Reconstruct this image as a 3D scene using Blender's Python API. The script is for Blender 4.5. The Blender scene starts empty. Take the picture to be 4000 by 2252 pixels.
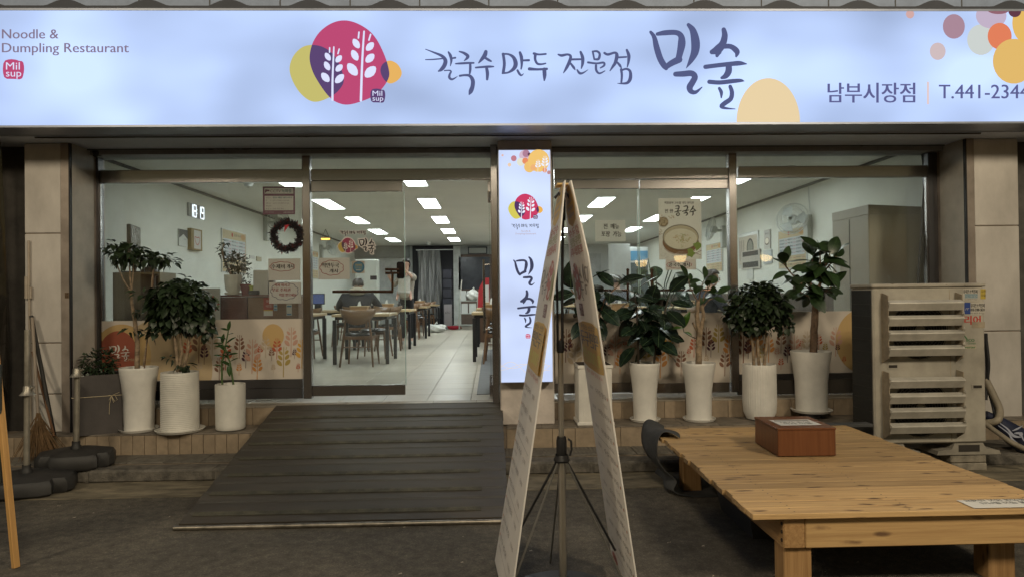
import bpy, bmesh, math, random
from mathutils import Vector, Matrix, Euler
from mathutils.geometry import tessellate_polygon
random.seed(7)
R = math.radians
sc = bpy.context.scene
COL = sc.collection

# ------------------------------------------------------------------ camera
F, CX, CY = 2700.0, 2000.0, 1126.0            # focal length and centre in photograph pixels
CAM = Vector((0, -6.66, 1.45))
rho = R(0.65)
th, ph = math.atan(80.3 / F), math.atan(23.1 / F)
fwd = Vector((math.sin(th) * math.cos(ph), math.cos(th) * math.cos(ph), math.sin(ph)))
r0 = Vector((math.cos(th), -math.sin(th), 0)); u0 = r0.cross(fwd)
cr = math.cos(rho) * r0 - math.sin(rho) * u0
cu = math.sin(rho) * r0 + math.cos(rho) * u0
cam = bpy.data.objects.new('camera', bpy.data.cameras.new('camera'))
COL.objects.link(cam); sc.camera = cam
m3 = Matrix((cr, cu, -fwd)).transposed()
cam.matrix_world = Matrix.Translation(CAM) @ m3.to_4x4()
cam.data.sensor_width = 36; cam.data.lens = 36 * F / 4000
cam.data.clip_start = 0.05; cam.data.clip_end = 500

def ray(px, py):
    return cr * ((px - CX) / F) - cu * ((py - CY) / F) + fwd
def W(px, py, Y):                              # photo pixel -> point on the plane y = Y
    d = ray(px, py); return CAM + d * ((Y - CAM.y) / d.y)
def G(px, py, z):                              # ... on the plane z
    d = ray(px, py); return CAM + d * ((z - CAM.z) / d.z)
def WX(px, py, X):                             # ... on the plane x
    d = ray(px, py); return CAM + d * ((X - CAM.x) / d.x)

# ------------------------------------------------------------------ world, moon, exposure
world = bpy.data.worlds.new('World'); sc.world = world; world.use_nodes = True
nt = world.node_tree; nt.nodes.clear()
sky = nt.nodes.new('ShaderNodeTexSky'); sky.sky_type = 'NISHITA'; sky.sun_disc = False
sky.sun_elevation = R(0.8); sky.sun_rotation = R(0)
bg = nt.nodes.new('ShaderNodeBackground'); bg.inputs[1].default_value = 0.13
ow = nt.nodes.new('ShaderNodeOutputWorld')
nt.links.new(sky.outputs[0], bg.inputs[0]); nt.links.new(bg.outputs[0], ow.inputs[0])
sun = bpy.data.objects.new('sun', bpy.data.lights.new('sun', 'SUN')); COL.objects.link(sun)
sun.data.energy = 0.02; sun.data.angle = R(12); sun.data.color = (1, .9, .75)
sun.rotation_euler = (R(-89.2), 0, 0)
sc.view_settings.view_transform = 'Standard'; sc.view_settings.look = 'None'
sc.view_settings.exposure = 0.12; sc.view_settings.gamma = 1; sc.view_settings.use_curve_mapping = False
cy = sc.cycles
cy.use_denoising = True; cy.max_bounces = 10; cy.transparent_max_bounces = 24
cy.diffuse_bounces = 4; cy.glossy_bounces = 4; cy.transmission_bounces = 8
cy.sample_clamp_indirect = 4; cy.caustics_reflective = False; cy.caustics_refractive = False

# ------------------------------------------------------------------ materials
MT = {}
def _new(key):
    m = bpy.data.materials.new(key); m.use_nodes = True; MT[key] = m
    return m, m.node_tree, m.node_tree.nodes['Principled BSDF']
def M(key, c, rough=.55, metal=0., var=.12, scale=6., bump=0., bscale=60., c2=None, stretch=(1, 1, 1), spec=.5, detail=6., sub=0., rnd=0.):
    if key in MT: return MT[key]
    m, t, b = _new(key); N = t.nodes.new; L = t.links.new
    b.inputs['Roughness'].default_value = rough; b.inputs['Metallic'].default_value = metal
    b.inputs['Specular IOR Level'].default_value = spec
    tc = N('ShaderNodeTexCoord'); mp = N('ShaderNodeMapping'); mp.inputs['Scale'].default_value = stretch
    L(tc.outputs['Object'], mp.inputs['Vector'])
    vec = mp.outputs[0]
    if rnd:
        oi = N('ShaderNodeObjectInfo'); vm = N('ShaderNodeVectorMath'); vm.operation = 'ADD'
        mu = N('ShaderNodeMath'); mu.operation = 'MULTIPLY'; mu.inputs[1].default_value = 37.
        L(oi.outputs['Random'], mu.inputs[0]); L(mp.outputs[0], vm.inputs[0]); L(mu.outputs[0], vm.inputs[1]); vec = vm.outputs[0]
    n = N('ShaderNodeTexNoise'); n.inputs['Scale'].default_value = scale; n.inputs['Detail'].default_value = detail; n.inputs['Roughness'].default_value = .62
    L(vec, n.inputs['Vector'])
    cr_ = N('ShaderNodeValToRGB'); e = cr_.color_ramp.elements
    a = [max(0, x * (1 - var * 1.6)) for x in c]; d = c2 if c2 else [min(1, x * (1 + var)) for x in c]
    e[0].position = .3; e[0].color = (*a, 1); e[1].position = .7; e[1].color = (*d, 1)
    L(n.outputs['Fac'], cr_.inputs[0]); col = cr_.outputs[0]
    if rnd:
        mx = N('ShaderNodeMix'); mx.data_type = 'RGBA'; mx.blend_type = 'MULTIPLY'; mx.inputs[0].default_value = 1
        mr = N('ShaderNodeMapRange'); mr.inputs[3].default_value = 1 - rnd; mr.inputs[4].default_value = 1 + rnd * .6
        L(oi.outputs['Random'], mr.inputs[0]); L(col, mx.inputs[6]); L(mr.outputs[0], mx.inputs[7]); col = mx.outputs[2]
    L(col, b.inputs['Base Color'])
    if rough < .95:
        rr = N('ShaderNodeMapRange'); rr.inputs[3].default_value = max(.02, rough - .08); rr.inputs[4].default_value = min(1, rough + .12)
        L(n.outputs['Fac'], rr.inputs[0]); L(rr.outputs[0], b.inputs['Roughness'])
    if bump:
        n2 = N('ShaderNodeTexNoise'); n2.inputs['Scale'].default_value = bscale; n2.inputs['Detail'].default_value = 5
        L(vec, n2.inputs['Vector'])
        bp = N('ShaderNodeBump'); bp.inputs['Strength'].default_value = bump; bp.inputs['Distance'].default_value = .01
        L(n2.outputs['Fac'], bp.inputs['Height']); L(bp.outputs[0], b.inputs['Normal'])
    return m
def FL(key, c, rough=.6):                       # flat print colour
    if key in MT: return MT[key]
    m, t, b = _new(key); b.inputs['Base Color'].default_value = (*c, 1); b.inputs['Roughness'].default_value = rough
    b.inputs['Specular IOR Level'].default_value = .3
    return m
def EM(key, c, s=1., blot=0., bs=1.2):          # things that give off light
    if key in MT: return MT[key]
    m = bpy.data.materials.new(key); m.use_nodes = True; MT[key] = m; t = m.node_tree; t.nodes.clear()
    e = t.nodes.new('ShaderNodeEmission'); o = t.nodes.new('ShaderNodeOutputMaterial')
    e.inputs[0].default_value = (*c, 1); e.inputs[1].default_value = s
    if blot:                                   # noise painted into the emission for an uneven backlight
        tc = t.nodes.new('ShaderNodeTexCoord'); mp = t.nodes.new('ShaderNodeMapping'); mp.inputs['Scale'].default_value = (1, 1, 1.6)
        n = t.nodes.new('ShaderNodeTexNoise'); n.inputs['Scale'].default_value = bs; n.inputs['Detail'].default_value = 1.5
        mr = t.nodes.new('ShaderNodeMapRange'); mr.inputs[1].default_value = .3; mr.inputs[2].default_value = .7
        mr.inputs[3].default_value = s * (1 - blot); mr.inputs[4].default_value = s * (1 + blot * .7)
        L = t.links.new; L(tc.outputs['Object'], mp.inputs[0]); L(mp.outputs[0], n.inputs['Vector']); L(n.outputs['Fac'], mr.inputs[0]); L(mr.outputs[0], e.inputs[1])
    t.links.new(e.outputs[0], o.inputs[0])
    return m
def glass(key, tint=(.93, .97, .96), refl=1., dirt_haze=0.):
    if key in MT: return MT[key]
    m = bpy.data.materials.new(key); m.use_nodes = True; MT[key] = m; t = m.node_tree; t.nodes.clear(); N = t.nodes.new; L = t.links.new
    tr = N('ShaderNodeBsdfTransparent'); tr.inputs[0].default_value = (*tint, 1)
    gl = N('ShaderNodeBsdfGlossy'); gl.inputs['Roughness'].default_value = .015
    fr = N('ShaderNodeFresnel'); fr.inputs[0].default_value = 1.45
    mu = N('ShaderNodeMath'); mu.operation = 'MULTIPLY'; mu.inputs[1].default_value = refl
    mx = N('ShaderNodeMixShader'); o = N('ShaderNodeOutputMaterial')
    L(fr.outputs[0], mu.inputs[0]); L(mu.outputs[0], mx.inputs[0]); L(tr.outputs[0], mx.inputs[1]); L(gl.outputs[0], mx.inputs[2])
    if not dirt_haze: L(mx.outputs[0], o.inputs[0]); return m
    # wiped smears and dust, with a pale haze mixed into the pane
    tc = N('ShaderNodeTexCoord'); mp = N('ShaderNodeMapping'); mp.inputs['Scale'].default_value = (1.4, 1, .8); mp.inputs['Rotation'].default_value = (0, R(24), 0)
    n1 = N('ShaderNodeTexNoise'); n1.inputs['Scale'].default_value = 1.7; n1.inputs['Detail'].default_value = 7; n1.inputs['Distortion'].default_value = 1.6
    mr = N('ShaderNodeMapRange'); mr.inputs[1].default_value = .38; mr.inputs[2].default_value = .78; mr.inputs[3].default_value = dirt_haze * .45; mr.inputs[4].default_value = dirt_haze * 1.8
    df = N('ShaderNodeBsdfDiffuse'); df.inputs[0].default_value = (.75, .77, .75, 1); tl = N('ShaderNodeBsdfTranslucent'); tl.inputs[0].default_value = (.75, .77, .75, 1)
    ad = N('ShaderNodeMixShader'); ad.inputs[0].default_value = .5; m2 = N('ShaderNodeMixShader')
    L(tc.outputs['Object'], mp.inputs[0]); L(mp.outputs[0], n1.inputs['Vector']); L(n1.outputs['Fac'], mr.inputs[0]); L(df.outputs[0], ad.inputs[1]); L(tl.outputs[0], ad.inputs[2])
    L(mr.outputs[0], m2.inputs[0]); L(mx.outputs[0], m2.inputs[1]); L(ad.outputs[0], m2.inputs[2]); L(m2.outputs[0], o.inputs[0])
    return m
def wood(key, c, c2, dark, rough=.6, ax=0, knots=True, sc_=1., bump=.25):
    if key in MT: return MT[key]
    m, t, b = _new(key); N = t.nodes.new; L = t.links.new
    tc = N('ShaderNodeTexCoord'); oi = N('ShaderNodeObjectInfo'); mp = N('ShaderNodeMapping')
    s = [24., 24., 24.]; s[ax] = .8; mp.inputs['Scale'].default_value = [x * sc_ for x in s]
    vm = N('ShaderNodeVectorMath'); vm.operation = 'ADD'; mu = N('ShaderNodeMath'); mu.operation = 'MULTIPLY'; mu.inputs[1].default_value = 53.
    L(oi.outputs['Random'], mu.inputs[0]); L(tc.outputs['Object'], vm.inputs[0]); L(mu.outputs[0], vm.inputs[1]); L(vm.outputs[0], mp.inputs[0])
    n = N('ShaderNodeTexNoise'); n.inputs['Scale'].default_value = 2.2; n.inputs['Detail'].default_value = 8; n.inputs['Roughness'].default_value = .7; n.inputs['Distortion'].default_value = .6
    L(mp.outputs[0], n.inputs['Vector'])
    cr_ = N('ShaderNodeValToRGB'); e = cr_.color_ramp.elements
    e[0].position = .36; e[0].color = (*c2, 1); e[1].position = .60; e[1].color = (*c, 1)
    L(n.outputs['Fac'], cr_.inputs[0]); col = cr_.outputs[0]
    mr = N('ShaderNodeMapRange'); mr.inputs[3].default_value = .74; mr.inputs[4].default_value = 1.14; L(oi.outputs['Random'], mr.inputs[0])
    mx = N('ShaderNodeMix'); mx.data_type = 'RGBA'; mx.blend_type = 'MULTIPLY'; mx.inputs[0].default_value = 1
    L(col, mx.inputs[6]); L(mr.outputs[0], mx.inputs[7]); col = mx.outputs[2]
    if knots:
        mp2 = N('ShaderNodeMapping'); s2 = [15., 15., 15.]; s2[ax] = 4.2; mp2.inputs['Scale'].default_value = s2
        vo = N('ShaderNodeTexVoronoi'); vo.inputs['Scale'].default_value = 1.; vo.inputs['Randomness'].default_value = 1
        L(vm.outputs[0], mp2.inputs[0])
        nw = N('ShaderNodeTexNoise'); nw.inputs['Scale'].default_value = 9.; nw.inputs['Detail'].default_value = 3; L(vm.outputs[0], nw.inputs['Vector'])
        va = N('ShaderNodeVectorMath'); va.operation = 'MULTIPLY_ADD'; va.inputs[1].default_value = (.5, .5, .5); L(nw.outputs['Color'], va.inputs[0]); L(mp2.outputs[0], va.inputs[2]); L(va.outputs[0], vo.inputs['Vector'])
        k = N('ShaderNodeValToRGB'); k.color_ramp.elements[0].position = .09; k.color_ramp.elements[0].color = (1, 1, 1, 1)
        k.color_ramp.elements[1].position = .24; k.color_ramp.elements[1].color = (0, 0, 0, 1)
        L(vo.outputs['Distance'], k.inputs[0])
        m2 = N('ShaderNodeMix'); m2.data_type = 'RGBA'; L(k.outputs[0], m2.inputs[0]); L(col, m2.inputs[6]); m2.inputs[7].default_value = (*dark, 1); col = m2.outputs[2]
    L(col, b.inputs['Base Color']); b.inputs['Roughness'].default_value = rough
    bp = N('ShaderNodeBump'); bp.inputs['Strength'].default_value = bump; bp.inputs['Distance'].default_value = .004
    L(n.outputs['Fac'], bp.inputs['Height']); L(bp.outputs[0], b.inputs['Normal'])
    return m

def cloth2(key, c, tr=.35, rough=.7):              # thin cloth: part of the light comes through
    m, t, b = _new(key); N = t.nodes.new; L = t.links.new
    b.inputs['Base Color'].default_value = (*c, 1); b.inputs['Roughness'].default_value = rough
    tl = N('ShaderNodeBsdfTranslucent'); tl.inputs[0].default_value = (*c, 1); mx = N('ShaderNodeMixShader'); mx.inputs[0].default_value = tr
    L(b.outputs[0], mx.inputs[1]); L(tl.outputs[0], mx.inputs[2]); L(mx.outputs[0], t.nodes['Material Output'].inputs[0]); return m
# ------------------------------------------------------------------ objects
def thing(name, label, cat, loc=(0, 0, 0), rz=0, group=None):
    o = bpy.data.objects.new(name, None); COL.objects.link(o); o.empty_display_size = .1
    o.location = loc; o.rotation_euler = (0, 0, rz); o['label'] = label; o['category'] = cat
    if group: o['group'] = group
    return o
def tag(o, label, cat, group=None):
    o['label'] = label; o['category'] = cat
    if group: o['group'] = group
    return o
def link(name, me, mat=None, parent=None):
    o = bpy.data.objects.new(name, me); COL.objects.link(o)
    if mat is not None and not len(me.materials):
        for x in (mat if isinstance(mat, (list, tuple)) else [mat]): me.materials.append(x)
    if parent: o.parent = parent
    return o
def dup(o, parent=None):
    c = o.copy(); COL.objects.link(c); c.parent = parent
    for ch in list(o.children): dup(ch, c)
    return c
class MB:
    def __init__(s): s.v = []; s.f = []; s.m = []; s.cur = 0
    def add(s, v, f):
        b = len(s.v); s.v += [tuple(x) for x in v]; s.f += [tuple(i + b for i in q) for q in f]; s.m += [s.cur] * len(f); return s
    def box(s, x0, x1, y0, y1, z0, z1):
        v = [(x, y, z) for z in (z0, z1) for y in (y0, y1) for x in (x0, x1)]
        return s.add(v, [(0, 2, 3, 1), (4, 5, 7, 6), (0, 1, 5, 4), (2, 6, 7, 3), (0, 4, 6, 2), (1, 3, 7, 5)])
    def bbox(s, x0, x1, y0, y1, z0, z1, b=.004):     # box with bevelled edges
        bm = bmesh.new(); bmesh.ops.create_cube(bm, size=1)
        for v in bm.verts: v.co = ((x0 + x1) / 2 + v.co.x * (x1 - x0), (y0 + y1) / 2 + v.co.y * (y1 - y0), (z0 + z1) / 2 + v.co.z * (z1 - z0))
        b = min(b, .45 * min(x1 - x0, y1 - y0, z1 - z0))
        bmesh.ops.bevel(bm, geom=bm.edges[:], offset=b, segments=1, affect='EDGES')
        bm.verts.index_update(); s.add([v.co[:] for v in bm.verts], [[v.index for v in f.verts] for f in bm.faces]); bm.free(); return s
    def tube(s, path, rad, n=10, cap=True):
        path = [Vector(p) for p in path]; rs = rad if isinstance(rad, (list, tuple)) else [rad] * len(path)
        v = []; up = None
        for i, p in enumerate(path):
            t = (path[min(i + 1, len(path) - 1)] - path[max(i - 1, 0)])
            t = t.normalized() if t.length > 1e-9 else Vector((0, 0, 1))
            if up is None: up = t.orthogonal().normalized()
            up = (up - t * up.dot(t)); up = up.normalized() if up.length > 1e-6 else t.orthogonal().normalized()
            w = t.cross(up)
            for k in range(n):
                a = 2 * math.pi * k / n; v.append(p + (up * math.cos(a) + w * math.sin(a)) * rs[i])
        f = [(i * n + k, i * n + (k + 1) % n, (i + 1) * n + (k + 1) % n, (i + 1) * n + k) for i in range(len(path) - 1) for k in range(n)]
        if cap: f += [tuple(range(n))[::-1], tuple((len(path) - 1) * n + k for k in range(n))]
        return s.add(v, f)
    def lathe(s, prof, n=32, c=(0, 0, 0), rib=0, nr=0):      # prof: (r, z)
        v = []
        for r, z in prof:
            for k in range(n):
                a = 2 * math.pi * k / n; rr = r * (1 + (rib * (1 if (k // max(1, n // (2 * nr))) % 2 else 0) if nr else 0))
                v.append((c[0] + rr * math.cos(a), c[1] + rr * math.sin(a), c[2] + z))
        f = [(i * n + k, i * n + (k + 1) % n, (i + 1) * n + (k + 1) % n, (i + 1) * n + k) for i in range(len(prof) - 1) for k in range(n)]
        return s.add(v, f)
    def disc(s, r, z, n=32, c=(0, 0)):
        return s.add([(c[0] + r * math.cos(2 * math.pi * k / n), c[1] + r * math.sin(2 * math.pi * k / n), z) for k in range(n)], [tuple(range(n))])
    def prism(s, pts, o, u, v, nrm, d):              # polygon in plane o,u,v pushed by nrm*d
        o, u, v, nrm = Vector(o), Vector(u), Vector(v), Vector(nrm); n = len(pts)
        a = [o + u * p[0] + v * p[1] for p in pts]; b = [p + nrm * d for p in a]
        return s.add(a + b, [tuple(range(n))[::-1], tuple(range(n, 2 * n))] + [(i, (i + 1) % n, n + (i + 1) % n, n + i) for i in range(n)])
    def quad(s, a, b, c, d): return s.add([a, b, c, d], [(0, 1, 2, 3)])
    def build(s, name, mat, parent=None, smooth=False, world=False, mesh_only=False):
        me = bpy.data.meshes.new(name); v = s.v
        if world and parent is not None:
            l = parent.location; v = [(x - l.x, y - l.y, z - l.z) for x, y, z in v]
        me.from_pydata(v, [], s.f)
        ms = mat if isinstance(mat, (list, tuple)) else [mat]
        for x in ms: me.materials.append(x)
        if len(ms) > 1: me.polygons.foreach_set('material_index', s.m)
        if smooth: me.polygons.foreach_set('use_smooth', [True] * len(me.polygons))
        bm = bmesh.new(); bm.from_mesh(me); bmesh.ops.recalc_face_normals(bm, faces=bm.faces[:]); bm.to_mesh(me); bm.free()
        if smooth:
            try: me.set_sharp_from_angle(angle=R(40))
            except Exception: pass
        me.update()
        return me if mesh_only else link(name, me, None, parent)
def struct(o): o['kind'] = 'structure'; return o

# ------------------------------------------------------------------ flat print
_tx = {}
TMP = bpy.data.scenes.new('tmp')
_keep = bpy.data.curves.new('t', 'FONT'); _keep.body = 'a가'; _ko = bpy.data.objects.new('t', _keep)
def evald(o):
    TMP.collection.objects.link(o); vl = TMP.view_layers[0]; vl.update(); dg = vl.depsgraph; dg.update()
    return bpy.data.meshes.new_from_object(o.evaluated_get(dg))
def text2d(body):
    if body in _tx: return _tx[body]
    o, c = _ko, _keep; c.body = body; c.size = 1; c.resolution_u = 3
    if o.name not in TMP.collection.objects: TMP.collection.objects.link(o)
    vl = TMP.view_layers[0]; vl.update(); me = bpy.data.meshes.new_from_object(o.evaluated_get(vl.depsgraph))
    V = [(v.co.x, v.co.y) for v in me.vertices]; P = [tuple(p.vertices) for p in me.polygons]
    bpy.data.meshes.remove(me)
    if not V: V = [(0, 0)]
    _tx[body] = (V, P); return _tx[body]
def smooth_poly(pts, it=2):
    for _ in range(it):
        q = []
        for i in range(len(pts)):
            a, b = pts[i], pts[(i + 1) % len(pts)]
            q += [(a[0] * .75 + b[0] * .25, a[1] * .75 + b[1] * .25), (a[0] * .25 + b[0] * .75, a[1] * .25 + b[1] * .75)]
        pts = q
    return pts
def clip(sub, conv):
    def area(p): return sum(p[i][0] * p[(i + 1) % len(p)][1] - p[(i + 1) % len(p)][0] * p[i][1] for i in range(len(p)))
    if area(conv) < 0: conv = conv[::-1]
    out = sub
    for i in range(len(conv)):
        a, b = conv[i], conv[(i + 1) % len(conv)]; inp = out; out = []
        side = lambda p: (b[0] - a[0]) * (p[1] - a[1]) - (b[1] - a[1]) * (p[0] - a[0])
        for j in range(len(inp)):
            p, q = inp[j], inp[(j + 1) % len(inp)]; sp, sq = side(p), side(q)
            if sp >= 0: out.append(p)
            if (sp >= 0) != (sq >= 0):
                t = sp / (sp - sq); out.append((p[0] + (q[0] - p[0]) * t, p[1] + (q[1] - p[1]) * t))
        if not out: return []
    return out
def spline(pts, n=5):                              # catmull-rom through (x, y, w)
    if len(pts) < 3: return pts
    out = []
    for i in range(len(pts) - 1):
        p0, p1, p2, p3 = pts[max(i - 1, 0)], pts[i], pts[i + 1], pts[min(i + 2, len(pts) - 1)]
        for k in range(n):
            t = k / n
            out.append(tuple(.5 * (2 * b + (c - a) * t + (2 * a - 5 * b + 4 * c - d) * t * t + (-a + 3 * b - 3 * c + d) * t ** 3) for a, b, c, d in zip(p0, p1, p2, p3)))
    return out + [pts[-1]]
class Art:                                         # print: x right, y DOWN, fn(x, y, layer) -> 3D
    def __init__(s, fn): s.fn = fn; s.v = []; s.f = []; s.m = []; s.mats = []; s.T = None
    def _mi(s, mat):
        if mat not in s.mats: s.mats.append(mat)
        return s.mats.index(mat)
    def _raw(s, P, F, mat, layer):
        T = s.T or (lambda x, y: (x, y)); b = len(s.v); mi = s._mi(mat)
        s.v += [tuple(s.fn(*T(p[0], p[1]), layer)) for p in P]
        for q in F: s.f.append(tuple(i + b for i in q)); s.m.append(mi)
    def poly(s, pts, mat, layer=1):
        if len(pts) < 3: return
        tri = tessellate_polygon([[Vector((p[0], p[1], 0)) for p in pts]])
        s._raw(pts, tri, mat, layer)
    def rect(s, x0, y0, x1, y1, mat, layer=1): s._raw([(x0, y0), (x1, y0), (x1, y1), (x0, y1)], [(0, 1, 2, 3)], mat, layer)
    def grid(s, x0, y0, x1, y1, mat, layer=0, nx=10, ny=4):
        P = [(x0 + (x1 - x0) * i / nx, y0 + (y1 - y0) * j / ny) for j in range(ny + 1) for i in range(nx + 1)]
        s._raw(P, [(j * (nx + 1) + i, j * (nx + 1) + i + 1, (j + 1) * (nx + 1) + i + 1, (j + 1) * (nx + 1) + i) for j in range(ny) for i in range(nx)], mat, layer)
    def ell(s, x, y, rx, ry, mat, layer=1, a=0, n=18, t0=0, t1=360):
        ca, sa = math.cos(R(a)), math.sin(R(a)); P = []
        for k in range(n):
            t = R(t0 + (t1 - t0) * k / (n if t1 - t0 == 360 else n - 1)); ex, ey = rx * math.cos(t), ry * math.sin(t); P.append((x + ex * ca - ey * sa, y + ex * sa + ey * ca))
        s._raw(P, [tuple(range(n))], mat, layer)
    def leaf(s, x, y, l, w, a, mat, layer=1):
        ca, sa = math.cos(R(a)), math.sin(R(a)); P = []
        for k in range(12):
            t = 2 * math.pi * k / 12; ex, ey = l * math.cos(t), w * math.sin(t) * (1 - .25 * math.cos(t) ** 2); P.append((x + ex * ca - ey * sa, y + ex * sa + ey * ca))
        s._raw(P, [tuple(range(12))], mat, layer)
    def stroke(s, pts, mat, layer=1, n=5, close=False):
        p = spline(pts, n) if len(pts) > 2 else list(pts)
        Lp, Rp = [], []
        for i, (x, y, w) in enumerate(p):
            a, b = p[max(i - 1, 0)], p[min(i + 1, len(p) - 1)]
            if close and i in (0, len(p) - 1): a, b = p[-2], p[1]
            dx, dy = b[0] - a[0], b[1] - a[1]; l = math.hypot(dx, dy) or 1
            Lp.append((x - dy / l * w / 2, y + dx / l * w / 2)); Rp.append((x + dy / l * w / 2, y - dx / l * w / 2))
        k = len(p); s._raw(Lp + Rp, [(i, i + 1, k + i + 1, k + i) for i in range(k - 1)], mat, layer)
        for x, y, w in (p[0], p[-1]):
            if w > 0 and not close: s.ell(x, y, w / 2, w / 2, mat, layer, n=10)
    def text(s, body, x, y, h, mat, layer=1, w=None, mid=False, shear=0, bold=0):     # y = baseline, h = cap height
        V, P = text2d(body); k = h / .72; x0 = min(v[0] for v in V); x1 = max(v[0] for v in V); kx = k
        if w: kx = w / max(1e-6, x1 - x0)
        off = -(x0 + x1) / 2 if mid else -x0
        for dx in ([0] if not bold else [-bold, bold]):
            s._raw([(x + dx + (v[0] + off) * kx + v[1] * k * shear, y - v[1] * k) for v in V], P, mat, layer + (.02 if dx > 0 else 0))
    def build(s, name, parent=None, world=True):
        me = bpy.data.meshes.new(name); v = s.v
        if world and parent is not None: l = parent.location; v = [(a - l.x, b - l.y, c - l.z) for a, b, c in v]
        me.from_pydata(v, [], s.f)
        for x in s.mats: me.materials.append(x)
        me.polygons.foreach_set('material_index', s.m); me.update()
        return link(name, me, None, parent)
def artW(Y, eps=.0012): return Art(lambda x, y, l: W(x, y, Y - eps * l))
def artP(o, u, v, nrm, eps=.0012):                 # metre coordinates on any plane; y down
    o, u, v, nrm = Vector(o), Vector(u), Vector(v), Vector(nrm)
    return Art(lambda x, y, l: o + u * x - v * y + nrm * (eps * l))

# brand calligraphy, in enlarged-photo units (1000 px = 2575 units), x from photo x = 1000
_s = 2575
KAL = [[(1705,497,8),(1790,530,18),(1870,565,30),(1905,610,40),(1895,660,42),(1865,700,36),(1835,718,14)],[(1705,602,10),(1780,600,14),(1890,590,14)],
 [(1935,525,16),(1955,560,30),(1965,610,24),(1955,665,8)],[(1960,590,16),(2005,583,20)],[(1895,712,12),(1945,710,14),(1962,722,18),(1948,750,22),(1945,782,26),(1968,800,22),(2000,788,14),(2028,768,4)],
 [(2045,520,14),(2090,535,26),(2130,565,34),(2120,590,26),(2095,612,10)],[(2008,643,14),(2060,640,22),(2130,636,22),(2190,635,18)],[(2155,645,24),(2155,700,26),(2150,740,20)],
 [(2050,765,22),(2100,758,22),(2150,765,30),(2180,810,40),(2178,870,42),(2160,920,44),(2145,950,16)],
 [(2312,522,36),(2300,560,44),(2265,605,30),(2240,635,12)],[(2300,580,24),(2340,605,26),(2365,618,18)],[(2210,682,18),(2280,676,22),(2345,672,24),(2390,672,14)],[(2320,690,30),(2328,740,34),(2325,800,24)],
 [(2486,545,28),(2498,640,30),(2488,725,30)],[(2480,545,20),(2540,548,20),(2590,580,34),(2612,640,44),(2595,690,38),(2540,730,20),(2480,738,20)]] + [[(x+_s,y,w) for x,y,w in q] for q in
 [[(80,530,26),(95,580,34),(98,650,24),(92,695,16)],[(110,610,20),(170,608,24)],[(55,710,22),(75,745,24),(95,760,18),(118,742,5)],
 [(220,540,26),(270,550,20),(340,545,20)],[(235,545,30),(233,600,26),(255,642,24),(295,648,20),(338,640,16)],[(175,695,34),(260,700,24),(350,695,26)],[(325,700,40),(328,760,38),(325,810,16)],
 [(465,550,16),(500,560,28),(560,550,22),(590,570,28),(575,630,34),(545,690,28),(518,735,10)],[(590,640,20),(620,680,26),(635,705,10)],[(600,600,22),(690,598,20)],[(690,525,24),(710,580,34),(710,640,30),(697,690,12)],[(655,705,16),(680,738,26),(715,735,18),(765,703,5)],
 [(812,520,20),(828,600,18)],[(815,520,18),(855,518,22),(882,545,24),(870,595,26),(830,598,18)],[(765,630,22),(850,640,20),(920,632,22),(927,660,22),(890,685,14)],[(845,660,24),(848,710,24),(880,740,20),(935,715,10)],
 [(930,535,24),(965,550,26),(1035,532,24),(1055,560,36),(1040,630,34),(1015,670,26),(985,715,10)],[(1060,630,20),(1085,660,26),(1100,685,12)],[(1065,580,20),(1150,575,18)],[(1155,505,24),(1175,560,34),(1172,620,26),(1160,675,12)],
 [(1098,700,26),(1105,760,24),(1100,830,20)],[(1100,710,20),(1150,695,22),(1188,720,28),(1190,790,36),(1160,835,28),(1100,842,16),(1060,840,5)]]]
MIL = [[(x+_s,y,w) for x,y,w in q] for q in [[(1395,325,30),(1430,375,44),(1455,480,60),(1490,590,62),(1530,660,60),(1550,690,40)],[(1462,345,36),(1540,332,52),(1650,330,52),(1700,365,60),(1707,440,78),(1690,530,66),(1672,600,60)],[(1680,600,70),(1600,640,60),(1545,680,50)],
 [(1775,252,38),(1820,310,66),(1845,420,88),(1840,520,80),(1800,610,50),(1752,688,5)],[(1645,748,50),(1720,745,58),(1805,740,60),(1840,775,60),(1815,830,62),(1787,880,64),(1803,922,52),(1850,928,36),(1912,878,10)]]]
SUP = [[(x+_s,y,w) for x,y,w in q] for q in [[(2130,300,46),(2140,360,60),(2120,440,70),(2070,500,86),(2012,525,50)],[(2075,520,70),(2062,562,34)],[(2110,470,50),(2200,470,50),(2262,520,58),(2255,570,20)],[(1945,675,44),(2060,660,44),(2200,645,46),(2290,638,46),(2360,645,10)],[(2180,665,62),(2178,720,66),(2150,765,56),(2110,785,30)],
 [(1985,825,44),(2090,832,44),(2220,818,44),(2300,812,34),(2335,818,8)],[(2085,890,30),(2105,930,36),(2105,985,14)],[(2195,872,38),(2212,930,44),(2200,995,46),(2140,1040,48),(2106,1072,40),(2150,1090,24),(2245,1098,8)]]]
RED = smooth_poly([(870,206),(940,210),(1030,240),(1130,300),(1205,380),(1265,490),(1310,600),(1335,690),(1344,755),(1325,812),(1280,882),(1220,942),(1150,988),(1060,1022),(980,1047),(910,1057),(850,1047),(780,1017),(710,950),(640,850),(580,750),(545,650),(536,570),(555,470),(590,390),(640,320),(720,255),(800,218)])
YEL = smooth_poly([(540,453),(610,455),(680,475),(760,525),(830,620),(875,740),(887,820),(860,880),(800,945),(730,987),(650,1020),(585,1029),(520,1007),(450,947),(400,880),(355,790),(335,710),(342,640),(375,560),(430,500),(480,467)])
ORG = smooth_poly([(1335,610),(1370,614),(1420,640),(1455,690),(1470,740),(1450,790),(1400,830),(1350,846),(1305,826),(1265,770),(1248,710),(1262,660),(1290,630)])
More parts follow.
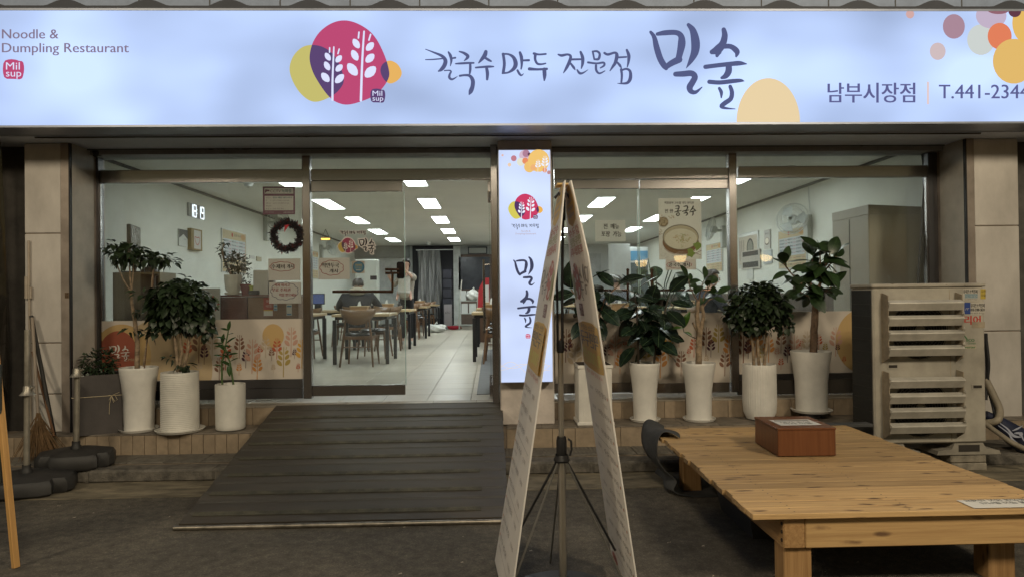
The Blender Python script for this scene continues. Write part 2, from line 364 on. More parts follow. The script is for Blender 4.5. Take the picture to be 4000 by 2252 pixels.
BDG = smooth_poly([(1155,905),(1200,891),(1250,897),(1262,905),(1292,906),(1302,950),(1297,1000),(1283,1037),(1225,1032),(1163,1032),(1148,980)], 1)
LEAVES = [(722,572,46,27,58),(715,665,50,29,62),(698,780,58,36,50),(832,594,44,29,-50),(836,686,46,31,-45),(840,793,60,36,-45),
 (1008,440,56,33,58),(994,558,60,35,62),(970,700,76,46,52),(1146,470,54,35,-48),(1146,587,58,38,-45),(1150,725,74,48,-45)]
def logo(a, Tm, red, yel, pur, org, wht, l=1, badge=True):
    a.T = Tm
    a.poly(YEL, yel, l); a.poly(ORG, org, l); a.poly(RED, red, l + 1); a.poly(clip(YEL, RED), pur, l + 2); a.poly(clip(ORG, RED), pur, l + 2)
    a.stroke([(783,475,14),(778,600,17),(770,800,20),(769,1008,22)], wht, l + 3); a.stroke([(1087,318,17),(1075,500,20),(1065,700,22),(1055,1013,24)], wht, l + 3)
    for q in LEAVES: a.leaf(*q[:2], q[2], q[3], q[4], wht, l + 3)
    for x0, y0, x1, y1, w in [(741,482,740,528,14),(837,496,824,542,14),(1036,326,1030,384,16),(1153,348,1136,405,16)]: a.stroke([(x0, y0, w), (x1, y1, w)], wht, l + 3)
    if badge:
        a.poly(BDG, pur, l + 4); a.text('Mil', 1172, 966, 54, wht, l + 5, w=98); a.text('sup', 1172, 1015, 52, wht, l + 5, w=108)
    a.T = None
def brush(a, strokes, Tm, mat, l=1, n=5, fat=1., add=0):
    old = a.T; a.T = (lambda x, y: old(*Tm(x, y))) if old else Tm
    for i, q in enumerate(strokes): a.stroke([(x, y, w * fat + add) for x, y, w in q], mat, l + (i % 7) * .12, n)
    a.T = old
def wheat(a, x, y, h, mat, l=1):                   # one ear: y = foot, h = height, y down
    a.stroke([(x, y, h * .028), (x + h * .02, y - h, h * .022)], mat, l)
    for i, (t, s) in enumerate([(.46, 1.), (.64, .84), (.80, .7)]):
        for d in (-1, 1):
            r = h * .125 * s; a.leaf(x + h * .02 * t + d * r * 1.12, y - h * (t + (.02 if d > 0 else 0)), r, r * .55, -50 * d, mat, l)
    for d in (-1, 1): a.stroke([(x + h * .02 + d * h * .07, y - h * .9, h * .018), (x + h * .02 + d * h * .09, y - h * .99, h * .018)], mat, l)
# ================================================================== the setting
FL_Z, NOSE, LED_Z, LED_Y, PAV_Z, PAV_Y, KRB_Y, GUT_Y = .45, -.25, .285, -.61, .112, -.91, -1.10, -1.53
asphalt = M('asphalt', (.112, .097, .074), .9, var=.24, scale=15, bump=1., bscale=130, c2=(.162, .141, .108), detail=15)
def grit(m, big=.26, speck=.5, sv=(1, 1, 1)):           # worn patches, dark stains and pale aggregate
    t = m.node_tree; N = t.nodes.new; L = t.links.new; b = t.nodes['Principled BSDF']; src = b.inputs['Base Color'].links[0].from_socket; tc = N('ShaderNodeTexCoord')
    n = N('ShaderNodeTexNoise'); n.inputs['Scale'].default_value = 1.3; n.inputs['Detail'].default_value = 6; n.inputs['Distortion'].default_value = .8; L(tc.outputs['Object'], n.inputs['Vector'])
    r = N('ShaderNodeMapRange'); r.inputs[1].default_value = .35; r.inputs[2].default_value = .65; r.inputs[3].default_value = 1 - big; r.inputs[4].default_value = 1 + big * .5; L(n.outputs['Fac'], r.inputs[0])
    v = N('ShaderNodeTexVoronoi'); v.inputs['Scale'].default_value = 150; L(tc.outputs['Object'], v.inputs['Vector']); sp_ = N('ShaderNodeSeparateColor'); L(v.outputs['Color'], sp_.inputs[0])
    c = N('ShaderNodeValToRGB'); c.color_ramp.elements[0].position = .0; c.color_ramp.elements[0].color = (.72, .72, .72, 1); c.color_ramp.elements[1].position = 1.; c.color_ramp.elements[1].color = (1 + speck, 1 + speck, 1 + speck, 1); e = c.color_ramp.elements.new(.85); e.color = (1.0, 1.0, 1.0, 1); L(sp_.outputs[0], c.inputs[0])
    a = N('ShaderNodeMix'); a.data_type = 'RGBA'; a.blend_type = 'MULTIPLY'; a.inputs[0].default_value = 1; d = N('ShaderNodeMix'); d.data_type = 'RGBA'; d.blend_type = 'MULTIPLY'; d.inputs[0].default_value = 1
    L(src, a.inputs[6]); L(r.outputs[0], a.inputs[7]); L(a.outputs[2], d.inputs[6]); L(c.outputs[0], d.inputs[7]); L(d.outputs[2], b.inputs['Base Color'])
grit(asphalt, .26, .4)
concrete = M('concrete', (.20, .172, .12), .85, var=.4, scale=6, bump=.6, bscale=70, c2=(.29, .245, .165), stretch=(.6, 1.6, 1))
kerbst = M('kerb_concrete', (.13, .118, .10), .85, var=.4, scale=9, bump=.8, bscale=90, c2=(.20, .18, .15))
steptile = M('step_tile', (.31, .24, .165), .55, var=.2, scale=7, bump=.15, bscale=30, rnd=.05)
stepcore = M('step_mortar', (.22, .175, .13), .9, var=.2, scale=10)
paver = M('paver_tile', (.155, .14, .115), .7, var=.3, scale=12, bump=.3, bscale=60, rnd=.15)
stone = M('pilaster_panel', (.54, .50, .45), .55, var=.16, scale=2.6, bump=.05, bscale=20, c2=(.63, .59, .54), stretch=(1, 1, .5))
wallpaint = M('side_wall_paint', (.47, .45, .41), .6, var=.16, scale=3, bump=.06)
soffitm = M('soffit_panel', (.70, .76, .88), .5, var=.1, scale=1.5)  # pale blue puts the sign's hazy glow into the base colour
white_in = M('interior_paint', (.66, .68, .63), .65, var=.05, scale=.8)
ceilm = M('ceiling_paint', (.63, .64, .61), .7, var=.05, scale=.8)
steel = M('brushed_steel', (.36, .345, .345), .20, 1., var=.03, scale=1.2)
steeld = M('dark_steel', (.15, .15, .16), .28, .9, var=.05, scale=2)
gasket = FL('gasket_black', (.02, .02, .022), .5)
GL = glass('window_glass', (.955, .975, .965), 1.2, .04)

def PB(mb, x0, y0, x1, y1, Y, d, b=0):           # photo rectangle on plane Y, d deep
    xm, ym = (x0 + x1) / 2, (y0 + y1) / 2
    a = (W(x0, ym, Y).x, W(x1, ym, Y).x, Y, Y + d, W(xm, y1, Y).z, W(xm, y0, Y).z)
    return mb.bbox(*a, b) if b else mb.box(*a)

g = MB(); n = 2
g.quad((-40, -40, 0), (40, -40, 0), (40, -1.0, 0), (-40, -1.0, 0))
struct(g.build('street', asphalt))
struct(MB().box(-9, 9, GUT_Y, KRB_Y + .02, -.05, .004).build('gutter', concrete))
kerb = struct(MB().box(-9, 9, KRB_Y + .012, PAV_Y + .05, -.05, .094).build('kerb', kerbst))
x = -6.2; k = 0
while x < 6:
    w = 1.0; me = MB().bbox(x, x + w - .012, KRB_Y + random.uniform(-.006, .006), PAV_Y - .004, .0, .1 + random.uniform(-.004, .003), .016)
    me.build('kerb_stone', kerbst, kerb); x += w
pv = struct(MB().box(-9, 9, PAV_Y, LED_Y + .1, -.05, PAV_Z - .012).build('lower_pavement', stepcore))
tile = MB().bbox(-.147, .147, -.143, .143, -.012, 0, .003); tm = tile.build('tile', paver, mesh_only=True)
gv = MB()
for i in range(7): gv.box(-.11 + i * .035, -.095 + i * .035, -.13, .13, 0, .002)
for i in range(40):
    o = link('tile', tm, None, pv); o.location = (-5.85 + i * .3, PAV_Y + .147, PAV_Z)
    if abs(o.location.x - 1.2) < 1.6: gv.build('tactile_ribs', paver, o)
ls = struct(MB().box(-9, 9, LED_Y + .012, 0, -.05, LED_Z - .010).build('lower_step', stepcore))
us = struct(MB().box(-3.86, 4.34, NOSE + .012, .30, .0, FL_Z - .012).build('upper_step', stepcore))
def face_tiles(par, x0, x1, w, y, z0, z1, ymesh=None):
    me = MB().bbox(-w / 2 + .002, w / 2 - .002, 0, .012, z0, z1, .002).build('tile', steptile, mesh_only=True)
    c = int(round((x1 - x0) / w))
    for i in range(c):
        o = link('tile', me, None, par); o.location = (x0 + (i + .5) * w, y + random.uniform(-.0008, .0008), 0)
def top_tiles(par, x0, x1, w, y0, y1, z, mat):
    me = MB().bbox(-w / 2 + .002, w / 2 - .002, y0, y1, -.010, 0, .002).build('tile', mat, mesh_only=True)
    for i in range(int(round((x1 - x0) / w))):
        o = link('tile', me, None, par); o.location = (x0 + (i + .5) * w, 0, z)
ledgem = M('ledge_tile', (.20, .17, .135), .55, var=.3, scale=10, rnd=.15)
face_tiles(ls, -4.2, -2.0, .1, LED_Y, PAV_Z - .01, LED_Z - .012)
face_tiles(ls, .12, 5.12, .2, LED_Y, PAV_Z - .01, LED_Z - .012)
top_tiles(ls, -4.2, -2.0, .3143, LED_Y, NOSE + .01, LED_Z, ledgem); top_tiles(ls, .12, 5.12, .3125, LED_Y, NOSE + .01, LED_Z, ledgem)
face_tiles(us, -3.8, -2.0, .2, NOSE, LED_Z, FL_Z - .012); face_tiles(us, .60, 4.2, .2, NOSE, LED_Z, FL_Z - .012)
top_tiles(us, -3.8, 4.3, .405, NOSE, -.06, FL_Z, M('threshold_tile', (.34, .30, .24), .5, var=.2, scale=8, rnd=.1))

# ---- interior shell
XL, XR, YB, CZ = -4.43, 4.82, 16.0, 3.07
fl = struct(MB().box(XL, XR, .30, YB, .0, FL_Z - .012).build('interior_floor', M('floor_far', (.40, .37, .31), .32, var=.15, scale=3)))
ftile = M('floor_tile', (.46, .43, .36), .30, var=.13, scale=5, rnd=.08, stretch=(1, 6, 1))
tmesh = MB().bbox(-.208, .208, -.208, .208, -.012, 0, .0025).build('floor_tile', ftile, mesh_only=True)
nt_ = 0
for j in range(36):
    for i in range(22):
        X, Y = -4.2 + i * .42, .155 + j * .42
        if not (-3.0 < X < .6 and Y < 15.5): continue
        if nt_ >= 290: continue
        o = link('floor_tile', tmesh, None, fl); o.location = (X, Y, FL_Z); nt_ += 1
struct(MB().box(XL - .1, XL, .1, YB, 0, CZ).build('wall_left', white_in))
rw = struct(MB().box(XR, XR + .1, .1, YB, 0, CZ).build('wall_right', white_in))
MB().box(XR - .012, XR - .001, .3, YB - .05, FL_Z, 1.42).build('wainscot', wood('wainscot_wood', (.085, .062, .045), (.05, .036, .027), (.03, .02, .015), .5, 2, False), rw)
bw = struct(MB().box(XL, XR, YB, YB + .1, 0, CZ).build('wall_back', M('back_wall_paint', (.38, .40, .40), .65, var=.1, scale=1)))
ce = struct(MB().box(XL - .1, XR + .1, .0, YB, CZ, CZ + .08).build('ceiling', ceilm))
trim = FL('dark_trim', (.10, .10, .10))
for X, s in ((XL, 1), (XR, -1)): MB().box(min(X, X + s * .03), max(X, X + s * .03), .12, YB, CZ - .035, CZ - .001).build('cornice_strip', trim, ce)
# back wall fittings
dk = FL('passage_shade', (.025, .025, .03))
def on_back(name, x0, y0, x1, y1, mat, d=.04, Y=YB): return PB(MB(), x0, y0, x1, y1, Y - d, d - .002).build(name, mat, bw)
on_back('passage_shade_sheet', 1612, 960, 1772, 1268, dk, .02)  # flat sheet; the darkness of the passage is put into its colour
on_back('wall_column', 1772, 960, 1800, 1268, M('column_paint', (.55, .58, .56), .6), .10)
on_back('partition_panel', 1400, 1010, 1572, 1262, M('partition_grey', (.42, .44, .44), .6), .06)
on_back('beam_panel', 1369, 960, 1600, 1008, M('beam_grey', (.22, .24, .24), .6), .09)
kf = on_back('kitchen_window_frame', 1782, 994, 1925, 1138, wood('brown_frame', (.09, .05, .032), (.06, .035, .022), (.03, .02, .01), .5, 0, False), .08)
on_back('kitchen_window', 1792, 1004, 1915, 1128, M('kitchen_dark', (.045, .05, .06), .15), .10)
on_back('kitchen_wall', 1800, 1138, 1925, 1268, M('kitchen_lower', (.12, .085, .065), .6), .06)
on_back('rear_door', 2283, 990, 2349, 1262, M('grey_door', (.30, .32, .33), .5), .05)
on_back('door_lintel', 2245, 950, 2500, 958, M('lintel', (.45, .47, .47), .5), .06)

# ================================================================== the building front
bl = thing('restaurant_building', 'pale tiled shopfront building with recessed glass front and grey soffit', 'building', (0, 0, 0))
def pil(x0, x1, zs, name):
    core = MB().box(x0 + .006, x1 - .006, -.45 + .012, .1, LED_Z - .2, 3.9).build(name, stepcore, bl)
    for a, b in zip(zs[:-1], zs[1:]):
        MB().bbox(x0, x1, -.45, -.40, a + .004, b - .004, .006).build('stone_panel', stone, core)
zl = [LED_Z, .62, W(170, 1339, -.45).z, W(170, 912, -.45).z, 2.83]
XA = lambda px, Y=-.45: W(px, 1150, Y).x
pil(XA(97), XA(240), zl, 'pilaster')
zr = [LED_Z - .1, W(3900, 1292, -.45).z, W(3900, 882, -.45).z, 2.83]
pil(XA(3813), XA(3986), zr, 'pilaster')
JL, JR = XA(276), XA(3779)
MB().box(XA(240) + .001, JL, -.455, .1, LED_Z, 2.83).build('jamb', M('jamb_metal', (.34, .29, .25), .4, .5, var=.2, scale=4), bl)
MB().box(JR, XA(3812), -.455, .1, LED_Z, 2.83).build('jamb', MT['jamb_metal'], bl)
MB().box(JL, JL + .008, -.43, -.10, LED_Z, 2.826).build('side_wall', wallpaint, bl)
MB().box(JR - .008, JR, -.43, -.10, LED_Z, 2.826).build('side_wall', wallpaint, bl)
for X in (JL, JR): MB().box(X - .006, X + .006, -.462, -.43, LED_Z, 2.826).build('gap_shade_strip', gasket, bl)  # solid black strip; the shade of the gap is its colour
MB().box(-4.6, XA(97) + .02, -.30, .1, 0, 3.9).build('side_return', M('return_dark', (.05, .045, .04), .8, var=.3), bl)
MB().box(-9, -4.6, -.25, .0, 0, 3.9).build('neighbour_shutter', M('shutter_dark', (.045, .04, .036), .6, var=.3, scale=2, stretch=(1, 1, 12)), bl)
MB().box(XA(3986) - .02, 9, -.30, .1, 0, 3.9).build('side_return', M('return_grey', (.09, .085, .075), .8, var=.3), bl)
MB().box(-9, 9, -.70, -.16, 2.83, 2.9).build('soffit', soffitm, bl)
MB().box(-9, 9, -.155, .1, 2.785, 3.9).build('lintel', M('lintel_paint', (.25, .25, .25), .5), bl)
for yy in (-.69, -.20): MB().box(-3.86, 4.34, yy, yy + .018, 2.818, 2.829).build('soffit_trim', steeld, bl)
MB().box(-9, 9, -.66, -.60, 2.9, 4.6).build('upper_wall', M('upper_panel', (.30, .36, .48), .5), bl)
for i in range(24): MB().box(-7.2 + i * .6, -7.19 + i * .6, -.664, -.658, 3.6, 4.6).build('panel_seam', trim, bl)
# central pillar
PXa, PXb = W(1952, 1300, -.47).x, W(2163, 1300, -.47).x
MB().bbox(PXa, PXb, -.47, .1, LED_Z, 2.83, .008).build('central_pillar', M('pillar_plaster', (.56, .50, .45), .7, var=.18, scale=4, bump=.2, bscale=40), bl)

# ================================================================== illuminated shop sign
SY = -1.0
sz0, sz1 = W(2000, 489, SY).z, W(2000, 38, SY).z
sg = thing('shop_sign', 'long glowing white fascia sign with red and yellow wheat logo over the shopfront', 'sign', (0, SY, sz0))
face = EM('sign_face', (.50, .635, .96), 1.0, .36, .8)
MB().box(-5.6, 5.4, SY, SY + .012, sz0 + .012, sz1 - .012).build('lit_face', face, sg, world=True)
fr = M('sign_edge_metal', (.36, .39, .47), .4, .5, var=.1)
b = MB(); b.box(-5.62, 5.42, SY - .006, SY + .28, sz0 - .004, sz0 + .012); b.box(-5.62, 5.42, SY - .006, SY + .28, sz1 - .012, sz1 + .006)
b.build('edge_frame', fr, sg, world=True)
MB().box(-5.6, 5.4, SY + .02, SY + .27, sz0 + .013, sz1 - .013).build('sign_box', M('sign_back', (.30, .33, .42), .5), sg, world=True)
ink = EM('sign_ink', (.085, .10, .215)); txt = EM('sign_text_brown', (.22, .17, .24)); nav = EM('sign_navy', (.105, .11, .26))
sr = EM('sign_red', (.47, .065, .165)); sy_ = EM('sign_yellow', (.52, .47, .15)); sp = EM('sign_purple', (.10, .058, .16)); so = EM('sign_orange', (.74, .42, .115)); sw = EM('sign_white', (.68, .72, .93))
U = lambda x, y: (1000 + x / 2.575, y / 2.575)
ar = artW(SY, .0008)
logo(ar, U, sr, sy_, sp, so, sw); ar.build('wheat_logo', sg)
WORDS = (KAL[:13], KAL[13:22], KAL[22:])
for q in WORDS: ar = artW(SY, .0008); brush(ar, q, U, ink); ar.build('brush_word', sg)
for q in (MIL, SUP): ar = artW(SY, .0008); brush(ar, q, U, ink); ar.build('brush_syllable', sg)
ar = artW(SY, .0008)
ar.text('Noodle &', 8, 151, 38, txt, w=220, bold=.7); ar.build('english_lettering', sg)
ar = artW(SY, .0008); ar.text('Dumpling Restaurant', 8, 205, 38, txt, w=495, bold=.7); ar.build('english_lettering', sg)
ar = artW(SY, .0008)
Bd = lambda x, y: (10 + (x - 1148) * .553, 231 + (y - 891) * .553)
ar.T = Bd; ar.poly(BDG, sr, 1); ar.text('Mil', 1172, 966, 54, sw, 2, w=98); ar.text('sup', 1172, 1015, 52, sw, 2, w=108); ar.T = None; ar.build('red_badge', sg)
ar = artW(SY, .0008)
ar.text('남부시장점', 3234, 395, 62, nav, w=340, bold=1.6); ar.build('branch_lettering', sg)
ar = artW(SY, .0008); ar.text('T.441-2344', 3668, 385, 56, nav, w=352, bold=.8); ar.build('telephone_lettering', sg)
ar = artW(SY, .0008); ar.rect(3621, 320, 3629, 408, EM('sign_peach', (.72, .56, .55))); ar.build('divider_bar', sg)
ar = artW(SY, .0008); ar.ell(3001, 478, 124, 172, EM('sign_cream', (.76, .60, .36)), 1, n=30, t0=180, t1=360); ar.build('cream_dome', sg)
dots = [(3555,56,16,17,'sign_d1',(.60,.37,.35)),(3726,104,43,48,'sign_d2',(.37,.23,.29)),(3663,201,31,34,'sign_d3',(.58,.47,.48)),(3832,156,54,60,'sign_d4',(.56,.60,.58)),(3872,62,60,50,'sign_d5',(.50,.41,.53)),
 (3905,142,47,52,'sign_d6',(.70,.20,.10)),(3960,240,82,88,'sign_d7',(.70,.45,.14)),(4010,90,56,80,'sign_d8',(.72,.45,.12)),(3964,44,25,24,'sign_d9',(.11,.04,.06)),(3900,40,42,16,'sign_d10',(.27,.12,.15))]
for i, (x, y, rx, ry, k, c) in enumerate(dots):
    ar = artW(SY, .0008); P = [(x + rx * math.cos(t * .2417), y + ry * math.sin(t * .2417)) for t in range(26)]
    ar.poly(clip(P, [(3000, 42), (4300, 42), (4300, 470), (3000, 470)]), EM(k, c), 1 + i * .5); ar.build('coloured_dot', sg)
# scalloped dark valance on top of the sign
sv = thing('roof_sheet', 'dark corrugated roof sheet resting along the top of the long sign', 'roof sheet', (0, SY - .004, sz1))
b = MB(); N = 360
for i in range(N):
    xa, xb = -5.6 + 11 * i / N, -5.6 + 11 * (i + 1) / N
    fz = lambda x: .028 + .052 * max(0, math.sin((x - .33) * 2 * math.pi / .65)) ** 1.2
    b.add([(xa, 0, .006), (xb, 0, .006), (xb, 0, fz(xb)), (xa, 0, fz(xa)), (xa, .5, .006), (xb, .5, .006), (xb, .5, fz(xb)), (xa, .5, fz(xa))], [(0, 1, 2, 3), (3, 2, 6, 7), (5, 4, 7, 6)])
b.build('corrugated_sheet', M('dark_sheet', (.05, .055, .07), .6), sv)

# ================================================================== pillar light box
PY = -.60
pa, pb = W(1953, 1000, PY), W(2153, 1000, PY); pz1, pz0 = W(2050, 587, PY).z, W(2050, 1490, PY).z
ps = thing('pillar_sign', 'tall glowing white light box with vertical brush lettering on the central pillar', 'sign', ((pa.x + pb.x) / 2, PY, pz0))
MB().box(pa.x, pb.x, PY, PY + .006, pz0, pz1).build('lit_face', EM('pillar_face', (.60, .70, .97), 1., .2, 1.3), ps, world=True)
MB().bbox(pa.x - .008, pb.x + .008, PY + .008, -.471, pz0 - .008, pz1 + .008, .004).build('box_case', M('case_white', (.6, .6, .62), .4), ps, world=True)
k1 = EM('pil_ink', (.05, .055, .10)); pr = EM('pil_red', (.56, .045, .12)); py_ = EM('pil_yel', (.62, .55, .10)); pp = EM('pil_pur', (.085, .035, .12)); po = EM('pil_org', (.80, .42, .08)); pw = EM('pil_wht', (.80, .83, .96))
sl = 136 / 1135.; ar = artW(PY, .0006)
logo(ar, lambda x, y: (1985 + (x - 335) * sl, 757 + (y - 206) * sl), pr, py_, pp, po, pw); ar.build('wheat_logo', ps)
s2 = 108 / 2080.
for q in WORDS: ar = artW(PY, .0006); brush(ar, q, lambda x, y: (1996 + (x - 1700) * s2, 874 + (y - 495) * s2 * .95), k1, n=3, fat=1.35); ar.build('brush_word', ps)
ar = artW(PY, .0006); ar.text('Noodle &', 2054, 906, 6.5, EM('pil_br', (.45, .32, .34)), mid=True); ar.build('english_lettering', ps)
ar = artW(PY, .0006); ar.text('Dumpling Restaurant', 2054, 916, 6.5, MT['pil_br'], mid=True, w=80); ar.build('english_lettering', ps)
s3 = 86 / 545.; ar = artW(PY, .0006); brush(ar, MIL, lambda x, y: (2005 + (x - _s - 1385) * s3, 1003 + (y - 240) * s3 * 1.0), k1); ar.build('brush_syllable', ps)
s4 = 82 / 450.; ar = artW(PY, .0006); brush(ar, SUP, lambda x, y: (2020 + (x - _s - 1925) * s4, 1133 + (y - 285) * s4 * .98), k1); ar.build('brush_syllable', ps)
ar = artW(PY, .0006)
ar.T = lambda x, y: (2053 + (x - 1148) * .125, 1302 + (y - 891) * .125); ar.poly(BDG, pr, 1); ar.text('Mil', 1172, 966, 54, pw, 2, w=98); ar.text('sup', 1172, 1015, 52, pw, 2, w=108); ar.T = None; ar.build('red_badge', ps)
for f_, o_ in ((12, 0), (8, .8), (14, 1.7)):
    ar = artW(PY, .0006); ar.stroke([(1956 + i * 16, 1425 + 9 * o_ + f_ * math.sin(i * .55 + o_ * 2) * (1 + o_ * .6), 1.8) for i in range(13)], EM('pil_wave', (.74, .66, .62))); ar.build('wave_line', ps)
for i, (x, y, r, c) in enumerate([(1963,607,4,(.75,.45,.35)),(1990,644,7,(.8,.58,.4)),(2007,619,11,(.5,.2,.24)),(2048,608,20,(.62,.45,.55)),(2055,596,14,(.4,.2,.28)),(2034,633,15,(.72,.72,.60)),(2052,629,12,(.75,.25,.12)),(2067,603,6,(.12,.05,.09)),(2068,652,21,(.80,.50,.16)),(2104,628,42,(.82,.52,.16)),(2084,655,12,(.8,.42,.18)),(2128,665,9,(.75,.3,.15)),(2146,674,7,(.5,.25,.25))]):
    yy = max(y, 588 + r * .86); ar = artW(PY, .0006); ar.ell(min(x, 2151 - r), yy, r, r * 1.05, EM('pild%d' % i, c), 1 + i * .4); ar.build('coloured_dot', ps)
for x, h in ((2101, 48), (2128, 62)): ar = artW(PY, .0006); wheat(ar, x, 672, h, pw, 8); ar.build('wheat_ear', ps)

# ================================================================== storefront glazing
GY = -.03
sf = thing('storefront_frame', 'brushed steel frame and transom panes of the shopfront under the soffit', 'window frame', (0, GY, FL_Z))
def part(name, mat, par, *rects, b=0):
    m = MB()
    for r_ in rects: PB(m, *r_, b=b) if b else PB(m, *r_)
    return m.build(name, mat, par, world=True)
part('head_rail', steeld, sf, (352, 580, 3678, 592, GY, .07))
for r_ in [(350, 600, 386, 1560), (3632, 596, 3676, 1520)]: part('jamb_post', steeld, sf, (*r_, GY - .02, .09))
part('transom_bar', steel, sf, (386, 663, 1182, 713, GY - .01, .06), b=.004)
part('transom_bar', steel, sf, (1214, 659, 1944, 704, GY - .01, .06), b=.004)
part('transom_bar', steel, sf, (2165, 657, 2852, 699, GY - .01, .06), b=.004)
part('transom_bar', steel, sf, (2884, 648, 3632, 693, GY - .01, .06), b=.004)
part('mullion', steel, sf, (1182, 592, 1213, 1556, GY - .03, .09), b=.004)
part('mullion', steel, sf, (2853, 592, 2883, 1530, GY - .03, .09), b=.004)
part('mullion', steel, sf, (1920, 540, 1946, 1578, -.30, .34), b=.004)
part('mullion', steel, sf, (2146, 560, 2164, 1535, GY - .03, .09), b=.004)
for r_ in [(388, 592, 1182, 664), (1213, 592, 1922, 660), (2164, 590, 2853, 658), (2883, 586, 3632, 650)]: part('transom_pane', GL, sf, (*r_, GY + .02, .008))
part('corner_steel', steel, sf, (388, 713, 394, 1560, GY - .005, .03)); part('corner_steel', steel, sf, (3624, 690, 3630, 1520, GY - .005, .03))

cream = M('film_cream', (.58, .52, .45), .5, var=.05, scale=2)
WC = {k: FL('wheat_' + k, c) for k, c in dict(dk=(.075, .028, .045), br=(.20, .10, .065), be=(.46, .37, .27), pk=(.50, .30, .23), rd=(.42, .105, .05), og=(.50, .23, .07), ye=(.55, .31, .07), ol=(.36, .27, .08), sun=(.50, .34, .15), sunp=(.50, .385, .235), red=(.30, .085, .05), wh=(.66, .63, .58)).items()}
def film(par, x0, y0, x1, y1, Y, ears, circles=(), after=None):
    part('film_panel', cream, par, (x0, y0, x1, y1, Y, .003))
    a = artW(Y - .001, .0006)
    box = [(x0 + 1, y0 + 1), (x1 - 1, y0 + 1), (x1 - 1, y1 - 1), (x0 + 1, y1 - 1)]
    for i, (cx, cy_, rx, ry, mat) in enumerate(circles):
        a.poly(clip([(cx + rx * math.cos(t * .1257), cy_ + ry * math.sin(t * .1257)) for t in range(50)], box), WC[mat], .5 + i * .4)
    for i, (x, y, h, mat) in enumerate(ears): wheat(a, x, min(y, y1 - 3), h, WC[mat], 3 + (i % 9) * .3)
    if after: after(a)
    a.build('wheat_print', par)
# left window
lw = thing('shop_window', 'wide shop window left of the open doorway with wheat print film and hanging wreath', 'window', (W(780, 1100, GY).x, GY, FL_Z))
part('pane', GL, lw, (394, 713, 1182, 1484, GY + .02, .010))
part('bottom_rail', steeld, lw, (388, 1484, 1182, 1518, GY - .005, .05), (388, 1520, 1182, 1560, GY - .015, .06))
z3 = lambda L: [(380 + x / 3.067, 1200 + y / 3.067, h / 3.067, c) for x, y, h, c in L]
ears = z3([(1215,665,400,'br'),(1375,630,350,'be'),(1280,678,225,'dk'),(1075,640,260,'rd'),(1140,700,150,'be'),(1225,790,150,'be'),(1460,885,260,'br'),(1535,745,340,'rd'),(1650,680,160,'be'),(1700,608,280,'br'),(1778,722,225,'dk'),(1853,785,405,'pk'),(1698,810,150,'og'),(1950,590,150,'rd'),(1915,860,270,'og'),(2015,600,260,'be'),(2087,632,155,'br'),(2150,615,250,'rd'),(2228,828,360,'ol'),(2320,585,350,'pk'),(2362,612,125,'dk'),(2450,722,340,'ye'),(2108,785,115,'be'),(2405,772,110,'rd')])
def name_print(a):
    sN = 82 / 980.
    brush(a, MIL + SUP, lambda x, y: (426 + (x - _s - 1385) * sN, 1345 + (y - 240) * sN * .88), WC['wh'], 7)
    a.text('Milsup is always fresh', 500, 1408, 10, WC['sunp'], 7, shear=.2, w=165)
film(lw, 394, 1248, 1182, 1484, GY + .012, ears, [(640, 1440, 190, 200, 'sunp'), (475, 1390, 115, 125, 'sun'), (462, 1395, 80, 104, 'red'), (1067, 1310, 42, 46, 'sun')], name_print)
# door leaf that is shut, and the one that stands open
HB = M('handle_bronze', (.16, .10, .075), .2, .9, var=.1)
dl = thing('glass_door', 'closed glass door leaf with logo sticker and bent bronze handle beside the open doorway', 'door', (W(1215, 1100, GY).x, GY, FL_Z))
part('pane', GL, dl, (1216, 746, 1583, 1503, GY + .012, .012))
part('top_rail', steel, dl, (1214, 706, 1572, 748, GY, .045), b=.003)
part('bottom_rail', steel, dl, (1214, 1503, 1583, 1543, GY, .045), b=.003)
for x in (1214, 1581): part('glass_edge', M('glass_edge', (.35, .5, .46), .2), dl, (x, 748, x + 2, 1503, GY + .010, .016))
def tubeW(m, pts, Y, r, n=10): return m.tube([W(x, y, Y) for x, y in pts], r, n)
hd = MB(); tubeW(hd, [(1299, 1138), (1535, 1138)], GY - .06, .014); tubeW(hd, [(1533, 1140), (1533, 1068)], GY - .06, .011)
tubeW(hd, [(1505, 1052), (1560, 1052)], GY - .06, .012); tubeW(hd, [(1505, 1066), (1560, 1066)], GY - .06, .012)
for x, y in ((1310, 1138), (1528, 1059)): hd.tube([W(x, y, GY - .06), W(x, y, GY + .012)], .009, 8)
hd.build('handle', HB, dl, True, True)
part('door_lock', M('lock_black', (.012, .012, .016), .12), dl, (1549, 1022, 1579, 1088, GY - .03, .038), b=.012)
ar = artW(GY + .010, .0006); lb = FL('sticker_pale', (.62, .58, .56)); kb = FL('sticker_black', (.02, .02, .022))
Ls = lambda x, y: (1327 + (x - 1700) * .0486, 901 + (y - 495) * .0486 * .95)
brush(ar, KAL, Ls, lb, 1, 3, 1, 80); brush(ar, KAL, Ls, kb, 3, 3, 1.5, 8)
sB = 66 / 980.; Lb = lambda x, y: (1400 + (x - _s - 1385) * sB, 930 + (y - 240) * sB * 1.05)
brush(ar, [[(x, y, w + 110) for x, y, w in q] for q in MIL + SUP], Lb, lb, 1, 3); brush(ar, MIL + SUP, Lb, kb, 3, 3, 1.15)
sq = 78 / 1135.; Lq = lambda x, y: (1320 + (x - 335) * sq, 929 + (y - 206) * sq)
for P in (RED, YEL, ORG):
    cx = sum(p[0] for p in P) / len(P); cy_ = sum(p[1] for p in P) / len(P); ar.T = Lq; ar.poly([(cx + (p[0] - cx) * 1.13, cy_ + (p[1] - cy_) * 1.13) for p in P], lb, .6); ar.T = None
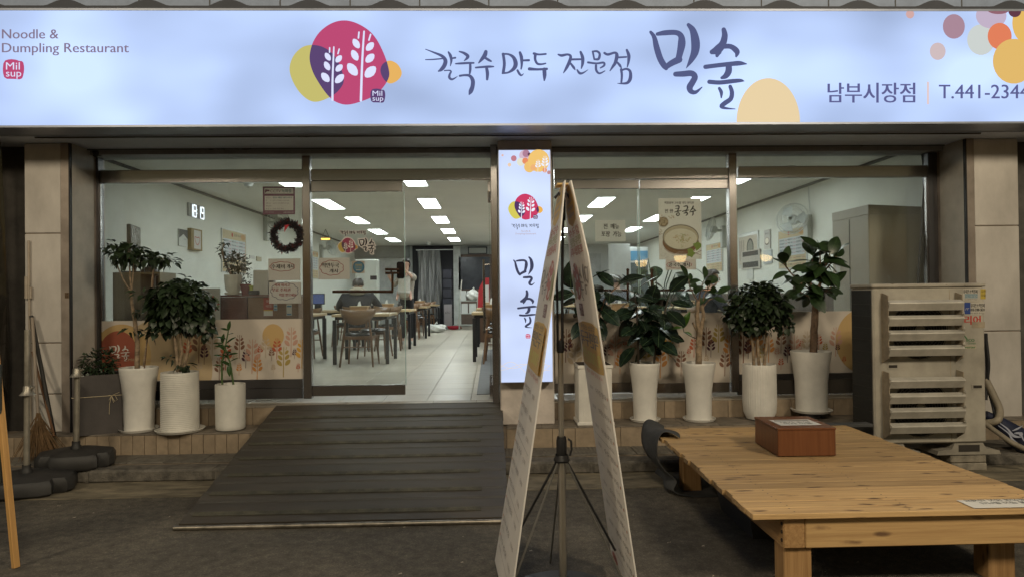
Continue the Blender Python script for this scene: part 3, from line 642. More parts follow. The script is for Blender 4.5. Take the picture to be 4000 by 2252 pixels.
logo(ar, Lq, FL('stk_red', (.24, .04, .08)), FL('stk_yel', (.42, .31, .08)), FL('stk_pur', (.085, .045, .075)), FL('stk_org', (.48, .27, .08)), lb, 2)
ar.build('logo_sticker', dl)
od = thing('glass_door', 'glass door leaf standing open into the room beside the central pillar', 'door', (W(1918, 1100, GY).x, 0, FL_Z))
zt, zb = W(1900, 706, 0).z, FL_Z + .02
MB().box(-.014, -.004, .02, .86, zb + .11 - FL_Z, zt - .1 - FL_Z).build('pane', GL, od)
MB().box(-.025, .01, .02, .86, zb - FL_Z, zb + .11 - FL_Z).build('bottom_rail', steel, od)
MB().box(-.025, .01, .02, .86, zt - .1 - FL_Z, zt - FL_Z).build('top_rail', steel, od)
b = MB(); b.tube([(-.07, .25, .62), (-.07, .25, 1.35)], .012); b.tube([(-.07, .25, .98), (-.07, .75, .98)], .012)
for z in (.66, 1.3): b.tube([(-.07, .25, z), (-.01, .25, z)], .009)
b.build('handle', steel, od, True)
# double doors right of the pillar
for k, (x0, x1, lab) in enumerate([(2166, 2496, 'closed glass door leaf carrying the takeaway notice, between pillar and banner'), (2500, 2851, 'closed glass door leaf carrying the cold noodle poster')]):
    d = thing('glass_door', lab, 'door', (W((x0 + x1) / 2, 1100, GY).x, GY, FL_Z))
    part('pane', GL, d, (x0, 735, x1, 1496, GY + .012, .012))
    part('top_rail', steel, d, (x0, 702, x1, 737, GY, .045), b=.003)
    part('bottom_rail', steel, d, (x0, 1494, x1, 1533, GY, .045), b=.003)
    part('glass_edge', MT['glass_edge'], d, (x1 - 2 if k == 0 else x0, 737, x1 if k == 0 else x0 + 2, 1494, GY + .010, .016))
    h = MB(); vx = 2452 if k == 0 else 2546
    tubeW(h, [(vx, 1052), (vx, 1180)], GY - .06, .012)
    tubeW(h, [(2350, 1133), (2458, 1133)] if k == 0 else [(2565, 1133), (2778, 1132)], GY - .06, .012)
    if k == 1: tubeW(h, [(2540, 1133), (2570, 1133)], GY - .06, .012)
    h.tube([W(vx, 1054, GY - .06), W(vx, 1054, GY + .012)], .015, 10)
    h.build('handle', HB, d, True, True)
    z2 = lambda L: [(2000 + x / 2.575, 1063 + y / 2.575, h_ / 2.575, c) for x, y, h_, c in L]
    ea = z2([(540, 900, 330, 'br'), (562, 860, 185, 'dk'), (630, 1040, 330, 'be'), (900, 770, 200, 'br'), (955, 900, 180, 'dk'), (1035, 955, 330, 'pk'), (1135, 760, 90, 'rd'), (1085, 1018, 220, 'og'), (1215, 850, 170, 'be')] if k == 0 else
            [(1345, 940, 230, 'ol'), (1490, 1060, 300, 'og'), (1460, 800, 150, 'rd'), (1570, 885, 250, 'ye'), (1620, 900, 120, 'be'), (1680, 750, 120, 'rd'), (1700, 1040, 250, 'br'), (1780, 848, 95, 'rd'), (1830, 850, 210, 'rd'), (1950, 840, 290, 'br'), (2000, 850, 185, 'dk'), (2075, 800, 280, 'ol'), (1955, 930, 110, 'be'), (2140, 1040, 250, 'br'), (2185, 910, 280, 'og')])
    film(d, x0, 1221, x1, 1494, GY + .004, ea)
rwn = thing('shop_window', 'wide shop window behind the outdoor air conditioner with wheat print film', 'window', (W(3250, 1100, GY).x, GY, FL_Z))
part('pane', GL, rwn, (2883, 692, 3632, 1470, GY + .02, .010))
part('bottom_rail', steeld, rwn, (2883, 1455, 3632, 1478, GY - .005, .05))
part('base_panel', M('base_dark', (.07, .06, .05), .5), rwn, (2883, 1479, 3632, 1535, GY + .0, .04))
z2 = lambda L: [(3000 + x / 2.575, 1063 + y / 2.575, h_ / 2.575, c) for x, y, h_, c in L]
ea = z2([(-250, 970, 410, 'br'), (-200, 865, 200, 'dk'), (-120, 850, 300, 'og'), (-60, 930, 200, 'ol'), (130, 810, 230, 'br'), (195, 905, 185, 'dk'), (90, 865, 120, 'pk'), (130, 975, 125, 'rd'), (5, 900, 260, 'og'), (260, 950, 320, 'pk'), (335, 780, 110, 'rd'), (390, 850, 260, 'be'), (510, 780, 160, 'rd'), (575, 820, 120, 'ol'), (680, 840, 290, 'pk'), (700, 815, 105, 'dk'), (810, 885, 290, 'sun'), (765, 925, 90, 'rd'), (895, 780, 120, 'rd')])
film(rwn, 2883, 1214, 3630, 1455, GY + .012, ea, [(3370, 1330, 105, 125, 'sun')])
def sm(P, n=6): return [Vector(q) for q in spline([tuple(p) for p in P], n)]
# ================================================================== street lamps behind the photographer (they glint in the glass and steel)
def street_lamp(x, y, h, power, label, aim):
    t = thing('street_lamp', label, 'street lamp', (x, y, 0))
    MB().lathe([(.11, 0), (.11, .5), (.07, .55), (.05, h - .2)], 16).build('pole', steeld, t, True)
    MB().tube([(0, 0, h - .25), (0, .25, h + .05), (0, .9, h + .12)], .035).build('arm', steeld, t, True)
    MB().bbox(-.13, .13, .75, 1.25, h + .05, h + .15, .03).build('lamp_head', steeld, t)
    MB().box(-.10, .10, .80, 1.20, h + .035, h + .049).build('lamp_lens', EM('street_lens', (1, .72, .42), 30), t)
    l = bpy.data.lights.new('street_light', 'POINT'); l.energy = power; l.color = (1, .85, .62); l.shadow_soft_size = .55
    o = bpy.data.objects.new('street_light', l); COL.objects.link(o); o.parent = t; o.location = (0, 1.0, h - .62)
street_lamp(4.6, -8.2, 5.6, 760, 'tall warm street lamp across the road opposite the outdoor air conditioner', 0)
street_lamp(-.2, -8.6, 5.8, 520, 'tall warm street lamp across the road opposite the ramp', 0)
street_lamp(-5.6, -8.2, 5.6, 460, 'tall warm street lamp across the road opposite the neighbouring shop', 0)
shade = FL('shade_white', (.7, .66, .58))
for X, Y, z, lab in ((3.5, -9.4, 2.15, 'small warm bulb lamp over the market stall, first along its rail'), (4.45, -9.5, 2.25, 'small warm bulb lamp over the market stall, middle of its rail'), (6.5, -9.5, 2.25, 'small warm bulb lamp over the market stall, last along its rail')):
    t = thing('stall_lamp', lab, 'lamp', (X, Y, z), 0, 'bulb lamps over the market stall')
    MB().lathe([(.04, .16), (.15, .10), (.16, .06)], 18).build('lamp_shade', shade, t, True)
    MB().lathe([(.005, -.10), (.10, -.08), (.14, .0), (.14, .055), (.01, .056)], 18).build('bulb', EM('stall_bulb', (1, .66, .26), 9), t, True)
    MB().tube([(0, 0, .15), (0, 0, .6)], .006, 6).build('cord', gasket, t)
t = thing('stall_rail', 'bare steel rail on two posts holding the stall lamps across the road', 'rail', (5, -9.5, 0))
b = MB(); b.tube([(-2.2, .05, 2.78), (2.2, 0, 2.85)], .025); b.build('rail', steeld, t); [MB().tube([(x, 0, 0), (x, 0, 2.8)], .03).build('post', steeld, t) for x in (-2.15, 2.15)]

# ================================================================== ramp
RX0, RX1 = -1.98, .09; ry0, ry1 = -2.24, -.27; rz0, rz1 = .035, FL_Z + .012
L_ = math.hypot(ry1 - ry0, rz1 - rz0); ang = math.atan2(rz1 - rz0, ry1 - ry0)
rp = thing('entrance_ramp', 'wide dark board ramp with faded yellow grip strips leading up to the doorway', 'ramp', (0, ry0, rz0)); rp.rotation_euler = (ang, 0, 0)
bw_ = M('ramp_board', (.052, .041, .029), .6, var=.25, scale=2.5, bump=.1, bscale=80, c2=(.070, .058, .042), stretch=(.6, 3, 3), rnd=.12)
nb = 15; w = L_ / nb
bm_ = MB().bbox(RX0, RX1, .0004, w - .0004, -.018, 0, .001).build('board', bw_, mesh_only=True)
gr = MB()
for i in range(2): gr.box(RX0 + .02, RX1 - .02, w * .93 - i * .010, w * .93 - i * .010 + .003, 0, .0015)
grm = gr.build('groove_lines', M('groove_grey', (.11, .105, .09), .6), mesh_only=True)
stm = M('grip_strip', (.082, .074, .046), .85, var=.4, scale=12, bump=.5, bscale=200, c2=(.105, .096, .062))
for i in range(nb):
    o = link('board', bm_, None, rp); o.location = (random.uniform(-.004, .004), i * w, random.uniform(-.001, .001))
    link('groove_lines', grm, None, o)
    if i % 2 == 0 and i < nb - 1: MB().box(RX0 + .03 + random.uniform(0, .06), RX1 - .17 + random.uniform(-.02, .02), w * .62, w * .985, .0016, .004).build('grip_strip', stm, o)
MB().box(RX0, RX1, .0, .02, -.03, -.019).build('edge_strip', gasket, rp)
for x in (RX0 + .03, -.95, RX1 - .08): MB().box(x, x + .05, .1, L_ - .3, -.045, -.019).build('joist', steeld, rp)
MB().tube([(RX0 - .02, -.03, -.014), (RX1, -.03, -.014)], .016, 12).build('end_pipe', M('pipe_steel', (.30, .27, .22), .4, .8, var=.3, scale=12), rp, True)
def side(x):
    b = MB(); b.prism([(0, -.02), (L_, -.02), (L_, -.30), (L_ * .6, -.30)], (x, 0, 0), (0, 1, 0), (0, 0, 1), (1, 0, 0), .01); return b

# ================================================================== plants
potw = M('pot_ceramic', (.73, .71, .66), .36, var=.11, scale=3.5, bump=.04, bscale=18)
potw2 = M('pot_ceramic_matt', (.69, .67, .61), .55, var=.12, scale=3.5, bump=.05, bscale=25)
soil = M('potting_soil', (.05, .037, .027), .95, var=.5, scale=60, bump=1, bscale=90)
barkm = M('bark_brown', (.20, .13, .085), .85, var=.4, scale=25, bump=.7, bscale=70, stretch=(1, 1, .5))
barkp = M('bark_pale', (.27, .20, .13), .85, var=.4, scale=25, bump=.6, bscale=70)
green_d = M('leaf_dark', (.016, .030, .014), .4, var=.4, scale=17, spec=.5, c2=(.036, .062, .026))
green_r = M('leaf_rubber', (.016, .031, .019), .22, var=.35, scale=5, rnd=.3, spec=.6)
green_m = M('leaf_mid', (.024, .05, .016), .32, var=.35, scale=6, rnd=.3)
green_l = M('leaf_fresh', (.07, .16, .02), .32, var=.3, scale=6, rnd=.2)
rib_m = FL('leaf_midrib', (.07, .11, .045), .4)
def leaf_mesh(wd, fold, droop, mat, nseg=7, curl=0):
    b = MB(); v = []
    for i in range(nseg + 1):
        t = i / nseg; s = wd * .5 * (math.sin(math.pi * min(1, t * .96 + .02)) ** .75) * (1 - .18 * t); z = -droop * t * t + curl * math.sin(t * 3.1)
        v += [(t, s, z + fold * s), (t, 0, z), (t, -s, z + fold * s)]
    f = []
    for i in range(nseg):
        a = i * 3; f += [(a, a + 3, a + 4, a + 1), (a + 1, a + 4, a + 5, a + 2)]
    b.add(v, f); b.cur = 1
    for i in range(nseg): # midrib
        t0, t1 = i / nseg, (i + 1) / nseg; z0, z1 = -droop * t0 * t0 + curl * math.sin(t0 * 3.1), -droop * t1 * t1 + curl * math.sin(t1 * 3.1)
        b.add([(t0, .008, z0 + .006), (t0, -.008, z0 + .006), (t1, -.006, z1 + .006), (t1, .006, z1 + .006)], [(0, 1, 2, 3)])
    me = b.build('leaf', [mat, rib_m], smooth=True, mesh_only=True); return me
RUB = [leaf_mesh(.58 + .06 * i, .16, .10 + .10 * i, green_r) for i in range(3)]
MID = [leaf_mesh(.54 + .06 * i, .18, .12 + .1 * i, green_m) for i in range(3)]
FRE = [leaf_mesh(.5, .3, .2, green_l)]
ZZL = [leaf_mesh(.42, .2, .15, M('leaf_zz', (.03, .07, .02), .22, var=.3, scale=6, rnd=.25))]
def put_leaf(par, me, pos, d, up, s):
    d = Vector(d).normalized(); up = Vector(up); y = up.cross(d)
    if y.length < 1e-3: y = d.orthogonal()
    y.normalize(); z = d.cross(y)
    o = link('leaf', me, None, par); o.matrix_local = Matrix.Translation(Vector(pos)) @ Matrix((d, y, z)).transposed().to_4x4() @ Matrix.Diagonal((s, s, s, 1)); return o
def stem_leaves(par, path, n, s0, s1, meshes, t0=.25, down=.5, rnd=random, petiole=.03, top=3):
    path = [Vector(p) for p in path]; az = rnd.uniform(0, 6.28); tw = MB()
    for i in range(n):
        t = t0 + (1 - t0) * (i / max(1, n - 1)); k = t * (len(path) - 1); j = min(int(k), len(path) - 2); p = path[j].lerp(path[j + 1], k - j)
        az += 2.4 + rnd.uniform(-.35, .35); el = -down * 1.0 * (1 - t) - rnd.uniform(-.15, .45) + (.95 if i >= n - top else 0)
        d = Vector((math.cos(az) * math.cos(el), math.sin(az) * math.cos(el), math.sin(el)))
        q = p + (d * .6 + Vector((0, 0, .5))).normalized() * petiole; tw.tube([p, q], [.004, .003], 5)
        put_leaf(par, rnd.choice(meshes), q, d, (rnd.uniform(-.5, .5), rnd.uniform(-1.1, .0), .8), rnd.uniform(s0, s1))
    if n: tw.build('leaf_stalk', green_m, par)
def foliage(name, par, blobs, n, s, mat, droop=.6, seed=1, asp=.5, shell=.55):
    rd = random.Random(seed); b = MB(); tot = sum(q[3] * q[4] * q[5] for q in blobs)
    for (cx, cy_, cz, rx, ry, rz) in blobs:
        for _ in range(max(8, int(n * rx * ry * rz / tot))):
            while True:
                p = Vector((rd.uniform(-1, 1), rd.uniform(-1, 1), rd.uniform(-1, 1)))
                if p.length < 1 and (p.length > shell or rd.random() < .35): break
            pos = Vector((cx + p.x * rx, cy_ + p.y * ry, cz + p.z * rz))
            d = Vector((p.x + rd.uniform(-.6, .6), p.y + rd.uniform(-.6, .6), p.z * .6 - droop + rd.uniform(-.5, .4))).normalized()
            up = Vector((rd.uniform(-.5, .5), rd.uniform(-.5, .5), 1)); y = up.cross(d); y = y.normalized() if y.length > .01 else Vector((0, 1, 0)); z = d.cross(y)
            l = s * rd.uniform(.65, 1.25); w_ = l * asp
            P = lambda a, c, e: pos + d * (a * l) + y * (c * w_) + z * (e * l)
            b.add([P(0, 0, 0), P(.28, .42, .09), P(.36, 0, .0), P(.28, -.42, .09), P(.62, .34, .03), P(.68, 0, -.06), P(.62, -.34, .03), P(1.05, 0, -.2)], [(0, 2, 1), (0, 3, 2), (1, 2, 5, 4), (2, 3, 6, 5), (4, 5, 7), (5, 6, 7)])
    o = b.build(name, mat, par, smooth=True); o['kind'] = 'stuff'; return o
def pot(name, label, px, rim_w, y_rim, base_w, y_bot, Y, kind='flare', saucer=True, z=None, mat=None, pcat='potted plant'):
    base = W(px, y_bot, Y); z = LED_Z if z is None else z
    t = thing(name, label, pcat, (base.x, Y, z))
    k = (Y - CAM.y) / F; rr, rb = rim_w * k / 2, base_w * k / 2; h = W(px, y_rim, Y).z - z; mat = mat or potw
    if kind == 'flare': prof = [(rb * .9, .012), (rb * .97, .02), (rb, h * .25), (rb * 1.02, h * .5), (rb + (rr - rb) * .45, h * .75), (rr * .99, h - .02), (rr, h - .004), (rr * .985, h), (rr * .93, h - .004), (rr * .9, h - .05)]
    elif kind == 'ribbed':
        prof = [(rb * .95, .012)]; nr_ = int(h / .0165)
        for i in range(nr_): z0 = .02 + (h - .03) * i / nr_; dz = (h - .03) / nr_; rad = rb + (rr - rb) * i / nr_; prof += [(rad * .985, z0), (rad, z0 + dz * .3), (rad, z0 + dz * .7), (rad * .985, z0 + dz)]
        prof += [(rr * .99, h), (rr * .92, h), (rr * .9, h - .05)]
    elif kind == 'cyl': prof = [(rb * .93, .008), (rb * .99, .018), (rb, .05), (rr, h - .01), (rr * .99, h), (rr * .92, h), (rr * .9, h - .04)]
    else: prof = [(rb * .5, .0), (rb * .78, .012), (rb * .95, .07), (rb, .16), (rr, h - .05), (rr * 1.0, h - .008), (rr * .985, h), (rr * .92, h), (rr * .9, h - .05)]
    mb = MB()
    if kind == 'vert': mb.lathe(prof, 168, (0, 0, 0), .014, 42)
    else: mb.lathe(prof, 44)
    mb.build('pot', mat, t, True)
    MB().disc(rr * .91, h - .045, 32).build('soil', soil, t)
    if saucer: MB().lathe([(rb * .9, .0), (rb * 1.18, .004), (rb * 1.30, .026), (rb * 1.27, .028), (rb * 1.14, .010), (rb * .8, .010)], 40).build('saucer', mat, t, True)
    t['h'] = h
    return t
def loc(t, px, py, Y=None): return W(px, py, t.location.y if Y is None else Y) - t.location
def bough(t, pts, r0, r1, mat, name='trunk', dy=0):
    P = [loc(t, x, y) + Vector((0, dy * i, 0)) for i, (x, y) in enumerate(pts)]; n = len(P)
    Q = []
    for i in range(n - 1):
        for k in range(4): q = P[i].lerp(P[i + 1], k / 4); Q.append(q + Vector((random.uniform(-1, 1), random.uniform(-1, 1), 0)) * min(r1 * .12, .0018))
    Q.append(P[-1]); MB().tube(Q, [r0 + (r1 - r0) * i / (len(Q) - 1) for i in range(len(Q))], 9).build(name, mat, t, True)
    return P
k6 = 1 / 425.
# dark square pot with a low bush
p1 = thing('potted_plant', 'low bushy plant in a dark paper-wrapped square pot tied with a bow', 'potted plant', (W(386, 1684, -.42).x, -.42, LED_Z))
h1 = W(386, 1455, -.42).z - LED_Z
b = MB(); s_ = .185
b.add([(-s_, -s_, 0), (s_, -s_, 0), (s_, s_, 0), (-s_, s_, 0), (-s_ * 1.02, -s_ * 1.02, h1), (s_ * 1.02, -s_ * 1.02, h1), (s_ * 1.02, s_ * 1.02, h1), (-s_ * 1.02, s_ * 1.02, h1)], [(0, 1, 5, 4), (1, 2, 6, 5), (2, 3, 7, 6), (3, 0, 4, 7), (0, 3, 2, 1)])
pw_ = b.build('pot', M('wrap_grey', (.075, .066, .062), .75, var=.2, scale=4, bump=.1), p1); pw_.rotation_euler = (0, 0, R(28))
so_ = MB().box(-.16, .16, -.16, .16, h1 - .05, h1 - .03).build('soil', soil, p1); so_.rotation_euler = (0, 0, R(28))
c_, s__ = math.cos(R(28)), math.sin(R(28)); Rz = lambda x, y, z: (x * c_ - y * s__, x * s__ + y * c_, z)
b = MB(); q = s_ * 1.035; zz = h1 * .64; b.tube([Rz(*p, zz) for p in ((-q, -q), (q, -q), (q, q), (-q, q), (-q, -q))], .003, 6)
cx = Vector(Rz(.10, -q - .004, zz))
for d in (-1, 1):
    b.tube([cx, cx + Vector((d * .03, 0, .006)), cx + Vector((d * .05, 0, -.035)), cx + Vector((d * .028, 0, -.05)), cx], .0022, 6)
b.tube([cx, cx + Vector((-.015, -.004, -.07)), cx + Vector((-.018, -.004, -.16))], .0022, 6); b.tube([cx, cx + Vector((.02, -.004, -.06))], .0022, 6); b.tube([cx, cx + Vector((.07, -.004, .03))], .0022, 6)
b.build('string_bow', FL('string', (.50, .42, .28)), p1)
foliage('foliage', p1, [(.01, 0, h1 + .09, .15, .13, .13), (.14, -.03, h1 + .05, .06, .06, .07), (-.10, 0, h1 + .05, .07, .07, .06)], 420, .045, green_d, .1, 3, .62, .3)
# tall thin tree
p2 = pot('potted_plant', 'slender tree with spreading thin crown in a smooth white flared pot', 544, 138, 1432, 108, 1668, -.44)
bough(p2, [(536, 1440), (537, 1330), (525, 1240), (515, 1180), (510, 1130)], .022, .012, barkp)
for pts in ([(512, 1140), (480, 1090), (460, 1040), (445, 990)], [(512, 1135), (508, 1080), (505, 1020), (500, 980)], [(514, 1130), (520, 1070), (522, 1010)], [(560, 1430), (585, 1250), (593, 1100), (600, 1040), (640, 1010)]): bough(p2, pts, .007, .004, barkp, 'branch')
MB().tube([loc(p2, 553, 1440) + Vector((0, .05, 0)), loc(p2, 590, 1060) + Vector((0, .05, 0))], .006, 7).build('support_cane', FL('cane', (.20, .12, .07)), p2)
def blob(t, x, y, rx, ry, dy=0, ryd=None): p = loc(t, x, y); return (p.x, p.y + dy, p.z, rx * k6, (ryd or (rx + ry) / 2) * k6, ry * k6)
foliage('foliage', p2, [blob(p2, 505, 995, 65, 38), blob(p2, 455, 955, 40, 16), blob(p2, 428, 968, 22, 14), blob(p2, 610, 1010, 60, 26), blob(p2, 655, 1020, 34, 16), blob(p2, 560, 1000, 40, 22), blob(p2, 596, 1152, 22, 12), blob(p2, 550, 1150, 30, 12), blob(p2, 510, 1290, 28, 14), blob(p2, 540, 1222, 25, 8), blob(p2, 575, 1300, 20, 16)], 330, .078, green_d, .35, 5, .6, .2)
# ribbed pot, round crown
p3 = pot('potted_plant', 'dense round-crowned bush in a white pot with fine horizontal ribs', 704, 136, 1450, 138, 1678, -.50, 'ribbed', mat=potw2)
for pts in ([(695, 1450), (690, 1380), (680, 1300), (670, 1230)], [(715, 1450), (735, 1360), (745, 1260)], [(700, 1450), (710, 1370), (700, 1260)]): bough(p3, pts, .016, .009, barkp, 'stem')
foliage('foliage', p3, [blob(p3, 705, 1175, 108, 82), blob(p3, 650, 1235, 52, 58), blob(p3, 770, 1230, 48, 62), blob(p3, 712, 1110, 50, 28), blob(p3, 800, 1285, 22, 36), blob(p3, 615, 1290, 20, 26), blob(p3, 730, 1285, 26, 22)], 1250, .075, green_d, .65, 8, .92, .2)
foliage('low_leaves', p3, [blob(p3, 720, 1425, 34, 14), blob(p3, 665, 1398, 24, 7)], 26, .07, green_d, .2, 9, .5, .1)
# cylinder pot with zamioculcas
p4 = pot('potted_plant', 'two-stemmed plant with glossy paired leaves in a plain white cylinder pot', 901, 111, 1497, 109, 1670, -.46, 'cyl', False, mat=potw2)
rd = random.Random(4)
for pts in ([(868, 1500), (866, 1420), (880, 1355), (892, 1290)], [(912, 1500), (900, 1420), (885, 1370), (868, 1340)]):
    P = bough(p4, pts, .009, .005, M('stem_green', (.06, .11, .03), .5), 'stem')
    for i in range(9):
        t_ = .3 + .7 * i / 8; kk = t_ * 3; j = min(int(kk), 2); q = P[j].lerp(P[j + 1], kk - j); sd = 1 if i % 2 else -1
        put_leaf(p4, ZZL[0], q, (sd * rd.uniform(.5, 1), rd.uniform(-.6, .3), rd.uniform(-.1, .8)), (0, -.5, 1), rd.uniform(.07, .11))
    put_leaf(p4, ZZL[0], P[-1], (.2, -.2, 1), (0, -1, .2), .09)
put_leaf(p4, ZZL[0], loc(p4, 895, 1420), (.1, -.3, -1), (0, -1, 0), .11)
# rectangular fluted pot with rubber plant (behind the banner)
p5 = thing('potted_plant', 'rubber plant in a tall square fluted white pot behind the banner stand', 'potted plant', (W(2318, 1640, -.40).x, -.40, LED_Z))
h5 = W(2318, 1418, -.40).z - LED_Z; s_ = .145
b = MB(); b.box(-s_, s_, -s_, s_, .03, h5 - .03)
for i in range(12):
    x = -s_ + .012 + i * .0242; b.box(x, x + .013, -s_ - .006, -s_ + .001, .04, h5 - .04); b.box(-s_ - .006, -s_ + .001, x, x + .013, .04, h5 - .04)
b.build('pot', potw, p5); MB().bbox(-s_ - .012, s_ + .012, -s_ - .012, s_ + .012, h5 - .03, h5, .004).build('rim', potw, p5); MB().bbox(-s_ - .02, s_ + .02, -s_ - .02, s_ + .02, 0, .03, .006).build('base_tray', potw, p5)
MB().box(-s_, s_, -s_, s_, h5 + .0005, h5 + .002).build('soil', soil, p5)
rd = random.Random(11)
for pts in ([(2310, 1420), (2300, 1280), (2270, 1180), (2230, 1130)], [(2320, 1420), (2330, 1270), (2360, 1170), (2420, 1110)], [(2315, 1420), (2320, 1250), (2310, 1150), (2300, 1090)]):
    P = bough(p5, pts, .012, .006, barkm, 'stem'); stem_leaves(p5, P, 14, .17, .24, RUB, .3, .5, rd)
# dark rubber plant
p6 = pot('potted_plant', 'dark glossy rubber plant on two stems in a white flared pot on a saucer', 2520, 122, 1414, 92, 1638, -.38)
rd = random.Random(21)
for pts, n_ in (([(2494, 1420), (2492, 1310), (2488, 1210), (2480, 1150)], 17), ([(2555, 1420), (2562, 1330), (2590, 1240), (2612, 1160)], 17), ([(2562, 1330), (2540, 1260), (2530, 1200)], 7)):
    P = bough(p6, pts, .011, .007, M('stem_dark', (.06, .045, .03), .6), 'stem'); stem_leaves(p6, P, n_ + 3, .19, .25, RUB, .18, .55, rd, petiole=.05, top=2)
# pruned tree, thick trunk
p7 = pot('potted_plant', 'pruned tree with a thick pale trunk and sparse leaves in a white flared pot', 2731, 132, 1414, 98, 1640, -.40)
bough(p7, [(2729, 1420), (2730, 1350), (2733, 1295)], .030, .027, barkp); rd = random.Random(31)
bough(p7, [(2730, 1300), (2722, 1230), (2728, 1175)], .024, .016, barkp, 'limb'); bough(p7, [(2737, 1300), (2748, 1230), (2742, 1190)], .02, .014, barkp, 'limb'); bough(p7, [(2728, 1300), (2714, 1275), (2706, 1258)], .011, .009, barkp, 'stub')
for pts, n_ in (([(2728, 1180), (2710, 1150), (2694, 1120), (2690, 1090)], 4), ([(2730, 1178), (2735, 1140), (2745, 1105), (2752, 1090)], 6), ([(2745, 1200), (2770, 1170), (2800, 1160)], 5), ([(2745, 1190), (2750, 1150), (2770, 1120)], 4)):
    P = bough(p7, pts, .007, .004, barkm, 'twig'); stem_leaves(p7, P, n_, .10, .155, MID, .5, .2, rd, top=2)
P = bough(p7, [(2718, 1320), (2695, 1310), (2672, 1295), (2668, 1280)], .005, .003, green_m, 'twig')
put_leaf(p7, FRE[0], P[-1], (.25, -.3, 1), (-1, -1, .3), .16); put_leaf(p7, FRE[0], P[-1], (-1, -.4, .1), (0, -.5, 1), .12); put_leaf(p7, FRE[0], P[-2], (.4, -.6, -.1), (0, -.3, 1), .09)
# vertical ribbed pot, round bush
p8 = pot('potted_plant', 'dense drooping bush in a white pot with upright flutes and rounded foot', 2968, 126, 1420, 128, 1632, -.40, 'vert', False)
for pts in ([(2945, 1425), (2940, 1350), (2930, 1280)], [(2965, 1425), (2960, 1340), (2958, 1270)], [(2985, 1425), (2995, 1340), (2990, 1260)]): bough(p8, pts, .015, .009, barkp, 'stem')
foliage('foliage', p8, [blob(p8, 2955, 1185, 112, 80), blob(p8, 2890, 1225, 52, 55), blob(p8, 3025, 1210, 60, 60), blob(p8, 2965, 1265, 70, 40), blob(p8, 2850, 1225, 30, 28), blob(p8, 3068, 1270, 34, 30), blob(p8, 2990, 1120, 55, 16), blob(p8, 2890, 1285, 20, 30)], 1500, .062, green_d, .45, 12, 1.05, .2)
# tall rubber tree
p9 = pot('potted_plant', 'tall broad-leaved tree with a stout brown trunk in the largest white pot', 3170, 154, 1369, 120, 1606, -.36, z=LED_Z + .055)
MB().lathe([(.08, -.055), (.08, -.03), (.10, -.02), (.10, -.002), (.05, -.001)], 24).build('roller_base', steeld, p9)
bough(p9, [(3178, 1375), (3180, 1290), (3185, 1200), (3188, 1150)], .034, .030, barkm); rd = random.Random(41)
for pts, n_ in (([(3186, 1160), (3170, 1110), (3172, 1050), (3190, 1000)], 11), ([(3190, 1150), (3205, 1090), (3215, 1040), (3230, 1000)], 11), ([(3182, 1140), (3130, 1110), (3085, 1070), (3050, 1030)], 7), ([(3200, 1080), (3240, 1040), (3275, 1000)], 6), ([(3186, 1170), (3150, 1150), (3115, 1130)], 8), ([(3190, 1170), (3225, 1140), (3255, 1120)], 8), ([(3195, 1100), (3200, 1040), (3195, 980)], 6)):
    P = bough(p9, pts, .016 if n_ > 9 else .008, .005, barkm, 'branch', .02 * rd.choice((-1, 1))); stem_leaves(p9, P, n_ + 3, .14, .22, MID, .3, .3, rd)

# ================================================================== outdoor air conditioner
ay, az0, az1 = -1.26, .232, 1.50; ax0, ax1 = W(3413, 1400, ay).x, W(3850, 1400, ay).x
acm = M('ac_beige', (.385, .355, .295), .5, var=.26, scale=2.4, bump=.03, c2=(.45, .415, .345))
acd = M('ac_dirt', (.30, .25, .18), .7, var=.3, scale=6)
ac = thing('air_conditioner', 'tall two-fan beige outdoor air conditioner unit with slanted louvres standing beside the deck', 'air conditioner', (ax0, ay, az0))
MB().bbox(ax0, ax1, ay, ay + .33, az0, az1 - .032, .012).build('case', acm, ac, world=True)
MB().bbox(ax0 - .012, ax1 + .008, ay - .010, ay + .34, az1 - .032, az1, .008).build('top_lid', acm, ac, world=True)
MB().box(ax0 - .004, ax0 + .01, ay + .025, ay + .32, az0 + .03, az1 - .05).build('side_grille', M('grille_dark', (.02, .02, .018), .7, var=.4, scale=90), ac, world=True)
for i in range(12): MB().box(ax0 - .007, ax0 - .001, ay + .03, ay + .315, az0 + .06 + i * .095, az0 + .064 + i * .095).build('grille_bar', FL('grille_wire', (.05, .048, .042)), ac, world=True)
MB().box(W(3710, 1300, ay).x, W(3712, 1300, ay).x, ay - .0015, ay + .001, az0 + .02, az1 - .05).build('panel_seam', acd, ac, world=True)
KX = lambda px: W(px, 1350, ay).x
KZ = lambda py: W(3620, py, ay).z
fx = (KX(3478) + KX(3700)) / 2
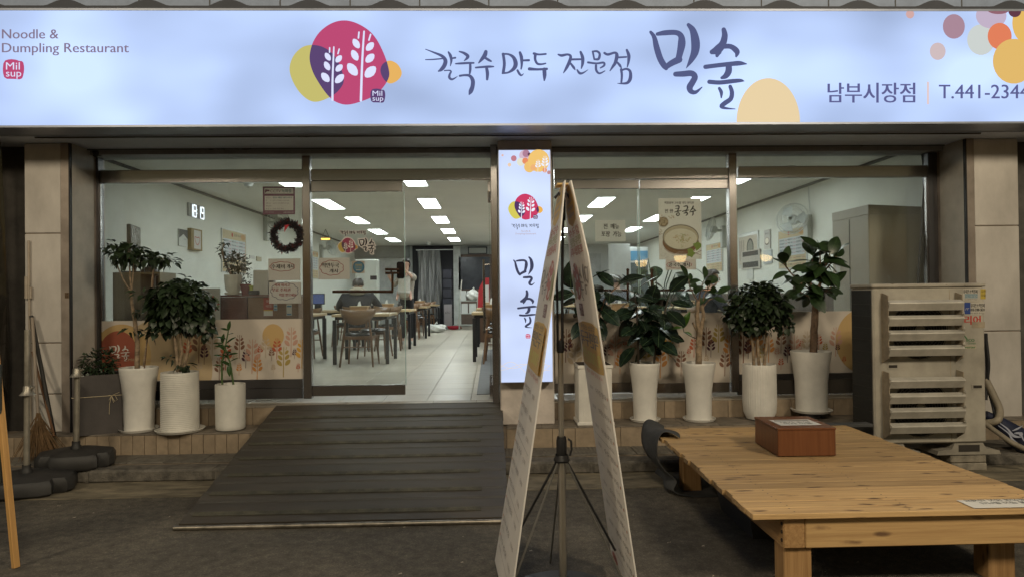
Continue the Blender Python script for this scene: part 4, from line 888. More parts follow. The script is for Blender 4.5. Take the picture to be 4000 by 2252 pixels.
for yc in (1288, 1590):
    fz = KZ(yc); rr = .225
    MB().add([(fx + rr * 1.0 * math.cos(t * .131), ay - .002, fz + rr * math.sin(t * .131)) for t in range(48)], [tuple(range(48))]).build('fan_shade_disc', FL('fan_shade', (.028, .026, .023)), ac, world=True)  # flat disc on the case, coloured as the shaded opening
    gd = MB()
    for r_ in [.03 + .022 * i for i in range(10)]: gd.tube([(fx + r_ * math.cos(t * .1963), ay - .012, fz + r_ * math.sin(t * .1963)) for t in range(33)], .0025, 5, False)
    for k in range(24): gd.tube([(fx + .04 * math.cos(k * .2618), ay - .010, fz + .04 * math.sin(k * .2618)), (fx + .235 * math.cos(k * .2618), ay - .010, fz + .235 * math.sin(k * .2618))], .002, 5, False)
    gd.build('fan_guard', M('guard_grey', (.10, .095, .085), .5, .3), ac, world=True)
    MB().lathe([(.001, 0), (.04, 0), (.04, .01)], 16).build('fan_hub', acm, ac).matrix_local = Matrix.Translation((fx - ax0, -.014, fz - az0)) @ Matrix.Rotation(R(90), 4, 'X')
slat = M('louvre_steel', (.47, .44, .38), .42, .2, var=.16, scale=5, c2=(.58, .55, .48))
for ys, (ya, yb) in (((1168, 1228, 1286, 1346), (1142, 1412)), ((1471, 1532, 1590, 1649), (1444, 1708))):
    KS = lambda px: W(px, 1350, ay - .10).x
    KT = lambda py: W(3620, py, ay - .10).z
    xa, xb = KS(3476), KS(3766)
    for x0, x1, nm in ((KX(3443), KS(3478), 'louvre_bracket'), (KX(3738), KS(3768), 'louvre_bracket')):
        b = MB(); b.prism([(-.005, KZ(ya)), (-.085, KT(ya) - .02), (-.085, KT(yb) + .03), (-.005, KZ(yb))], (x1 - .006 if x0 < fx else x1 - .004, ay, 0), (0, 1, 0), (0, 0, 1), (1, 0, 0), .005)
        if x0 < fx: b.box(x0, x1, ay - .006, ay - .001, KZ(yb), KZ(ya))
        b.build(nm, acd, ac, world=True)
    for y in ys:
        z = KT(y) - .004; b = MB()
        b.prism([(-.070, z), (-.112, z - .018), (-.114, z - .026), (-.082, z - .082), (-.079, z - .080), (-.108, z - .024), (-.070, z - .004)], (xa, ay, 0), (0, 1, 0), (0, 0, 1), (1, 0, 0), xb - xa)
        s_o = b.build('louvre_slat', slat, ac, world=True)
        if y != ys[0]: MB().tube([(xb - .018, ay - .118, z + .012), (xb - .004, ay - .112, z + .0), (xb + .001, ay - .10, z + .022)], .006, 6).build('louvre_clip', acm, s_o, world=False).location = -Vector((ax0, ay, az0))
for x, y in ((3487, 1429), (3817, 1508)):
    cxx, czz = W(x, y, ay).x, W(x, y, ay).z
    MB().box(cxx - .045, cxx + .045, ay - .004, ay + .002, czz - .02, czz + .02).build('grip_rim', acm, ac, world=True); MB().box(cxx - .034, cxx + .034, ay - .006, ay - .003, czz - .011, czz + .011).build('grip_shade_plate', FL('hollow_shade', (.03, .025, .02)), ac, world=True)  # dark plate on the rim carries the grip's shade as colour
wst, yst, blk, blu = FL('st_white', (.46, .43, .37)), FL('st_yellow', (.44, .33, .06)), FL('st_black', (.025, .025, .025)), FL('st_blue', (.03, .06, .22)); cy_m = FL('st_cyan', (.12, .22, .27))
a = artW(ay - .001, .0006); a.rect(3762, 1128, 3820, 1174, wst, 1); a.text('휴대폰소액결제', 3763, 1144, 12, blk, 2, w=55, bold=.5); a.rect(3768, 1147, 3819, 1163, cy_m, 1.6); a.text('010-2180-5824', 3768, 1161, 11, wst, 2, w=50); a.text('010~80만원 즉시입금', 3768, 1171, 5, blk, 2, w=50); a.build('sticker', ac)
a = artW(ay - .001, .0006); a.rect(3830, 1128, 3850, 1167, yst, 1); a.text('급전', 3833, 1141, 8, blk, 2); a.text('대출', 3833, 1157, 8, blk, 2); a.build('sticker', ac)
a = artW(ay - .001, .0006); a.rect(3767, 1180, 3792, 1225, blu, 1); a.text('rr', 3771, 1210, 13, wst, 2, shear=.3); a.build('sticker', ac)
a = artW(ay - .001, .0006); a.rect(3791, 1181, 3847, 1228, wst, 1.4); a.text('휴대폰소액결제', 3792, 1198, 12, blk, 2, w=54, bold=.5); a.text('010-2180-5824', 3792, 1214, 12, blk, 2, w=54, bold=.5); a.text('010~80만원 즉시입금', 3792, 1225, 6, blk, 2, w=53); a.build('sticker', ac)
a = artW(ay - .001, .0006); a.text('리어', 3768, 1263, 28, FL('st_red', (.42, .05, .035)), 1, w=62, bold=1.2); a.rect(3796, 1255, 3847, 1279, acd, 1.5); a.build('sticker', ac)
a = artW(ay - .001, .0006); a.text('ECO', 3776, 1332, 11, FL('st_green', (.05, .16, .06)), 1, w=30, bold=.7); a.text('Green', 3780, 1342, 8, MT['st_green'], 1, w=32); a.rect(3768, 1346, 3814, 1361, M('st_beige', (.42, .37, .28), .5), 1); a.text('verter', 3769, 1358, 10, MT['st_green'], 2, w=42, bold=.5); a.build('sticker', ac)
a = artW(ay - .001, .0006); a.stroke([(3768, 1310, 3), (3774, 1318, 5), (3779, 1326, 2)], MT['st_green'], 1); a.build('sticker', ac)
b = MB()
for x, y in ((3487, 1109), (3698, 1112), (3770, 1114)): p = W(x, y, ay - .01); b.lathe([(.001, 0), (.007, 0), (.007, .004)], 8, p)
b.build('lid_screws', acd, ac, world=True)
cement = M('cement_block', (.26, .23, .18), .9, var=.3, scale=9, bump=.6, bscale=60)
footm = M('foot_grey', (.27, .245, .20), .7, var=.2, scale=6)
for xc, lab in ((ax1 - .14, 'grey moulded foot block under the air conditioner by the stacked bricks'), (ax0 + .12, 'grey moulded foot block under the air conditioner next to the deck')):
    t = thing('support_foot', lab, 'foot block', (xc, ay + .13, .135), 0, 'foot blocks under the air conditioner')
    b = MB(); b.prism([(-.26, 0), (.26, 0), (.25, .03), (.14, .045), (.115, .092), (-.115, .092), (-.14, .045), (-.25, .03)], (0, -.12, 0), (1, 0, 0), (0, 0, 1), (0, 1, 0), .24); b.build('foot_block', footm, t)
    MB().box(-.085, .085, -.123, -.115, .025, .078).build('foot_shade_plate', FL('recess_shade', (.04, .035, .03)), t)  # dark plate on the front; recess shade is painted, not cut in
    for k, dz in enumerate((0, .066)):
        o = MB().bbox(-.145, .145, -.10, .10, dz + .001, dz + .064, .008).build('brick', cement); o.location = (xc + .01 - .005 * k, ay + .12, 0)
        tag(o, ('upper' if k else 'lower') + ' rough grey brick in the stack under the ' + ('outer' if xc > 3.4 else 'inner') + ' foot of the air conditioner', 'brick', 'bricks under the air conditioner')
hose = thing('drain_hose', 'pale flexible hose and dark cables trailing from the air conditioner to the ground', 'hose', (3.95, -1.1, 0))
b = MB(); b.tube(sm([W(3850, 1480, -1.0), W(3880, 1540, -1.05), W(3905, 1600, -1.1), W(3895, 1640, -1.15), W(3850, 1650, -1.1)]), .028, 12); b.build('coiled_hose', M('hose_beige', (.24, .205, .15), .6, var=.2), hose, True, True)
MB().tube(sm([W(3852, 1655, -1.15), W(3900, 1690, -1.25), W(3960, 1730, -1.35), W(4060, 1775, -1.4)]), .02, 10).build('drain_pipe', MT['hose_beige'], hose, True, True)
b = MB(); b.tube(sm([W(3853, 1330, -1.0), W(3862, 1420, -1.02), W(3858, 1500, -1.02), W(3878, 1580, -1.05), W(3890, 1640, -1.1)]), .012, 8); b.tube(sm([W(3850, 1300, -1.0), W(3856, 1450, -1.0), W(3850, 1560, -1.02)]), .014, 8); b.build('cables', gasket, hose, True, True)
bag = thing('sports_bag', 'navy bag with white flame pattern lying behind the air conditioner hose', 'bag', (W(3950, 1690, -1.0).x, -1.0, .12))
P = [W(3850, 1615, -1.05), W(3900, 1650, -1.05), W(3950, 1690, -1.05), W(4010, 1730, -1.05), W(4080, 1760, -1.05)]
MB().tube(P, [.03, .06, .085, .10, .06], 14).build('bag_body', M('bag_navy', (.018, .022, .05), .5, var=.2), bag, True, True)
a = artW(-1.165, .001); fw = FL('flame_white', (.35, .37, .45))
for q in ([(3905, 1650, 2), (3935, 1672, 6), (3960, 1700, 10), (3990, 1705, 3)], [(3900, 1660, 2), (3940, 1690, 5), (3955, 1715, 9), (3985, 1735, 2)], [(3955, 1680, 3), (3975, 1672, 7), (3995, 1660, 2)], [(3965, 1690, 6), (3985, 1692, 9), (4000, 1720, 3)]): a.stroke(q, fw)
a.ell(3988, 1693, 8, 8, fw, 2)
a.build('flame_print', bag)

# ================================================================== deck
dz = .40; DX0, DX1, DY0, DY1 = 1.225, 2.76, -3.42, -1.32
dk_ = thing('wooden_deck', 'low platform of weathered knotty pine boards on square legs in front of the shop', 'platform', ((DX0 + DX1) / 2, DY0, 0))
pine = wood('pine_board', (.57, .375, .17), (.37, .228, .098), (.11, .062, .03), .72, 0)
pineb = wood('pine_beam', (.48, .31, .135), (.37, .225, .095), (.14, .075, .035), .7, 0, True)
y = DY0
while y < DY1 - .02:
    w = min(random.choice((.098, .112, .122)), DY1 - y); x0 = DX0 + random.uniform(-.012, .012); x1 = DX1 + random.uniform(-.012, .012)
    o = MB().bbox(x0, x1, y + .0008, y + w - .0012, dz - .028 + random.uniform(-.001, .001), dz + random.uniform(-.0018, .001), .0016).build('plank', pine, dk_, world=True); nl = MB()
    for xn in (DX0 + .205, (DX0 + DX1) / 2 + random.uniform(-.02, .02), DX1 - .09):
        for yn in (.25, .75): nl.disc(.0045, dz + .0014, 8, (xn - dk_.location.x + random.uniform(-.008, .008), y + w * yn - dk_.location.y))
    nl.build('nail_heads', MT.get('nail_dark') or FL('nail_dark', (.06, .045, .035), .5), o); y += w
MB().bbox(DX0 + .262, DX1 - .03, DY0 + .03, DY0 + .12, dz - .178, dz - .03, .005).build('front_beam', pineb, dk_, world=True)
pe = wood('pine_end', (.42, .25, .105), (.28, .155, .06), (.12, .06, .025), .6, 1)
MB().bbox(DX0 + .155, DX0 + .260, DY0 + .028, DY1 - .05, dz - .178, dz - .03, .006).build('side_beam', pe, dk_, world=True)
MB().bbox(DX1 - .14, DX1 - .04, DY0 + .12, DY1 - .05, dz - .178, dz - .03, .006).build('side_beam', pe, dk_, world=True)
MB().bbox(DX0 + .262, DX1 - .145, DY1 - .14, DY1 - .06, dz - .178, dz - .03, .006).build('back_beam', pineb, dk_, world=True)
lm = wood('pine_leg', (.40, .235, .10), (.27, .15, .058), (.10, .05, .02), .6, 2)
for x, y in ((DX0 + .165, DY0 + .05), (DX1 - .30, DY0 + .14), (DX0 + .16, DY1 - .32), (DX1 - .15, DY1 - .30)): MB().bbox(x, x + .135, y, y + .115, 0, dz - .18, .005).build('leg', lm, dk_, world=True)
b = MB()
for i in range(3): b.lathe([(.001, .0), (.008, .0), (.008, .003)], 8)
for i in range(3):
    o = MB().lathe([(.001, .003), (.009, .003), (.009, 0)], 10).build('bolt_head', FL('bolt_dark', (.03, .02, .015)), dk_); o.matrix_local = Matrix.Translation((DX0 + .154 - dk_.location.x, .045, dz - .06 - i * .04)) @ Matrix.Rotation(R(-90), 4, 'Y')
# grey felt hanging over the back corner
felt = M('felt_grey', (.055, .056, .056), .9, var=.25, scale=7, bump=.3, bscale=60)
fm = thing('felt_mat', 'dark grey felt mat draped over the back corner of the wooden deck', 'mat', (DX0, DY1, 0))
prof = [(.11, dz + .010), (.05, dz + .028), (-.01, dz + .034), (-.05, dz - .01), (-.06, dz - .12), (-.01, dz - .22), (.07, dz - .30), (.05, .035), (.16, .012), (.40, .010)]
b = MB(); N = 12; v = []
sp_ = spline([(a_, c_, 0) for a_, c_ in prof], 4)
for i, (px_, pz_, _) in enumerate(sp_):
    for j in range(N + 1):
        t_ = j / N; v.append((DX0 + px_ + .02 * math.sin(t_ * 7 + i * .1), DY1 - .42 + t_ * .5 + .05 * math.sin(i * .14), max(.006, pz_ + .012 * math.sin(t_ * 5 + i * .3))))
b.add(v, [(i * (N + 1) + j, i * (N + 1) + j + 1, (i + 1) * (N + 1) + j + 1, (i + 1) * (N + 1) + j) for i in range(len(sp_) - 1) for j in range(N)])
fo = b.build('felt_sheet', felt, fm, True, True); md = fo.modifiers.new('solid', 'SOLIDIFY'); md.thickness = .005
# dark felt sheet across the back of the deck
o = MB().bbox(2.20, 2.98, DY1 + .005, DY1 + .10, dz - .02, dz + .004, .003).build('felt_strip', felt); tag(o, 'dark grey felt strip lying along the back edge of the wooden deck', 'mat')
MB().box(2.3, 2.36, DY1 + .02, DY1 + .08, 0, dz - .02).build('felt_roll', felt, o)
# crate under the deck
cr_ = thing('storage_crate', 'dark grey plastic crate pushed under the wooden deck', 'crate', (1.72, -2.35, 0))
b = MB(); b.add([(-.2, -.28, 0), (.35, -.28, 0), (.35, .28, 0), (-.2, .28, 0), (-.24, -.32, .2), (.39, -.32, .2), (.39, .32, .2), (-.24, .32, .2)], [(0, 1, 5, 4), (1, 2, 6, 5), (2, 3, 7, 6), (3, 0, 4, 7), (0, 3, 2, 1)]); b.build('crate_body', M('crate_grey', (.05, .05, .055), .5, var=.2), cr_)
MB().bbox(-.26, .41, -.34, .34, .2, .215, .004).build('crate_rim', MT['crate_grey'], cr_)
# wooden box and papers
bx0, bx1, bxb = G(3041, 1785, dz), G(3273, 1785, dz), G(2929, 1731, dz)
wb = thing('wooden_box', 'closed reddish brown veneer box standing on the wooden deck', 'box', ((bx0.x + bx1.x) / 2, bx0.y, dz))
hw = (bx1.x - bx0.x) / 2; bh = W(3157, 1669, bx0.y).z - dz; bd = bxb.y - bx0.y
ven = wood('veneer_red', (.235, .088, .034), (.17, .058, .022), (.12, .04, .015), .35, 2, False, .6, .05)
MB().bbox(-hw, hw, 0, bd, .006, bh - .014, .003).build('box_body', ven, wb)
MB().bbox(-hw - .004, hw + .004, -.004, bd + .004, bh - .013, bh, .003).build('lid', ven, wb)
for x in (-hw + .03, hw - .05): MB().box(x, x + .02, .02, bd - .02, 0, .0055).build('foot', gasket, wb)
wb.rotation_euler = (0, 0, R(-1.5))
def sheet(name, label, cat, corners, lines, mat=None, par=None):
    o_, u_, v_ = corners; a = artP(o_, u_, v_, Vector(u_).cross(Vector(v_)).normalized(), .0008)
    return a
pap = FL('paper_white', (.68, .66, .60)); pink = FL('paper_ink', (.03, .03, .03))
o = thing('paper_notice', 'printed white paper notice lying on the lid of the veneer box', 'notice', (wb.location.x, wb.location.y + .17, dz + bh + .001))
a = artP((-.13, .11, .001), (1, 0, 0), (0, 1, 0), (0, 0, 1)); a.rect(0, 0, .27, .2, pap, 0); [a.rect(.02, .03 + i * .05, .25, .05 + i * .05, FL('paper_grey', (.12, .11, .10)), 1) for i in range(1)]; a.text('대기 손님', .04, .11, .03, pink, 1, w=.19); a.text('의자 이용', .04, .16, .03, pink, 1, w=.19); a.build('printed_sheet', o, False)
q = G(3900, 1965, dz)
o = thing('paper_notice', 'printed white paper notice taped flat on the front boards of the deck', 'notice', (q.x, q.y, dz + .002))
a = artP((-.17, .06, .001), (1, 0, 0), (0, 1, 0), (0, 0, 1)); a.rect(0, 0, .36, .13, pap, 0); a.text('평상에 앉지 마세요', .34, .028, .028, pink, 1, w=-.31); a.text('이용 금지 합니다', .34, .072, .028, pink, 1, w=-.26); a.build('printed_sheet', o, False)

# ================================================================== banner stand
BY = -3.36; BX = W(2193, 1700, BY).x
bs = thing('banner_stand', 'silver tripod banner stand with two slanting white menu banners before the pillar', 'banner stand', (BX, BY, 0))
alu = M('pole_aluminium', (.55, .52, .46), .3, .9, var=.08)
MB().tube([(0, 0, .02), (0, 0, .72)], .018, 14).build('lower_pole', alu, bs, True)
MB().tube([(0, 0, .72), (0, 0, 1.20)], .013, 14).build('middle_pole', alu, bs, True)
b = MB(); b.tube([(-.012, 0, 1.2), (-.012, .01, 1.6), (.02, 0, 1.93)], .006, 10); b.tube([(.01, 0, 1.2), (.012, -.005, 1.5), (.02, 0, 1.8)], .007, 10); b.build('upper_pole', M('pole_dark', (.05, .05, .055), .35, .5), bs, True)
pl = M('plastic_black', (.022, .022, .024), .45)
for z, r_, h_ in ((.68, .025, .09), (1.17, .019, .06)): MB().lathe([(r_ * .8, 0), (r_, .01), (r_, h_ * .8), (r_ * .85, h_)], 16, (0, 0, z)).build('clamp', pl, bs, True)
b = MB(); b.lathe([(.034, 0), (.040, .01), (.030, .035)], 16, (0, 0, .65)); b.tube([(.03, -.01, .76), (.045, -.01, .75), (.047, -.01, .71), (.038, -.01, .68)], .005, 8); b.build('clamp_lever', pl, bs, True)
b = MB(); b.tube([(.02, 0, 1.80), (.02, 0, 1.90)], .013, 10); b.tube([(-.02, -.01, 1.905), (.0, -.015, 1.93), (.02, -.02, 1.90)], .008, 8); b.tube([(.055, -.01, 1.905), (.035, -.015, 1.93), (.02, -.02, 1.90)], .008, 8); b.build('top_hook', pl, bs, True)
for a_ in (95, 215, 330):
    MB().tube([(.02 * math.cos(R(a_)), .02 * math.sin(R(a_)), .66), (.36 * math.cos(R(a_)), .36 * math.sin(R(a_)), .03)], .005, 8).build('tripod_leg', M('leg_grey', (.17, .165, .15), .4, .4), bs)
for x1 in (-.285, .285): MB().tube([(math.copysign(.02, x1), 0, .66), (x1 * .92, .06, .20)], .006, 8).build('banner_arm', pl, bs)
MB().lathe([(.02, .045), (.24, .04), (.28, .02), (.28, 0), (.01, 0)], 32).build('weight_base', M('base_rubber', (.03, .032, .03), .6), bs, True)
bnm = cloth2('banner_cloth', (.84, .81, .77), .4)
bnr, bng, bny, bnk, bno = cloth2('bn_red', (.62, .30, .27)), cloth2('bn_green', (.52, .53, .33)), cloth2('bn_yellow', (.76, .55, .24)), cloth2('bn_ink', (.30, .275, .27)), cloth2('bn_orange', (.55, .20, .06)); bnp = cloth2('bn_purple', (.34, .22, .23)); bnl = cloth2('bn_lightyellow', (.74, .66, .25)); bng2 = cloth2('bn_grey', (.46, .43, .42))
def banner(xb, xt, face, mirror, tw=0):
    top = Vector((xt, 0, 1.97)); bot = Vector((xb, 0, .06)); dn = (bot - top); Ln = dn.length; dn.normalize(); hwid = .33
    nrm = Vector((0, 1, 0)).cross(dn).normalized(); nrm = nrm if nrm.x * face > 0 else -nrm
    b = MB(); n_ = 16; v = []
    def taper(t): return hwid * min(1, .42 + t * 3.2)
    for i in range(n_ + 1):
        t = i / n_; c = top + dn * (Ln * t) + nrm * (.0 * t); hw_ = taper(t)
        v += [c + Vector((tw * t * hw_, -hw_, 0)), c + Vector((-tw * t * hw_, hw_, 0))]
    b.add(v, [(i * 2, i * 2 + 1, i * 2 + 3, i * 2 + 2) for i in range(n_)]); o = b.build('banner_panel', bnm, bs, False); md = o.modifiers.new('solid', 'SOLIDIFY'); md.thickness = .006; md.offset = 0
    # print: x 0..600 across, y 0..1900 down
    sg_ = -1 if mirror else 1
    def fn(x, y, l):
        t = y / 1900.; c = top + dn * (Ln * t) + nrm * (.0 * t + .0042 + .0006 * l); return c + Vector((-tw * t * (300 - x) / 300 * taper(t) * sg_, (300 - x) / 300 * taper(t) * sg_, 0))
    Art_ = Art(fn)
    a = Art_; a.T = lambda x, y: (x, y * .60 if y < 1540 else y)
    a.poly([(120, 20), (480, 20), (560, 170), (470, 290), (300, 330), (130, 290), (40, 170)], bny, 1)
    for i in range(4):
        for j in range(5): a.rect(150 + j * 62, 60 + i * 55, 178 + j * 62, 90 + i * 55, bng2, 2)
    for i, (s_, c) in enumerate((('칼국수', bnr), ('만두전문', bng), ('포장됩니다', bnr))): a.text(s_, 300, 400 + i * 75, 55, c, 1, mid=True, w=420, bold=4)
    a.ell(430, 760, 110, 150, bnr, 1); a.ell(540, 800, 45, 110, bng, 1.5)
    for q in LEAVES[6:]: a.leaf(430 + (q[0] - 1070) * .5, 760 + (q[1] - 600) * .8, q[2] * .5, q[3] * .5, q[4], bnm, 3)
    s5 = 330 / 980.; brush(a, MIL + SUP, lambda x, y: (40 + (x - _s - 1385) * s5, 640 + (y - 240) * s5 * .95), bng2, 1)
    a.rect(350, 940, 470, 1040, bnp, 1); a.text('남부', 410, 985, 36, bnm, 2, mid=True); a.text('시장점', 410, 1028, 30, bnm, 2, mid=True)
    a.poly(smooth_poly([(30, 1085), (570, 1085), (585, 1200), (560, 1300), (585, 1400), (570, 1470), (30, 1470), (15, 1400), (40, 1300), (15, 1200)], 1), bny, 1)
    a.text('맛있는 손만두', 300, 1145, 34, bnk, 2, mid=True, w=420); a.text('떡만두국', 300, 1275, 100, bnk, 2, mid=True, w=500, bold=6); a.text('9,000원', 300, 1420, 105, bnl, 2, mid=True, w=470, bold=8)
    a.text('(식사 포장 배달 주문)', 300, 1515, 28, bnr, 1, mid=True, w=440)
    a.T = None
    for i, (s1_, s2_) in enumerate((('육개장', '칼국수'), ('바지락', '손칼국수'), ('김치', '왕만두'), ('비빔', '국수'), ('콩국수', '여름별미'), ('떡만두', '만두국'), ('수제비', '손만두'), ('칼국수', '포장'), ('만두', '주문'))):
        yy = 990 + i * 96; a.ell(40, yy - 12, 7, 7, bno, 1); a.text(s1_, 70, yy, 21, bnk, 1, w=110); a.text(s2_, 200, yy, 21, bnk, 1, w=130); a.text(s1_, 70, yy + 40, 14, bng2, 1, w=90); a.text('9,000', 400, yy, 18, bng2, 1, w=90)
        if i % 3 == 2: a.stroke([(60, yy + 40, 2.5), (540, yy + 40, 2.5)], bng2, 1)
    a.ell(480, 1850, 60, 26, bnr, 2)
    a.build('banner_print', o, False)
    bk = Art(fn); bk.v = [tuple(Vector(v_) - nrm * (2 * (Vector(v_) - top).dot(nrm))) for v_ in a.v]; bk.f, bk.m, bk.mats = a.f, a.m, a.mats; bk.build('banner_print', o, False)
banner(-.295, .018, -1, False, .08); banner(.30, .045, -1, True, .02)
b = MB(); b.box(-.01, .055, -.05, .05, 1.965, 1.972); b.build('banner_clip', bny, bs)

# ================================================================== left clutter
blkp = M('base_plastic', (.030, .029, .028), .55, var=.25, scale=6, bump=.1)
def parasol_base(px, py, z, Y, htop, label, s_=.42, clamp=None):
    c = W(px, py, Y); t = thing('parasol_base', label, 'parasol base', (c.x, Y, z))
    q = s_; pts = []
    for k in range(4):
        a_ = k * 90 + 20
        for da, rr in ((-34, .98), (-22, 1.0), (22, 1.0), (34, .98), (45, .80)): pts.append((q * rr * math.cos(R(a_ + da)), q * rr * math.sin(R(a_ + da)) * .8))
    b = MB(); n_ = len(pts); v = []
    for zz, k in ((.0, .93), (.02, 1.), (.085, 1.), (.115, .93), (.135, .6), (.14, .12)): v += [(x * k, y * k, zz) for x, y in pts]
    b.add(v, [tuple(range(n_))[::-1]] + [(i * n_ + k, i * n_ + (k + 1) % n_, (i + 1) * n_ + (k + 1) % n_, (i + 1) * n_ + k) for i in range(5) for k in range(n_)] + [tuple(5 * n_ + k for k in range(n_))]); b.build('weight', blkp, t, True)
    MB().lathe([(.04, .135), (.04, .155), (.03, .17), (.03, .2)], 16).build('collar', blkp, t, True)
    zt_ = W(px, htop, Y).z - z; MB().tube([(0, 0, .1), (.012, 0, zt_)], .021, 14).build('pole', M('pole_worn', (.38, .35, .29), .4, .6, var=.25, scale=8), t, True)
    zc = (W(px, clamp, Y).z - z) if clamp else zt_
    b = MB(); b.lathe([(.055, -.03), (.03, 0), (.03, .03), (.024, .04)], 14, (.01, 0, zc)); b.tube([(.03, 0, zc + .01), (.065, -.01, zc + .03)], .009, 8); b.build('clamp', MT['pole_worn'], t, True)
    return t
parasol_base(297, 1700, PAV_Z - .01, -.93, 1455, 'black parasol weight with an empty steel pole beside the dark square pot', .31)
parasol_base(104, 1840, .004, -1.30, 1287, 'black parasol weight with a tall steel pole in the gutter by the broom', .36, 1525)
br = thing('broom', 'old straw broom leaning against the left pilaster', 'broom', (W(150, 1800, -.75).x, -.75, PAV_Z))
MB().tube([loc(br, 150, 1640), loc(br, 126, 1240, -.5)], .013, 8).build('broom_handle', FL('handle_tan', (.30, .25, .20)), br, True)
b = MB(); rd = random.Random(3)
for i in range(170):
    a0 = loc(br, 150 + rd.uniform(-8, 8), 1625 + rd.uniform(-15, 10)); e = loc(br, 150 + rd.gauss(15, 45), 1800 + rd.uniform(-25, 12)) + Vector((0, rd.uniform(-.08, .08), 0)); e.z = max(e.z, .0); md_ = a0.lerp(e, .5) + Vector((rd.uniform(-.01, .01), 0, 0)); b.tube([a0, md_, e], [.003, .003, .0015], 4, False)
ob = b.build('bristles', M('straw', (.17, .10, .045), .85, var=.3, scale=30), br); ob['kind'] = 'stuff'
def pole_thing(p0, p1, r_, c, lab, Y0, Y1, z0=None):
    a_, e = W(*p0, Y0), W(*p1, Y1); 
    o = MB().tube([Vector((0, 0, 0)), e - a_], r_, 9).build('pole', c, None, True); o.location = a_; tag(o, lab, 'pole', 'poles leaning on the left pilaster'); return o
pole_thing((212, 1700), (122, 1232), .016, FL('pole_black', (.035, .033, .03)), 'thick dark pole leaning against the left pilaster', -.68, -.47)
pole_thing((212, 1702), (127, 1372), .010, FL('pole_rust', (.14, .07, .035)), 'thin rusty pole leaning against the left pilaster', -.72, -.49)
pole_thing((200, 1690), (135, 1550), .007, FL('pole_grey', (.30, .29, .26)), 'short pale pole leaning against the left pilaster', -.66, -.50)
# clear vinyl curtain and dark cloth at the far left
vn = thing('vinyl_curtain', 'gathered clear vinyl sheeting hanging at the neighbouring shop by the pilaster', 'curtain', (-4.45, -.55, .1))
def drape(x0, x1, Y, z0, z1, amp, fr_, mat, name, par):
    b = MB(); n_, m_ = 60, 14; v = []
    for j in range(m_ + 1):
        for i in range(n_ + 1):
            x = x0 + (x1 - x0) * i / n_; t = j / m_; v.append((x + .03 * math.sin(t * 5 + i * .3), Y + amp * math.sin(i * fr_ + 1.5 * math.sin(t * 3)) * (.5 + t * .5) + .03 * math.sin(i * .9), z1 + (z0 - z1) * t))
    b.add(v, [(j * (n_ + 1) + i, j * (n_ + 1) + i + 1, (j + 1) * (n_ + 1) + i + 1, (j + 1) * (n_ + 1) + i) for j in range(m_) for i in range(n_)]); return b.build(name, mat, par, True, True)
drape(-4.95, -4.24, -.52, .12, 2.83, .05, .55, glass('vinyl', (.62, .60, .56), 2.2), 'vinyl_sheet', vn)
dc = thing('dark_tarpaulin', 'dark tarpaulin bundle hanging beside the broom at the neighbouring shop', 'tarpaulin', (-4.5, -.8, .0))
drape(-4.75, -4.42, -.78, .02, 1.6, .06, .4, M('tarp_dark', (.022, .021, .02), .6, var=.3, scale=5), 'tarp_sheet', dc)
pp_ = thing('wall_pipe', 'thin pale conduit with junction fittings running up the left pilaster', 'pipe', (W(118, 1300, -.47).x, -.47, LED_Z))
b = MB(); b.tube([loc(pp_, 112, 940), loc(pp_, 113, 1130), loc(pp_, 116, 1300), loc(pp_, 118, 1500), loc(pp_, 118, 1670)], .010, 8); b.tube([loc(pp_, 104, 1080), loc(pp_, 104, 1165)], .016, 8); b.tube([loc(pp_, 120, 1120), loc(pp_, 120, 1165)], .012, 8)
b.build('conduit', M('conduit_beige', (.40, .34, .27), .5, var=.15), pp_, True)
# easel leg at the left edge
ez = thing('easel_board', 'pine A-frame easel board standing at the left edge of the pavement', 'easel', (-2.95, -3.0, 0))
p0, p1 = G(66, 2215, 0), None
ez.location = (p0.x - .25, p0.y, 0)
pinee = wood('easel_pine', (.56, .32, .11), (.44, .24, .08), (.2, .1, .03), .5, 2, False)
def plank_between(a_, e, w_, d_, mat, name, par):
    a_, e = Vector(a_), Vector(e); u_ = (e - a_); l = u_.length; o = MB().bbox(-w_ / 2, w_ / 2, -d_ / 2, d_ / 2, 0, l, .003).build(name, mat, par); o.matrix_local = Matrix.Translation(a_) @ u_.to_track_quat('Z', 'Y').to_matrix().to_4x4(); return o
plank_between((.245, 0, 0), (.10, .06, 1.15), .032, .028, pinee, 'leg', ez); plank_between((-.42, 0, 0), (-.27, .06, 1.15), .032, .028, pinee, 'leg', ez); plank_between((-.30, .55, 0), (-.16, .08, 1.15), .035, .025, pinee, 'leg', ez)
MB().bbox(-.40, .12, .03, .05, .34, .37, .003).build('rail', pinee, ez); MB().bbox(-.33, .15, .025, .04, .45, 1.1, .003).build('board', FL('chalkboard', (.03, .035, .03)), ez)
# entrance camera under the soffit, black cable
cc = thing('security_camera', 'small black bullet camera under the soffit corner left of the windows', 'camera', W(370, 600, -.16))
o = MB().lathe([(.001, -.002), (.024, 0), (.034, .004), (.034, .10), (.02, .11)], 18).build('camera_body', pl, cc, True); o.rotation_euler = (R(-75), 0, R(-15))
MB().tube([(0, .05, .02), (-.02, .05, .08), (-.03, .05, .12)], .012, 8).build('camera_bracket', M('bracket_pale', (.45, .38, .36), .5), cc, True)
cb = thing('cable', 'black cable hanging down inside the window behind the air conditioner', 'cable', W(3600, 1000, .03))
b = MB(); b.tube(sm([loc(cb, *p) for p in ((3597, 577), (3607, 640), (3610, 720), (3603, 850), (3596, 950), (3588, 1060), (3586, 1180))]), .011, 8); b.tube([loc(cb, *p) for p in ((3612, 700), (3607, 900), (3610, 1020), (3620, 1080))], .005, 6); b.build('cable_run', gasket, cb, True)
